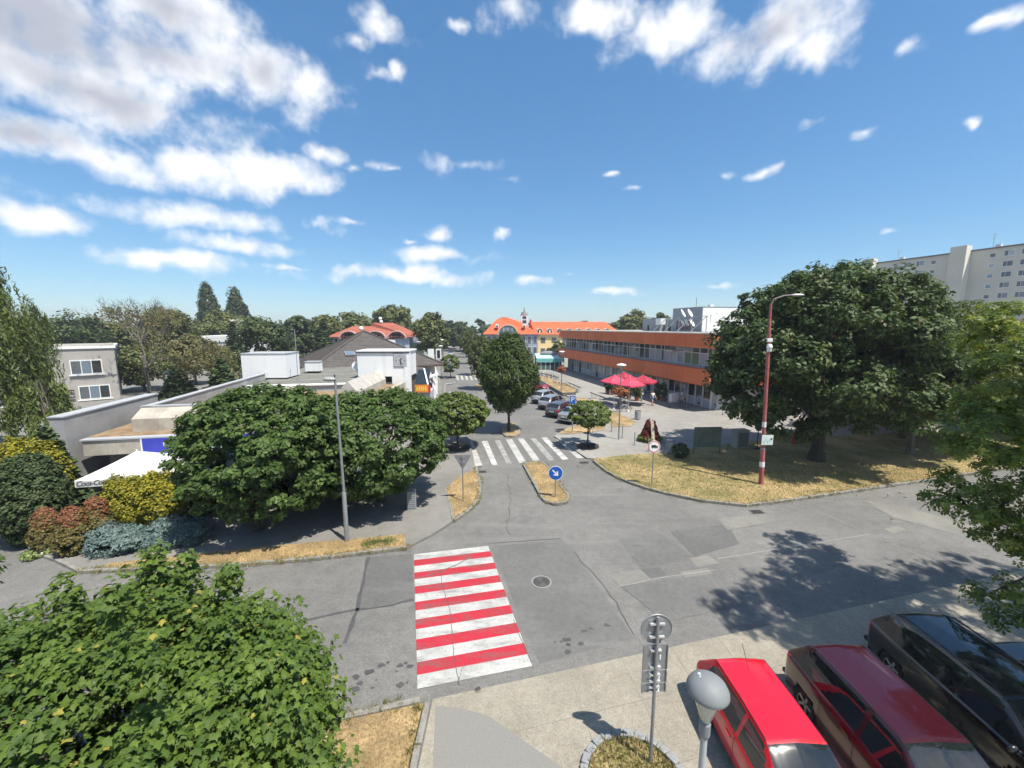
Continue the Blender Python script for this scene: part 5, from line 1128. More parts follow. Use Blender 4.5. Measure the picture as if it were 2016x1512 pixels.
for (u, v, r_, h, lb, sd) in ((203, 1094, 1.15, .95, 'spreading blue juniper at the pavement edge, left one', 431), (322, 1077, 1.3, .85, 'spreading blue juniper at the pavement edge, right one', 432)):
    shrub('blue_juniper', at(u, v, GZ) + V((0, .6, 0)), lb, [(0, 0, h * .35, r_, r_ * .75, h * .5), (-.4, .1, h * .55, r_ * .6, r_ * .5, h * .45), (.5, -.1, h * .4, r_ * .6, r_ * .5, h * .4)], 260, 56, .2, .085, LF_BLUE, sd, NEEDLE, shell=(.75, 1.06), flat=.35, sizej=(1.0, 2.2), tang=(.6, -.5, .25))
shrub('clipped_bush', at(1342, 904, GZ) + V((0, .3, 0)), 'small clipped green bush ball on the lawn edge', [(0, 0, .5, .52, .5, .5)], 80, 50, .12, .08, LF_THUJ, 441, shell=(.85, 1.0))
shrub('ground_cover', (at(72, 1096).x, at(72, 1096).y, .1), 'low white flowering ground cover at the driveway corner', [(0, 0, .05, .5, .35, .12)], 30, 30, .12, .08, leafmat('ground_flower', (.12, .17, .05), (.25, .3, .1), (.7, .7, .6), .2, .6, .12), 442)
for i, (x, y_, w_) in enumerate(((-14.2, 18.6, 1.4), (-11.3, 19.6, 1.5), (-8.8, 20.6, 1.2))):
    shrub('low_shrub', (x, y_, .1), ('low dark shrub in the shade below the left ball maple', 'low dark shrub in the shade between the ball maples', 'low dark shrub in the shade below the right ball maple')[i], [(0, 0, .5, w_, .7, .6)], 80, 40, .25, .14, LF_DARK, 450 + i)
# ================================================================== CARS
TYRE = mat('tyre', (.015, .015, .016), .85); RIM = mat('alloy', (.45, .46, .48), .35, metal=.8); PLAST = mat('black_plastic', (.022, .022, .024), .55); CGLASS = mat('car_glass', (.012, .015, .017), .04, spec=1.0)
TAILR = mat('tail_light', (.38, .015, .02), .25, coat=.6); HEADL = mat('head_light', (.55, .57, .58), .15, coat=.6); PLATE = mat('number_plate', (.75, .75, .72), .5); SEAM = mat('door_seam', (.01, .01, .01), .8)
def paint(name, col, metal=.0, rough=.32): return mat(name, col, rough, metal=metal, spec=.5, coat=.9)
def catmull(P, subs):
    out = []; n = len(P)
    for i in range(n - 1):
        p0, p1, p2, p3 = P[max(i - 1, 0)], P[i], P[i + 1], P[min(i + 2, n - 1)]
        for k in range(subs[i]):
            t = k / subs[i]; out.append(.5 * ((2 * p1) + (-p0 + p2) * t + (2 * p0 - 5 * p1 + 4 * p2 - p3) * t * t + (-p0 + 3 * p1 - 3 * p2 + p3) * t ** 3))
    out.append(P[-1]); return np.array(out)
SUBS = [2, 2, 3, 3, 2, 1, 5, 2, 5]; TJ = np.cumsum([0] + SUBS)
def smooth_curve(pts, ys, sg):
    g = np.linspace(ys[0] - .6, ys[-1] + .6, 600); v = np.interp(g, [p[0] for p in pts], [p[1] for p in pts]); dx = g[1] - g[0]; k = np.exp(-.5 * (np.arange(-40, 41) * dx / sg) ** 2); k /= k.sum()
    return np.interp(ys, g, np.convolve(np.pad(v, 40, 'edge'), k, 'valid'))
def car(loc, rz, label, pm, L_=4.0, W_=1.72, H_=1.48, kind='hatch', wr=.31, rail=False, sunroof=False, antenna=False, group=None, roofm=None, ns=84):
    root = empty('parked_car', loc, rz, label, 'car', group); h = L_ / 2; hw = W_ / 2; hood = H_ * .66; zb = .19; belt = H_ * .61
    if kind == 'sedan': rw0, rw1, tail = -h + .75, -h + 1.35, H_ * .69
    elif kind == 'wagon': rw0, rw1, tail = -h + .12, -h + .50, H_ * .66
    else: rw0, rw1, tail = -h + .12, -h + .55, H_ * .66
    ws1, ws0 = .30 * h, .30 * h + .82
    top = [(-h, tail - .18), (-h + .05, tail), (rw0, tail + .03), (rw1, H_ - .035), (-.15 * h, H_), (ws1, H_ - .03), (ws0, hood), (h - .35, hood - .13), (h - .08, hood - .26), (h, hood - .36)]
    ys = np.concatenate([[-h], np.linspace(-h + .015, h - .015, ns), [h]]); zt = smooth_curve(top, ys, .055); bl = smooth_curve([(-h, belt + .03), (h * .4, belt - .03), (h, belt - .2)], ys, .1)
    e = np.abs(ys) / h; pw = hw * (1 - .10 * e ** 4 - .16 * np.clip((e - .93) / .07, 0, 1) ** 2); S = []
    for y, z, b, w in zip(ys, zt, bl, pw):
        b = min(b, z - .035); f = np.clip((z - b) / (H_ - belt), 0, 1); wr_ = w * (.93 * (1 - f) + .70 * f); lo = zb + .10 * max(0, (abs(y) / h - .85) / .15)
        P = np.array([(0, lo), (w * .80, lo), (w * .965, lo + .10), (w, lo + .42 * (b - lo)), (w * .992, b - .09), (w * .962, b), (w * .935, b + .03 * f + .004), (wr_, z - .065 * f - .006), (wr_ * .82, z - .012), (0, z + .022 * (1 if f > .6 else .6))])
        S.append(catmull(P, SUBS))
    S = np.array(S); nt = S.shape[1]; nsn = len(ys)
    side_top = np.argmax(ys > 1e9)
    groups = {}
    def put(key, quad): groups.setdefault(key, []).append(quad)
    wy = (-h * .60, h * .62)
    for sgn in (-1, 1):
        for i in range(nsn - 1):
            yc = (ys[i] + ys[i + 1]) / 2
            for j in range(nt - 1):
                q = [(sgn * S[i, j, 0], ys[i], S[i, j, 1]), (sgn * S[i + 1, j, 0], ys[i + 1], S[i + 1, j, 1]), (sgn * S[i + 1, j + 1, 0], ys[i + 1], S[i + 1, j + 1, 1]), (sgn * S[i, j + 1, 0], ys[i], S[i, j + 1, 1])]
                if sgn < 0: q = q[::-1]
                zc = sum(p[2] for p in q) / 4; key = 'body'
                t0, t1 = TJ[6], TJ[7]
                if j >= TJ[1] and j < TJ[4]:
                    if any((yc - a) ** 2 + (zc - wr) ** 2 < (wr + .045) ** 2 for a in wy): continue
                if j < TJ[2]: key = 'sill'
                if t0 <= j < t1:
                    hf = (j + .5 - t0) / (t1 - t0); r0 = rw0 + .22 + hf * (rw1 - rw0 - .05); f0 = ws0 - .10 - hf * (ws0 - ws1 - .06); mid = .02 * h
                    if r0 < yc < f0 and .0 < hf < .94 and zt[i] > belt + .12:
                        if abs(yc - mid) > .045: key = ('side_window', sgn, yc > mid)
                elif j >= t1 and ws1 + .02 < yc < ws0 - .02 and (j > t1): key = ('windscreen',)
                elif j >= t1 and rw0 + .03 < yc < rw1 - .03 and j > t1: key = ('rear_window',)
                elif sunroof and j >= TJ[8] and rw1 + .25 < yc < ws1 - .12: key = ('sunroof',)
                elif roofm is not None and j >= t1 and rw1 - .03 <= yc <= ws1 + .02: key = ('roof',)
                if TJ[3] + 1 <= j < TJ[5] + 1 and yc < -h + (.20 if kind != 'sedan' else .22): key = ('tail_light', sgn)
                if TJ[3] + 2 <= j < TJ[6] and yc > h - .42 and yc < h - .05: key = ('head_light', sgn)
                put(key, q)
    for (i, yy) in ((0, ys[0] - .02), (nsn - 1, ys[-1] + .02)):      # end caps
        loop = [(S[i, j, 0], ys[i], S[i, j, 1]) for j in range(nt)] + [(-S[i, j, 0], ys[i], S[i, j, 1]) for j in range(nt - 2, 0, -1)]; c = (0, yy, S[i, :, 1].mean())
        for a, b in zip(loop, loop[1:] + loop[:1]):
            zc = (a[2] + b[2]) / 2; put('sill' if zc < .42 else 'body', (a, b, c) if i == 0 else (b, a, c))
    MM = {'body': pm, 'sill': PLAST}
    for key, qs in groups.items():
        nm = key if isinstance(key, str) else key[0]; b = MB(); idx = {}
        for q in qs:
            fc = []
            for p in q:
                kk = (round(p[0], 4), round(p[1], 4), round(p[2], 4))
                if kk not in idx: idx[kk] = len(b.v); b.v.append(p)
                if idx[kk] not in fc: fc.append(idx[kk])
            if len(fc) > 2: b.f.append(tuple(fc))
        m = MM.get(nm) or {'side_window': CGLASS, 'windscreen': CGLASS, 'rear_window': CGLASS, 'sunroof': CGLASS, 'tail_light': TAILR, 'head_light': HEADL, 'roof': roofm}[nm]
        o = b.build(nm, m, root, smooth=True)
    fl = MB().box(-hw + .12, hw - .12, -h + .12, h - .12, zb + .02, zb + .3); fl.build('underbody', BLACK, root)
    for a in wy:
        for sgn in (-1, 1):
            MB().box(min(sgn * (hw - .30), sgn * (hw - .06)), max(sgn * (hw - .30), sgn * (hw - .06)), a - wr - .02, a + wr + .02, .2, wr * 2 + .03).build('wheel_arch', BLACK, root)
            w = empty('wheel', (sgn * (hw - .115), a, wr), 0); w.parent = root
            tb = MB().lathe([(wr * .62, -.09), (wr * .94, -.10), (wr, -.06), (wr, .06), (wr * .94, .10), (wr * .62, .09)], 22, cap=False); tb.v = [(p[2], p[0], p[1]) for p in tb.v]; tb.build('tyre', TYRE, w, smooth=True)
            rm = MB().lathe([(.02, .05), (wr * .2, .06), (wr * .22, .03), (wr * .3, .0), (wr * .62, .0), (wr * .64, .08)], 22, cap=False)
            rm.v = [(p[2] * sgn, p[0], p[1]) for p in rm.v]; rm.build('rim', mat('rim_dark', (.06, .06, .065), .5, metal=.5), w, smooth=True)
            sp = MB()
            for k in range(5): t = 6.283 * k / 5; sp.beam((sgn * .055, wr * .08 * math.cos(t), wr * .08 * math.sin(t)), (sgn * .07, wr * .62 * math.cos(t), wr * .62 * math.sin(t)), .055, .02, (1, 0, 0))
            sp.torus((sgn * .075, 0, 0), wr * .63, .014, 22, 5, 'X'); sp.build('spokes', RIM, w)
    for sgn in (-1, 1):
        o = MB().sphere((sgn * (hw + .09), ws0 - .28, belt + .07), (.10, .06, .075), 10, 8).build('mirror', pm, root, smooth=True); MB().beam((sgn * (hw - .06), ws0 - .26, belt + .02), (sgn * (hw + .06), ws0 - .27, belt + .04), .04, .03).build('mirror_arm', PLAST, o)
        for yy in (.02 * h - .12, .02 * h + .85): MB().box(min(sgn * hw, sgn * (hw + .02)), max(sgn * hw, sgn * (hw + .02)), yy - .18, yy, belt - .14, belt - .11).build('door_handle', pm, root)
        for yy in (.02 * h, ws0 - .12, -h * .40):
            i = int(np.argmin(np.abs(ys - yy))); b = MB(); ii = range(TJ[2], TJ[5] + 1)
            if any((yy - a) ** 2 < (wr + .05) ** 2 for a in wy): ii = range(TJ[4], TJ[5] + 1)
            for j in list(ii)[:-1]: b.add([(sgn * (S[i, j, 0] + .003), ys[i] - .006, S[i, j, 1]), (sgn * (S[i, j, 0] + .003), ys[i] + .006, S[i, j, 1]), (sgn * (S[i, j + 1, 0] + .003), ys[i] + .006, S[i, j + 1, 1]), (sgn * (S[i, j + 1, 0] + .003), ys[i] - .006, S[i, j + 1, 1])], [(0, 1, 2, 3)])
            b.build('door_seam', SEAM, root)
        if rail: MB().tube([(sgn * hw * .66, rw1 + .1, H_ - .04), (sgn * hw * .67, rw1 + .3, H_ + .04), (sgn * hw * .67, ws1 - .25, H_ + .04), (sgn * hw * .66, ws1 - .05, H_ - .04)], .018, 6).build('roof_rail', PLAST, root)
    MB().box(-.26, .26, -h - .035, -h - .012, .62, .73).build('number_plate', PLATE, root); MB().box(-hw * .86, hw * .86, -h - .05, -h + .1, .36, .46).build('rear_bumper', PLAST if kind != 'sedan' else pm, root, bevel=.02); MB().box(-.26, .26, h + .012, h + .035, .40, .51).build('number_plate', PLATE, root)
    MB().beam((-.38, ws0 - .03, hood + .035), (.25, ws0 - .10, hood + .075), .02, .02).build('wiper', SEAM, root)
    for sgn in (-1, 1):      # dark gutter seams along the roof edges and round the tailgate
        j = TJ[7] + 1; b = MB(); ii = [i for i in range(len(ys)) if rw1 - .02 <= ys[i] <= ws1 + .02]
        for i, k in zip(ii[:-1], ii[1:]): b.add([(sgn * (S[i, j, 0] + .007), ys[i], S[i, j, 1] + .004), (sgn * (S[i, j, 0] - .007), ys[i], S[i, j, 1] + .006), (sgn * (S[k, j, 0] - .007), ys[k], S[k, j, 1] + .006), (sgn * (S[k, j, 0] + .007), ys[k], S[k, j, 1] + .004)], [(0, 1, 2, 3)])
        b.build('roof_seam', SEAM, root)
    if antenna: MB().tube([(0, rw1 + .35, H_ + .01), (0, rw1 + .05, H_ + .38)], .006, 5).build('antenna', SEAM, root)
    return root
P_RED = paint('paint_red', (.62, .006, .022)); P_MAR = paint('paint_maroon', (.045, .002, .007), .2); P_BLK = paint('paint_black', (.005, .005, .006)); P_SIL = paint('paint_silver', (.40, .41, .42), .55, .35); P_SIL2 = paint('paint_pale_silver', (.46, .47, .46), .5, .35); P_GRY = paint('paint_grey', (.13, .13, .135), .55, .35); P_DRED = paint('paint_dark_red', (.24, .012, .018))
PI = math.pi
car((5.23, 6.95, .03), PI, 'bright red hatchback parked nearest the lamp in the lower right', P_RED, 3.7, 1.64, 1.47, 'hatch', antenna=True)
car((7.62, 6.86, .03), PI, 'dark maroon crossover parked between red hatchback and black car', P_MAR, 4.3, 1.80, 1.64, 'hatch', .34)
car((10.55, 7.75, .03), PI - R(2), 'black estate car with glass sunroof in the lower right corner', P_BLK, 4.6, 1.85, 1.62, 'wagon', .34, rail=True, sunroof=True)
car((12.9, 7.2, .03), PI, 'dark car beyond the black estate, nearly out of frame', P_BLK, 4.3, 1.78, 1.45, 'sedan', .32)
def angled(u, v, hd, *a, **k):
    p = at(u, v); L__ = k.get('L_', 4.0); d = V((math.sin(R(hd)), math.cos(R(hd)), 0)); return car(p + d * (L__ / 2 - .15), -R(hd), *a, **k)
angled(1057, 796, 36, 'pale silver hatchback, second in the row after the red car', P_SIL2, L_=3.9, W_=1.68, H_=1.5, kind='hatch')
angled(1071, 808, 36, 'silver hatchback with high tail lights in the middle of the parked row', P_SIL, L_=4.05, W_=1.7, H_=1.5, kind='hatch')
angled(1087, 823, 36, 'dark grey hatchback in the parked row beside the blue parking sign', P_GRY, L_=4.2, W_=1.76, H_=1.46, kind='hatch')
angled(1112, 835, 36, 'silver saloon half hidden behind the small ball clipped tree', P_SIL, L_=4.4, W_=1.72, H_=1.43, kind='sedan')
car(at(1052, 771) + V((.2, 1.0, 0)), -R(118), 'dark red hatchback at the far end of the row by the hornbeam', P_DRED, 3.9, 1.66, 1.45)
car(at(884, 731), R(190), 'black car parked far up the left pavement behind the little round tree', P_BLK, 4.1, 1.75, 1.46)
car((-19.5, 128, 0), R(190), 'pale car far down the street, nearest of the distant ones', P_SIL2, 4.1, 1.75, 1.5); car((-24, 150, 0), R(10), 'silver car far down the street, last one visible', P_SIL, 4.1, 1.75, 1.5)

# ================================================================== PEOPLE
SKIN = mat('skin', (.50, .30, .21), .6); HAIR = mat('hair', (.10, .07, .05), .8); HAIRG = mat('grey_hair', (.40, .39, .37), .8)
def skin_mesh(J, E, rad):
    me = bpy.data.meshes.new('sk'); me.from_pydata([tuple(j) for j in J], E, []); o = bpy.data.objects.new('sk', me); TMP.collection.objects.link(o)
    sm = o.modifiers.new('skin', 'SKIN'); sm.use_smooth_shade = True; ss = o.modifiers.new('sub', 'SUBSURF'); ss.levels = 1; ss.render_levels = 1
    for i, r in enumerate(rad): me.skin_vertices[0].data[i].radius = (r, r) if not isinstance(r, tuple) else r
    me.skin_vertices[0].data[0].use_root = True
    TMP.view_layers[0].update(); dg = TMP.view_layers[0].depsgraph; out = bpy.data.meshes.new_from_object(o.evaluated_get(dg)); bpy.data.objects.remove(o); return out
def person(loc, rz, label, top, legs, hair, stride=.18, h=1.7, shorts=False, arm=.05, long_skirt=False):
    s = h / 1.75; root = empty('person', loc, rz, label, 'person')
    J = [(0, 0, .95), (0, 0, 1.15), (0, .02, 1.38), (0, .01, 1.50), (0, .03, 1.60), (0, .04, 1.70)]; E = [(0, 1), (1, 2), (2, 3), (3, 4), (4, 5)]; Rd = [.14, .125, (.15, .11), .055, .085, .075]
    shirtJ = J[:3]; pantsJ = [J[0]]; pantsE = []; shirtE = [(0, 1), (1, 2)]
    for sg in (-1, 1):
        k = len(J); sw = sg * stride
        hip, kn, an, toe = (sg * .09, 0, .90), (sg * .10, sw * .55 + .03, .50), (sg * .10, sw, .09), (sg * .11, sw + .14, .04)
        J += [hip, kn, an, toe]; E += [(0, k), (k, k + 1), (k + 1, k + 2), (k + 2, k + 3)]; Rd += [.10, .065, .045, .04]
        p = len(pantsJ); pantsJ += [hip, kn, an]; pantsE += [(0, p), (p, p + 1), (p + 1, p + 2)]
        k = len(J); shd, el, wrs, hd = (sg * .19, .01, 1.40), (sg * .25, -sw * .5, 1.13), (sg * .24, -sw * .9 + arm + .08, .90), (sg * .235, -sw + arm + .11, .82)
        J += [shd, el, wrs, hd]; E += [(2, k), (k, k + 1), (k + 1, k + 2), (k + 2, k + 3)]; Rd += [.065, .045, .034, .034]
        q = len(shirtJ); shirtJ += [shd, tuple((a + b) / 2 for a, b in zip(shd, el))]; shirtE += [(2, q), (q, q + 1)]
        for f in range(5):      # fingers and thumb
            a = (f - 1.5) * .018 if f < 4 else .03; k2 = len(J); base = hd; J += [(hd[0] + sg * .004, hd[1] + a, hd[2] - .05 if f < 4 else hd[2] - .01), (hd[0], hd[1] + a * 1.2 + .012, hd[2] - (.10, .115, .11, .09, .05)[f])]
            E += [(k + 3, k2), (k2, k2 + 1)]; Rd += [.009, .008]
    sc = lambda L__: [tuple(c * s for c in j) for j in L__]
    mesh_obj('body', skin_mesh(sc(J), E, [tuple(q * s for q in r) if isinstance(r, tuple) else r * s for r in Rd]), SKIN, root)
    mesh_obj('shirt', skin_mesh(sc(shirtJ), shirtE, [.155 * s, .142 * s, (.168 * s, .128 * s)] + [.08 * s, .062 * s] * 2), top, root)
    pj, pe, pr_ = pantsJ, pantsE, [.152 * s] + [.112 * s, .082 * s, .062 * s] * 2
    if shorts: pj = [q if i in (0, 1, 4) else (tuple((a + b) / 2 for a, b in zip(pantsJ[i - 1], q)) if i in (2, 5) else q) for i, q in enumerate(pantsJ)]; pj = [pj[0], pj[1], pj[2], pj[4], pj[5]]; pe = [(0, 1), (1, 2), (0, 3), (3, 4)]; pr_ = [.152 * s, .115 * s, .09 * s, .115 * s, .09 * s]
    mesh_obj('trousers', skin_mesh(sc(pj), pe, pr_), legs, root)
    MB().sphere((0, .01 * s, 1.70 * s), (.098 * s, .108 * s, .10 * s), 12, 8).build('hair', hair, root, smooth=True)
    MB().sphere((0, .125 * s, 1.64 * s), (.016 * s, .03 * s, .025 * s), 6, 5).build('nose', SKIN, root)
    for sg in (-1, 1): MB().sphere((sg * .034 * s, .112 * s, 1.675 * s), .012 * s, 6, 5).build('eye', BLACK, root); MB().sphere((sg * .09 * s, .03 * s, 1.66 * s), (.012 * s, .025 * s, .03 * s), 6, 5).build('ear', SKIN, root)
    MB().box(-.028 * s, .028 * s, .105 * s, .118 * s, 1.60 * s, 1.61 * s).build('mouth', mat('lips', (.40, .16, .14), .6), root)
    for sg in (-1, 1): MB().sphere((sg * .11 * s, (sg * stride + .06) * s, .045 * s), (.05 * s, .135 * s, .05 * s), 10, 6).build('shoe', DMETAL, root)
    return root
person(at(1284, 798, .105), R(-160), 'person in white top and blue shorts walking past the pink parasols', mat('cloth_white', (.72, .72, .72), .9), mat('cloth_blue', (.05, .14, .36), .9), HAIR, .2, 1.72, shorts=True)
person(at(1341, 803, .105), R(-70), 'person in grey clothes standing at the shop window', mat('cloth_grey', (.16, .16, .18), .9), mat('cloth_dark', (.11, .11, .12), .9), HAIRG, .1, 1.74)
person(at(1263, 789, .105), R(40), 'person in dark clothes standing beside the thuja planters', mat('cloth_navy', (.03, .035, .06), .9), mat('cloth_pale', (.40, .39, .38), .9), HAIR, .08, 1.66)
# ================================================================== STREET FURNITURE
GALV = mat('galvanised_post', (.33, .34, .35), .5, 5, .12, metal=.5); ALU = mat('sign_back', (.30, .31, .325), .45, 3, .1, metal=.5); SBLUE = mat('sign_face_blue', (.015, .10, .42), .4); SWHITE = mat('sign_face_white', (.78, .78, .78), .4); SRED = mat('sign_face_red', (.55, .03, .03), .4); SYEL = mat('sign_face_yellow', (.80, .60, .08), .4)
def disc(root, name, r, y, z, t, m, n=28, x=0.0):      # upright disc facing -y
    b = MB().lathe([(.001, 0), (r, 0), (r, t), (.001, t)], n, cap=False); b.v = [(p[0] + x, y - p[2], p[1] + z) for p in b.v]; return b.build(name, m, root)
def post(root, h, r=.03, m=GALV, n=10): return MB().tube([(0, 0, -.05), (0, 0, h)], r, n).build('post', m, root)
# back of the round sign with three plates, near right
ns_ = empty('traffic_sign', (2.86, 7.12, .03), R(3), 'round traffic sign with three plates seen from behind, near the parked cars', 'traffic sign')
post(ns_, 3.36, .034)
def disc_back(z, r):
    b = MB().lathe([(.001, 0), (r * .97, 0), (r, -.015), (r, .02), (r * .97, .012), (.001, .012)], 36, cap=False); b.v = [(p[0], .06 + p[2], p[1] + z) for p in b.v]; o = b.build('disc', ALU, ns_); MB().torus((0, .06, z), r, .011, 40, 6, 'Y').build('rim', GALV, o); disc(o, 'face', r * .96, .085, z, .003, SRED, 32)
disc_back(3.06, .31)
for (z0, z1) in ((2.17, 2.72), (1.88, 2.14), (1.66, 1.85)):
    o = MB().box(-.25, .25, .045, .06, z0, z1).build('plate', ALU, ns_); MB().box(-.235, .235, .061, .064, z0 + .015, z1 - .015).build('face', SWHITE, o)
    for a in ((-.25, -.235), (.235, .25)): MB().box(a[0], a[1], .02, .045, z0, z1).build('flange', ALU, o)
    MB().box(.09, .115, .038, .045, (z0 + z1) / 2 - .05, (z0 + z1) / 2 + .05).build('sticker', SWHITE, o)
for z in (3.2, 2.92, 2.62, 2.25, 2.08, 1.94, 1.80, 1.70): MB().box(-.15 if z > 2.9 else -.11, .15 if z > 2.9 else .11, -.005, .044, z - .016, z + .016).build('clamp', mat('bright_clamp', (.62, .63, .64), .35, metal=.6), ns_)
# near park lamp with dish cap
pl_ = empty('park_lamp', (2.74, 4.96, .03), 0, 'dish capped park lamp in front of the red hatchback', 'street lamp')
MB().tube([(0, 0, 0), (0, 0, 3.25)], [.055, .045], 14).build('post', mat('lamp_post_grey', (.40, .42, .43), .5), pl_); MB().lathe([(.06, 3.2), (.075, 3.25), (.075, 3.42), (.05, 3.45)], 16).build('collar', mat('lamp_collar', (.20, .21, .22), .5), pl_)
MB().lathe([(.055, 3.45), (.07, 3.47), (.20, 3.88), (.205, 3.90)], 24, cap=False).build('glass_cone', mat('lamp_glass', (.42, .42, .38), .1, spec=.8), pl_, smooth=True)
MB().lathe([(.265, 3.90), (.28, 3.93), (.275, 3.97), (.24, 4.04), (.17, 4.10), (.09, 4.135), (.01, 4.145)], 32).build('dish_cap', mat('lamp_dish', (.20, .215, .22), .6, 4, .05), pl_, smooth=True)
MB().box(-.02, .02, -.057, -.045, .9, 1.05).build('label_sticker', SWHITE, pl_)
for k in range(9):
    q = MB().sphere((random.uniform(-.12, .08), random.uniform(-.14, .10), 4.12), (random.uniform(.006, .02), random.uniform(.006, .014), .012), 6, 4); q.build('bird_dropping', SWHITE, pl_)
# stone ring bed around the sign
rg_ = empty('stone_ring_bed', (2.45, 6.72, .03), 0, 'ring of rough grey stones around dry grass at the sign foot', 'planter')
for k in range(26):
    t = 6.283 * k / 26; b = MB().box(-.115, .115, -.08, .08, 0, .10); o = b.build('stone', mat('rough_stone', (.30, .31, .31), .9, 5, .25, bump=.5), rg_, (1.02 * math.cos(t), 1.0 * math.sin(t), random.uniform(-.01, .015)), t + PI / 2 + random.uniform(-.1, .1), bevel=.025)
o = MB().lathe([(.01, .05), (.6, .045), (.94, .02)], 24).build('soil', DRYG, rg_)
rng = np.random.default_rng(5); n = 2600; a = rng.uniform(0, 6.283, n); r_ = .95 * np.sqrt(rng.random(n))
mesh_obj('grass', leaf_mesh('grass', BLADE, np.column_stack([r_ * np.cos(a), r_ * np.sin(a), np.full(n, .03)]), np.column_stack([rng.normal(size=(n, 2)), np.full(n, .2)]), rng.uniform(.06, .2, n), rng, None, np.column_stack([rng.normal(size=(n, 2)) * .6, np.ones(n)])), BL2, rg_)
# give way sign from behind
gs = empty('give_way_sign', at(912, 987, .12), R(4), 'triangular give way sign seen from behind on the dry wedge', 'traffic sign'); zt_ = atY(912, 893, at(912, 987).y).z - .12
post(gs, zt_ - .05); tri = [(-.45, zt_), (.45, zt_), (0, zt_ - .78)]
MB().extrude(tri, .03, .05, lambda p, t: (p[0], t, p[1])).build('plate', ALU, gs); MB().extrude([(p[0] * .93, (p[1] - zt_ + .26) * .93 + zt_ - .26) for p in tri], .051, .054, lambda p, t: (p[0], t, p[1])).build('face', SWHITE, gs)
for z in (zt_ - .12, zt_ - .4): MB().box(-.1, .1, -.01, .03, z - .015, z + .015).build('clamp', ALU, gs)
# blue keep-right arrow on the island
bs = empty('keep_right_sign', at(1093, 979, .12), R(-3), 'round blue sign with white diagonal arrow on the traffic island', 'traffic sign'); Yb = at(1093, 979).y; zc = atY(1095, 927, Yb).z - .12; rs = 14.2 * mpx(Yb, 1.5)
post(bs, zc + rs * .8, .033); disc(bs, 'plate', rs, -.04, zc, .02, SWHITE); f_ = disc(bs, 'face', rs * .93, -.062, zc, .004, SBLUE)
ar = MB(); c45 = math.cos(R(45)); st = [(-.09, -.62), (.09, -.62), (.09, .12), (.30, -.09), (.42, .04), (0, .52), (-.42, .04), (-.30, -.09), (-.09, .12)]
rot = lambda p: ((p[0] * c45 + p[1] * c45) * rs, -(-p[0] * c45 + p[1] * c45) * rs)
ar.extrude([rot(p) for p in st], -.070, -.0665, lambda p, t: (p[0], t, p[1] + zc)).build('arrow', SWHITE, bs)
# no lorries sign
ts = empty('no_lorries_sign', at(1283, 956, .125), R(5), 'round white sign with red ring and black lorry on the corner lawn', 'traffic sign'); Yt = at(1283, 956).y; zc = atY(1284, 876, Yt).z - .12; rs = 12.5 * mpx(Yt, 2.5)
post(ts, zc + rs * .7); disc(ts, 'plate', rs, -.04, zc, .02, SWHITE); disc(ts, 'red_ring', rs * .97, -.062, zc, .002, mat('faded_red', (.62, .22, .20), .5)); fc = disc(ts, 'face', rs * .78, -.066, zc, .002, SWHITE)
lr = MB().box(-.16, .10, -.074, -.0715, zc - .04, zc + .10).box(.10, .21, -.074, -.0715, zc - .04, zc + .05); lr.build('lorry_symbol', BLACK, ts)
for xx in (-.09, .05, .16): disc(ts, 'wheel_symbol', .035, -.0715, zc - .06, .003, BLACK, 12, xx)
# parking signs
ps = empty('parking_sign', at(1126, 852, .13), R(3), 'blue rectangular P parking sign behind the small ball tree', 'parking sign'); Yp = at(1126, 852).y; z1 = atY(1126, 777, Yp).z - .13; z0 = atY(1126, 797, Yp).z - .13
post(ps, z1); MB().box(-.25, .25, -.045, -.03, z0, z1).build('plate', SWHITE, ps); MB().box(-.235, .235, -.049, -.0455, z0 + .015, z1 - .015).build('face', SBLUE, ps)
text_obj('letter', 'P', .62, SWHITE, ps, (0, -.053, z0 + (z1 - z0) * .62), (R(90), 0, 0), .002); disc(ps, 'symbol', .06, -.0495, z0 + .14, .003, SWHITE, 12); MB().box(-.25, .25, -.045, -.03, z0 - .36, z0 - .03).build('plate', SWHITE, ps)
ys_ = empty('parking_sign', at(1167, 855, .13), R(3), 'small yellow P letter sign on a pale post above the ball tree', 'parking sign'); Yp = at(1167, 855).y; zc = atY(1168, 790, Yp).z - .13
MB().tube([(0, 0, 0), (0, 0, zc - .2)], .03, 8).build('post', SWHITE, ys_); MB().box(-.28, .28, -.03, .0, zc - .24, zc + .24).build('plate', mat('pale_yellow', (.85, .78, .45), .5), ys_); text_obj('letter', 'P', .5, SYEL, ys_, (.06, -.034, zc), (R(90), 0, 0), .004); MB().box(-.22, -.14, -.034, -.031, zc - .2, zc + .1).build('mark', SYEL, ys_)
# tall grey lamp post on the left
Yl = at(683, 1064).y; ll = empty('street_lamp', at(683, 1064, .12), 0, 'tall grey street lamp post standing before the ball maples', 'street lamp'); zt_ = atY(657, 742, Yl).z - .12
tl = V((-.12, 0, 0)); MB().tube([(0, 0, -.05), (.0, 0, 2.1), (-.01, 0, 2.15)], [.095, .085, .06], 14).build('base_tube', GALV, ll, smooth=True); MB().tube([(0, 0, 2.1), (-.08, 0, zt_)], [.06, .045], 12).build('post', GALV, ll, smooth=True)
MB().tube([(-.08, 0, zt_ - .03), (-.09, 0, zt_ + .12)], .03, 8).build('tip', DMETAL, ll); MB().sphere((-.26, -.10, zt_ - .05), (.26, .13, .09), 14, 8).build('lamp_head', mat('lamp_head_grey', (.33, .33, .33), .5), ll, smooth=True)
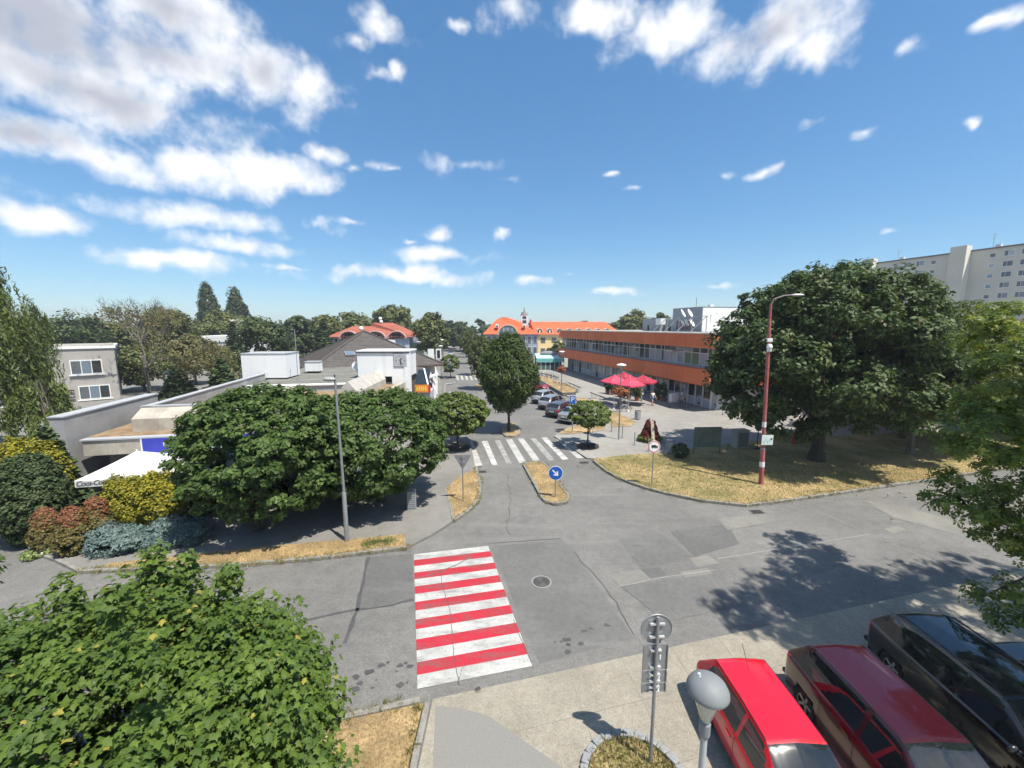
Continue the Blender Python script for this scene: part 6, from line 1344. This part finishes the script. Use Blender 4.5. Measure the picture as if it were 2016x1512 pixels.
# red pole with cameras
RPOLE = mat('faded_red_paint', (.36, .085, .085), .7, 2, .2, (.42, .15, .14)); Yr = at(1498, 953).y; rp = empty('lamp_mast', at(1498, 953, .125), 0, 'faded red steel mast with cameras and a small arrow plate on the lawn', 'street lamp')
def rz_(v): return atY(1505, v, Yr).z - .12
zt_ = rz_(600); lean = -.35
def rx(z): return lean * z / zt_
MB().tube([(0, 0, -.05), (rx(rz_(880)), 0, rz_(880))], .125, 14).build('lower_tube', RPOLE, rp, smooth=True); MB().tube([(rx(rz_(880)), 0, rz_(880)), (rx(rz_(690)), 0, rz_(690))], .095, 14).build('middle_tube', RPOLE, rp, smooth=True); MB().tube([(rx(rz_(690)), 0, rz_(690)), (rx(zt_), 0, zt_)], [.085, .06], 12).build('upper_tube', RPOLE, rp, smooth=True)
MB().tube([(rx(zt_), 0, zt_ - .1), (rx(zt_) + .12, -.05, zt_ + .28), (rx(zt_) + .6, -.15, zt_ + .45), (rx(zt_) + 1.0, -.25, zt_ + .48)], .035, 8).build('arm', mat('arm_grey', (.30, .25, .24), .6), rp, smooth=True); MB().sphere((rx(zt_) + 1.2, -.3, zt_ + .47), (.34, .15, .07), 14, 8).build('lamp_head', mat('lamp_pale', (.55, .56, .56), .4), rp, smooth=True)
for (v0, v1, r, m) in ((905, 915, .135, SWHITE), (828, 838, .105, SWHITE), (878, 882, .13, ALU)): MB().tube([(rx(rz_(v1)), 0, rz_(v1)), (rx(rz_(v0)), 0, rz_(v0))], r, 14).build('band', m, rp, smooth=True)
cz = rz_(672); cm = MB().box(-.42, -.12, -.1, .06, cz - .02, cz + .16).build('camera_housing', SWHITE, rp, bevel=.02); MB().tube([(-.45, -.02, cz + .06), (-.40, -.02, cz + .06)], .055, 10).build('lens', BLACK, cm); MB().beam((-.2, 0, cz - .04), (rx(cz), 0, cz - .12), .05, .05).build('bracket', SWHITE, rp)
dz = rz_(692); MB().lathe([(.10, dz), (.12, dz + .05), (.12, dz + .22), (.15, dz + .23), (.15, dz + .30), (.09, dz + .42)], 16, (rx(dz), -.08, 0)).build('dome_camera', SWHITE, rp, smooth=True)
z0, z1 = rz_(871), rz_(852); pp = MB().box(-.30, .33, -.20, -.18, z0, z1).build('arrow_plate', mat('plate_pale_green', (.62, .70, .66), .5), rp); MB().box(.18, .28, -.206, -.2005, z0 + .34 * (z1 - z0) + .1, z0 + .34 * (z1 - z0) + .19).build('arrow_mark', BLACK, pp)
for k in range(4): MB().box(-.22 + k * .11, -.15 + k * .11, -.206, -.2005, z0 + .1 + .1 * (k % 2), z0 + .24 + .1 * (k % 2)).build('symbol', mat('pale_teal', (.35, .55, .55), .5), pp)
# plaza lamps with hanging flowers
def plaza_lamp(u, v, vt, label, basket=None, lm=LF_RUST, bs_=1.0):
    p = at(u, v, .11); Y = p.y; o = empty('plaza_lamp', p, 0, label, 'street lamp'); h = atY(u, vt, Y).z - .11
    MB().tube([(0, 0, -.05), (0, 0, h - .5)], [.06, .045], 10).build('post', GALV, o); MB().lathe([(.05, h - .5), (.10, h - .42), (.22, h - .12)], 16, cap=False).build('glass_cone', MATS['lamp_glass'], o, smooth=True); MB().lathe([(.36, h - .14), (.37, h - .10), (.28, h - .03), (.1, h + .01), (.01, h + .02)], 20).build('dish_cap', SWHITE, o, smooth=True)
    if basket:
        z = atY(u, basket, Y).z - .11; rg = np.random.default_rng(int(u)); P, Nn, Rn = clumps(rg, [(0, 0, 0, .62 * bs_, .62 * bs_, .36 * bs_)], 60, 36, .16, (.6, 1.05), .7, .5, .6)
        fb = empty('flower_basket', p + V((0, -.05, z)), 0, 'rust red flowers hanging on the ' + label[:48], 'flowers', 'hanging flower baskets'); mesh_obj('flowers', leaf_mesh('flowers', CARD, P, Nn, rg.uniform(.7, 1.2, len(P)) * .10, rg, Rn), lm, fb); MB().lathe([(.2, -.3), (.34, -.05), (.36, 0)], 14).build('pot', mat('terracotta', (.30, .13, .08), .8), fb)
LF_FLOW = leafmat('flower_leaf', (.20, .10, .04), (.46, .13, .05), (.12, .14, .04), .2, .6, .12)
plaza_lamp(1218, 865, 716, 'plaza lamp standing in the dry bed beside the white bicycles', 771, LF_FLOW, 1.0); plaza_lamp(1105, 776, 691, 'plaza lamp in the raised bed by the car park', 727, LF_FLOW)
plaza_lamp(869, 742, 680, 'white capped lamp far along the left pavement', 716, LF_FLOW); plaza_lamp(872, 728, 668, 'last white capped lamp on the left pavement')
def flower_stand(u, v, vt, label):
    p = at(u, v, .1); o = empty('flower_stand', p, R(10), label, 'flower stand'); h = atY(u, vt, p.y).z
    for xx in (-.5, .5): MB().tube([(xx, 0, 0), (xx, 0, h)], .035, 6).build('leg', mat('stand_brown', (.16, .12, .09), .6), o)
    MB().tube([(-.5, 0, h * .45), (.5, 0, h * .45)], .03, 6).build('crossbar', MATS['stand_brown'], o); MB().lathe([(.3, h - .25), (.55, h), (.56, h + .02)], 14).build('pot', mat('terracotta', (.30, .13, .08), .8), o)
    rg = np.random.default_rng(int(u)); P, Nn, Rn = clumps(rg, [(0, 0, h + .1, .65, .6, .3)], 50, 34, .15, (.6, 1.05), .7, .5, .6); mesh_obj('flowers', leaf_mesh('flowers', CARD, P, Nn, rg.uniform(.7, 1.2, len(P)) * .11, rg, Rn), LF_FLOW, o)
flower_stand(838, 782, 742, 'tall stand with red flowers on the left pavement, near one'); flower_stand(829, 770, 728, 'tall stand with red flowers on the left pavement beside the arcade')
# flower pyramid
fp = empty('flower_tower', at(1279, 868, .105), 0, 'conical tower of red and white flowers on the plaza', 'flower tower'); h = atY(1279, 822, at(1279, 868).y).z - .1
for nm, lo, m, sd, nc in (('green_base', [(0, 0, .22, .95, .85, .3)], LF_BRIGHT, 1, 110), ('red_flowers', [(0, 0, h * (.14 + .1 * q), .74 - .062 * q, .72 - .06 * q, h * .12) for q in range(8)], leafmat('begonia_red', (.10, .012, .015), (.30, .025, .03), (.08, .10, .03), .15, .6, .1), 2, 420)):
    rg = np.random.default_rng(500 + sd); P, Nn, Rn = clumps(rg, lo, nc, 40, .09, (.92, 1.0), .9, .3, .5); mesh_obj(nm, leaf_mesh(nm, CARD, P, Nn, rg.uniform(.7, 1.2, len(P)) * .085, rg, Rn), m, fp)
rg = np.random.default_rng(505); t = rg.random(900); zz = h * (.12 + .8 * t); rad = .76 - .47 * t; P = np.column_stack([rg.uniform(-.1, .1, 900), -rad - .05, zz]); mesh_obj('white_flowers', leaf_mesh('white_flowers', CARD, P, np.column_stack([rg.normal(size=900) * .4, -np.ones(900), np.full(900, .5)]), rg.uniform(.05, .085, 900), rg), leafmat('begonia_white', (.55, .52, .38), (.72, .70, .58), (.10, .15, .04), .2, .6, .12), fp)
# bins
def bin_(u, v, vt, label):
    p = at(u, v, .105); o = empty('litter_bin', p, R(8), label, 'litter bin', 'litter bins'); h = atY(u, vt, p.y).z - .1
    MB().lathe([(.20, .12), (.22, .15), (.22, h * .82), (.19, h * .82)], 14).build('bin', mat('bin_grey', (.30, .32, .34), .5), o); 
    for xx in (-.27, .27): MB().beam((xx, 0, 0), (xx, 0, h), .05, .05).build('side_post', MATS['bin_grey'], o)
    MB().box(-.27, .27, -.14, .14, h - .05, h).build('lid', mat('bin_dark', (.10, .10, .11), .5), o)
bin_(1255, 826, 808, 'grey litter bin on the plaza above the flower tower'); bin_(1319, 893, 866, 'grey litter bin at the lawn edge beside the clipped bush ball')
# green notice board
nb = empty('notice_board', at(1391, 894, .105), R(3), 'dull green notice board on two posts at the lawn edge', 'notice board'); a = at(1368, 895); c = at(1413, 891); hw = (c.x - a.x) / 2; z1 = atY(1390, 839, (a.y + c.y) / 2).z - .1; z0 = atY(1390, 876, (a.y + c.y) / 2).z - .1
MB().box(-hw, hw, -.03, .03, z0, z1).build('panel', mat('board_green', (.16, .19, .15), .6, 1.5, .25, (.12, .14, .115)), nb)
for xx in (-hw - .03, hw + .0): MB().beam((xx, 0, 0), (xx, 0, z1 + .03), .06, .06).build('post', MATS['board_green'], nb)
MB().beam((-hw, 0, z1 + .02), (hw, 0, z1 + .02), .07, .05).build('top_rail', MATS['board_green'], nb)
cb = empty('utility_cabinet', at(1456, 881, .105), R(8), 'grey concrete utility cabinet right of the notice board', 'cabinet'); h = atY(1456, 845, at(1456, 881).y).z - .1
MB().box(-.5, .5, -.3, .3, 0, h).build('body', CONC, cb, bevel=.02); MB().box(-.35, .40, -.33, -.305, .12, h - .12).build('door', mat('cabinet_dark', (.12, .13, .125), .6), cb); MB().box(-.55, .55, -.36, .36, h, h + .06).build('lid', CONC, cb)
bp_ = empty('bus_stop_post', at(1490, 884, .105), 0, 'dark stop post with round plate and timetable beside the red mast', 'stop post'); h = atY(1490, 815, at(1490, 884).y).z; post(bp_, h, .035, DMETAL); disc(bp_, 'round_plate', .3, -.03, h - .15, .02, DMETAL); MB().box(-.18, .18, -.06, -.03, h * .52, h * .72).build('timetable', DMETAL, bp_); MB().lathe([(.22, 0), (.22, .1), (.1, .14)], 12).build('foot', DMETAL, bp_)
for (u, v, lb) in ((1249, 876, 'slim bollard left of the flower tower'), (1225, 862, 'slim bollard with round foot in front of the lamp bed'), (1204, 850, 'slim bollard at the right end of the parking wedge'), (1127, 848, 'slim bollard under the blue parking sign'), (1276, 889, 'slim bollard near the lorry sign')):
    p = at(u, v, .105); o = empty('bollard', p, 0, lb, 'bollard', 'plaza bollards'); MB().tube([(0, 0, 0), (0, 0, 1.0)], .035, 8).build('post', GALV, o); MB().lathe([(.16, 0), (.16, .025), (.04, .03)], 12).build('foot', GALV, o)
lv = empty('louvred_box', at(811, 1001, .1), R(12), 'grey louvred ventilation box in the shade under the right ball maple', 'ventilation box'); MB().box(-.2, .22, -.2, .3, 0, .95).build('body', mat('louvre_grey', (.28, .29, .29), .6), lv)
for k in range(8): MB().box(-.17, .19, -.225, -.2, .12 + k * .1, .16 + k * .1).build('louvre_blade', MATS['louvre_grey'], lv)
# bicycles
def bike(p, rz, label, col, grp='bicycles on the plaza', lean=.06):
    o = empty('bicycle', p, rz, label, 'bicycle', grp); o.rotation_euler.x = lean; m = mat('bike_' + '_'.join(str(round(c * 100)) for c in col), col, .4)
    for x_ in (-.52, .52):
        w = MB().torus((x_, 0, .34), .32, .022, 24, 5).build('wheel', TYRE, o); MB().torus((x_, 0, .34), .29, .012, 24, 4).build('rim', RIM, w); sp = MB()
        for k in range(8): t = PI * k / 8; sp.beam((x_ - .29 * math.cos(t), 0, .34 - .29 * math.sin(t)), (x_ + .29 * math.cos(t), 0, .34 + .29 * math.sin(t)), .005, .005, (0, 1, 0))
        sp.build('spokes', RIM, w)
    fr_ = MB(); A, B, C_, D_, E_ = (-.52, 0, .34), (-.08, 0, .30), (-.22, 0, .80), (.34, 0, .82), (.52, 0, .34)
    for a, b in ((A, B), (A, C_), (B, C_), (C_, D_), (B, (.36, 0, .72)), (D_, E_)): fr_.tube([a, b], .018, 6)
    fr_.build('frame', m, o); MB().tube([(-.22, 0, .8), (-.25, 0, .93)], .015, 6).build('seat_post', METAL, o); MB().sphere((-.27, 0, .95), (.13, .07, .035), 10, 6).build('saddle', DMETAL, o)
    MB().tube([(.34, 0, .82), (.32, 0, 1.0)], .015, 6).build('stem', METAL, o); MB().tube([(.22, -.28, 1.02), (.34, -.15, 1.03), (.34, .15, 1.03), (.22, .28, 1.02)], .013, 6).build('handlebar', METAL, o); MB().torus((-.08, 0, .30), .09, .008, 14, 4).build('chainring', DMETAL, o); MB().beam((-.08, -.06, .30), (.02, -.1, .18), .02, .02).build('crank', METAL, o)
    return o
bike(at(1228, 811, .105), R(12), 'white bicycle with child seat beside the plaza lamp', (.62, .62, .62)); bike(at(1219, 806, .105) + V((0, .45, 0)), R(14), 'silver bicycle leaning behind the white one at the lamp', (.42, .43, .45))
o = [q for q in bpy.data.objects if q.name.startswith('bicycle')][0]; MB().box(-.75, -.42, -.16, .16, .85, 1.35).build('child_seat', DMETAL, o, bevel=.04)
for i, (u, v, c) in enumerate(((1066, 741, (.10, .10, .12)), (1074, 742, (.30, .28, .30)), (1081, 743, (.35, .08, .08)), (1088, 744, (.45, .42, .42)), (1095, 747, (.50, .30, .30)), (1092, 758, (.5, .52, .56)), (1104, 762, (.3, .36, .45)), (1114, 763, (.35, .30, .12)))):
    bike(at(u, v, .105), R(95 + (i * 37) % 25), ('black bicycle at the far left end of the bike racks', 'dark grey bicycle, second from the left in the racks', 'red bicycle in the middle of the far bike rack', 'pale grey bicycle in the far bike rack right of the red one', 'pinkish bicycle at the right end of the far bike rack', 'light blue grey bicycle behind the raised bed', 'blue bicycle behind the raised bed lamp', 'olive bicycle at the empty rack end')[i], c)
# racks
def rack(u0, v0, u1, v1, label, n=3):
    a = at(u0, v0, .105); b = at(u1, v1, .105); o = empty('bike_rack', a, 0, label, 'bike rack', 'bike racks'); d = b - a; L__ = d.length; d.normalize(); nrm = V((-d.y, d.x, 0))
    MB().beam(a + V((0, 0, .75)) , b + V((0, 0, .75)), .16, .08).build('top_rail', mat('rack_brown', (.09, .07, .06), .7), o, world=True)
    for k in range(n):
        p = a + d * (L__ * (k + .3) / n)
        MB().tube([p, p + V((0, 0, .72)), p + d * .5 + V((0, 0, .72)), p + d * .5], .025, 6).build('hoop', METAL, o, world=True); MB().tube([p + nrm * .35, p + V((0, 0, .4))], .02, 5).build('stay', METAL, o, world=True)
rack(1059, 741, 1098, 752, 'far brown topped bike rack full of bicycles', 5); rack(1119, 763, 1143, 774, 'empty brown topped bike rack beyond the raised bed'); rack(1162, 784, 1176, 790, 'short bike rack behind the ball tree, left piece', 2); rack(1177, 790, 1193, 797, 'short bike rack behind the ball tree, right piece', 2)
rr_ = empty('red_barrier', at(1560, 874, .105), R(4), 'low red tube barrier with a bicycle under the huge tree', 'barrier')
MB().tube([(-1.6, 0, .8), (1.1, 0, .85)], .035, 8).build('rail', mat('barrier_red', (.40, .03, .04), .5), rr_); MB().box(-.02, .18, -.1, .1, 0, .95).build('post', MATS['barrier_red'], rr_); MB().tube([(-1.55, 0, 0), (-1.55, 0, .8)], .03, 6).build('post', MATS['barrier_red'], rr_)
bike(at(1556, 872, .105) + V((.3, .3, 0)), R(4), 'dark red bicycle leaning on the red barrier under the huge tree', (.18, .03, .03))
# scooter by the shops
sc_ = empty('motor_scooter', at(1130, 730, .105), R(-60), 'dark motor scooter parked by the far shop fronts', 'scooter')
for x_ in (-.55, .55): MB().torus((x_, 0, .25), .19, .06, 18, 6).build('wheel', TYRE, sc_)
MB().sphere((-.35, 0, .55), (.45, .18, .22), 12, 8).build('body', P_BLK, sc_); MB().beam((.55, 0, .3), (.35, 0, 1.0), .12, .1).build('fork', P_BLK, sc_); MB().box(-.1, .45, -.16, .16, .28, .36).build('footboard', PLAST, sc_); MB().sphere((-.3, 0, .78), (.38, .15, .07), 10, 6).build('saddle', DMETAL, sc_); MB().tube([(.3, -.3, 1.02), (.36, 0, 1.0), (.3, .3, 1.02)], .02, 6).build('handlebar', METAL, sc_); MB().box(-.85, -.5, -.17, .17, .8, 1.1).build('top_box', PLAST, sc_)

# ================================================================== PARASOLS AND TERRACES
def parasol(c, half, ze, za, rz, label, m, val=.22, grp=None, name='parasol', text=None, n=4, post_r=.035, fabm=None):
    o = empty(name, (c[0], c[1], .105), rz, label, 'parasol', grp); b = MB(); cor = [(-half, -half), (half, -half), (half, half), (-half, half)]; ze -= .1; za -= .1
    G_ = 6
    for i in range(4):
        a = V((*cor[i], ze)); c2 = V((*cor[(i + 1) % 4], ze)); ap_ = V((0, 0, za)); rows = []
        for r in range(G_ + 1):
            f = r / G_; row = []
            for s in range(G_ + 1):
                p = (a * (1 - s / G_) + c2 * (s / G_)) * (1 - f) + ap_ * f; p = V(p); p.z -= .06 * math.sin(PI * s / G_) * (1 - f) + .10 * math.sin(PI * f) * .35; row.append(p)
            rows.append(row)
        for r in range(G_):
            for s in range(G_): b.add([rows[r][s], rows[r][s + 1], rows[r + 1][s + 1], rows[r + 1][s]], [(0, 1, 2, 3)])
    cn = b.build('canopy', m, o, smooth=True); 
    vb = MB()
    for i in range(4):
        a, c2 = cor[i], cor[(i + 1) % 4]
        for s in range(G_):
            f0, f1 = s / G_, (s + 1) / G_; p0 = (a[0] + (c2[0] - a[0]) * f0, a[1] + (c2[1] - a[1]) * f0); p1 = (a[0] + (c2[0] - a[0]) * f1, a[1] + (c2[1] - a[1]) * f1); s0 = .06 * math.sin(PI * f0); s1 = .06 * math.sin(PI * f1)
            vb.add([(*p0, ze - s0), (*p1, ze - s1), (*p1, ze - val - s1 * .6), (*p0, ze - val - s0 * .6)], [(0, 1, 2, 3)])
    va = vb.build('valance', m, o, fix=False); MB().tube([(0, 0, 0), (0, 0, za + .06)], post_r, 8).build('pole', WFRAME, o); MB().box(-.35, .35, -.35, .35, 0, .08).build('foot', CONC, o)
    for i in range(4): MB().tube([(0, 0, za - .05), (cor[i][0] * .97, cor[i][1] * .97, ze - .02)], .014, 5).build('rib', WFRAME, o)
    if text:
        for k, (xx, yy, rr2) in enumerate(text): text_obj('lettering', 'Coca-Cola', .30, mat('logo_grey', (.08, .08, .085), .6), va, (xx, yy, ze - .14), (R(90), 0, rr2), .003, shear=.32, spacing=.82)
    return o
CANV = mat('canvas_white', (.66, .655, .62), .85, 1, .04); PINK = mat('parasol_pink', (.62, .06, .115), .75, 1.2, .08); PINKD = mat('parasol_crimson', (.38, .03, .06), .75, 1.2, .08)
fr2 = math.atan2(.28, 1)
parasol((-17.75, 18.35), 1.52, 2.45, 3.2, fr2, 'big white square parasol with drink lettering on its valance, left one', CANV, .3, name='cafe_parasol', text=[(-.95, -1.54, 0), (.75, -1.54, 0)])
parasol((-14.75, 19.25), 1.52, 2.45, 3.2, fr2, 'second white square parasol, mostly hidden by the ball maple', CANV, .3, name='cafe_parasol', text=[(-.95, -1.54, 0)])
gt = empty('parasol_gutter', (-16.25, 18.8, 2.45), fr2, 'grey rain gutter strip joining the two white parasols', 'gutter'); MB().beam((0, -1.6, .02), (0, 1.6, .12), .2, .05).build('channel', mat('gutter_grey', (.32, .32, .33), .6), gt)
tb_ = empty('terrace_screen', (-17.6, 17.2, .1), fr2, 'tan fabric screen below the white parasol valance', 'screen'); MB().box(-.2, .9, -.02, .02, .1, 1.75).build('panel', mat('screen_tan', (.30, .25, .17), .9), tb_); MB().box(-.25, .95, -.03, .03, 1.75, 1.8).build('rail', DMETAL, tb_)
for i, (u, vt, Y, hf, m, lb) in enumerate(((1210, 738, 45.6, 1.15, PINK, 'bright pink parasol nearest the plaza lamp'), (1240, 743, 43.6, 1.15, PINK, 'bright pink parasol, front right of the cluster'), (1228, 732, 48.2, 1.15, PINKD, 'crimson parasol at the back left of the pink cluster'), (1266, 738, 45.4, 1.3, PINKD, 'crimson parasol at the right end of the pink cluster'))):
    p = atY(u, vt, Y); parasol((p.x, Y), hf, p.z - .75, p.z, R(20 + 12 * i), lb, m, .16, 'pink parasols of the bar terrace')
thu = None
for i, (u, v) in enumerate(((1196, 775), (1206, 777), (1227, 782), (1238, 785), (1254, 789), (1293, 787), (1305, 790))):
    p = at(u, v, .105); o = empty('potted_thuja', p, 0, ('potted thuja at the left end of the pink parasols', 'potted thuja second from the left under the pink parasols', 'potted thuja third from left, behind the flower basket', 'potted thuja fourth from left in the terrace row', 'potted thuja at the right front of the pink parasols', 'potted thuja left of the dark shop entrance', 'potted thuja right beside the dark shop entrance')[i], 'plant', 'potted thujas of the bar terrace')
    rg = np.random.default_rng(600 + i); P, Nn, Rn = clumps(rg, [(0, 0, 1.25, .42, .42, .85), (0, 0, 1.7, .28, .28, .6)], 60, 34, .14, (.7, 1.03), 1.4, .5, .5); mesh_obj('crown', leaf_mesh('crown', CARD, P, Nn, rg.uniform(.7, 1.2, len(P)) * .11, rg, Rn), LF_THUJ, o); MB().lathe([(.24, 0), (.33, .42), (.35, .45), (.30, .45)], 14).build('pot', MATS['terracotta'], o)
for i, (u, v) in enumerate(((1216, 773), (1240, 776), (1262, 780))):
    p = at(u, v, .105); o = empty('terrace_table', p, R(15), ('terrace table below the left pink parasols', 'terrace table in the middle of the pink parasols', 'terrace table below the right crimson parasol')[i], 'table', 'bar terrace tables'); MB().lathe([(.4, .70), (.42, .72), (.42, .74), (.01, .75)], 16).build('top', DMETAL, o); MB().tube([(0, 0, 0), (0, 0, .7)], .04, 6).build('leg', DMETAL, o); MB().lathe([(.25, 0), (.25, .03)], 12).build('foot', DMETAL, o)
    for k, s in enumerate((-1, 1)):
        ch = empty('terrace_chair', p + V((s * .75, .1, 0)), R(90 * s), ('%s chair at the %s terrace table' % (('dark left', 'dark right')[k], ('left', 'middle', 'right')[i])), 'chair', 'bar terrace chairs'); MB().box(-.22, .22, -.22, .22, .42, .46).build('seat', DMETAL, ch); MB().box(-.22, .22, .19, .22, .5, .9).build('backrest', DMETAL, ch)
        for a in (-.19, .19):
            for b_ in (-.19, .19): MB().tube([(a, b_, 0), (a, b_, .42)], .015, 5).build('leg', METAL, ch)
# clothes rail before the shop
cr_ = empty('clothes_rail', at(1325, 800, .105), R(25), 'rail with pale garments outside the shop door', 'clothes rail')
MB().tube([(-.6, 0, 0), (-.6, 0, 1.5), (.6, 0, 1.5), (.6, 0, 0)], .02, 6).build('frame', METAL, cr_)
for k in range(6): MB().box(-.52 + k * .18, -.40 + k * .18, -.22, .22, .5 + .1 * (k % 2), 1.45).build('garment', mat('garment_%d' % (k % 3), ((.62, .60, .66), (.66, .55, .58), (.7, .7, .7))[k % 3], .9), cr_, bevel=.02)
# teal awning terrace at the far end
tw_ = empty('awning_terrace', at(1083, 728, .105), R(2), 'turquoise awning over a glazed terrace before the yellow hotel', 'awning'); Yw = at(1083, 728).y; wz1 = atY(1083, 698, Yw).z; wz0 = atY(1083, 712, Yw).z; hw = 27 * mpx(Yw, 3)
TEAL = mat('awning_turquoise', (.42, .70, .68), .8); MB().extrude([(-.2, wz0 - .1), (-.2, wz0 + .75), (3.5, wz1), (3.5, wz1 - .1), (0, wz0 + .6), (0, wz0 - .1)], -hw, hw, lambda p, t: (t, p[0], p[1])).build('canopy', TEAL, tw_)
MB().box(-hw - .02, hw + .02, -.26, -.21, wz0 - .15, wz0 + .6).build('valance', mat('awning_teal_dark', (.16, .46, .44), .8), tw_)
MB().sphere((0, 2.2, wz1 + .05), (2.0, .5, .55), 14, 8).build('dark_arch', mat('arch_grey', (.22, .24, .26), .7), tw_)
for k in range(7): x_ = -hw + k * hw / 3; MB().tube([(x_, 0, 0), (x_, 0, wz0 + .3)], .06, 6).build('post', WFRAME, tw_)
for k in range(6): x_ = -hw + k * hw / 3; MB().box(x_ + .1, x_ + hw / 3 - .1, -.02, .02, .1, 1.0).build('screen', mat('screen_green', (.06, .12, .10), .5), tw_)
MB().box(-hw, hw, 3.5, 3.7, 0, wz1 - .15).build('back_wall', G_MID, tw_)

bpy.data.scenes.remove(TMP)
# ================================================================== AIR
hz = MB().box(-950, 950, -70, 1050, -1.2, 37.5).build('haze', None); tag(hz, 'thin summer haze in the air over the whole town', 'haze', kind='stuff')
hm = bpy.data.materials.new('haze'); hm.use_nodes = True; ht_ = hm.node_tree; ht_.nodes.clear()
pv = N('ShaderNodeVolumePrincipled', ht_); pv.inputs['Color'].default_value = (.86, .92, 1, 1); pv.inputs['Density'].default_value = .0005; pv.inputs['Anisotropy'].default_value = .2
om = N('ShaderNodeOutputMaterial', ht_); L(pv.outputs[0], om.inputs['Volume'], ht_); hz.data.materials.append(hm)
CY.volume_bounces = 0
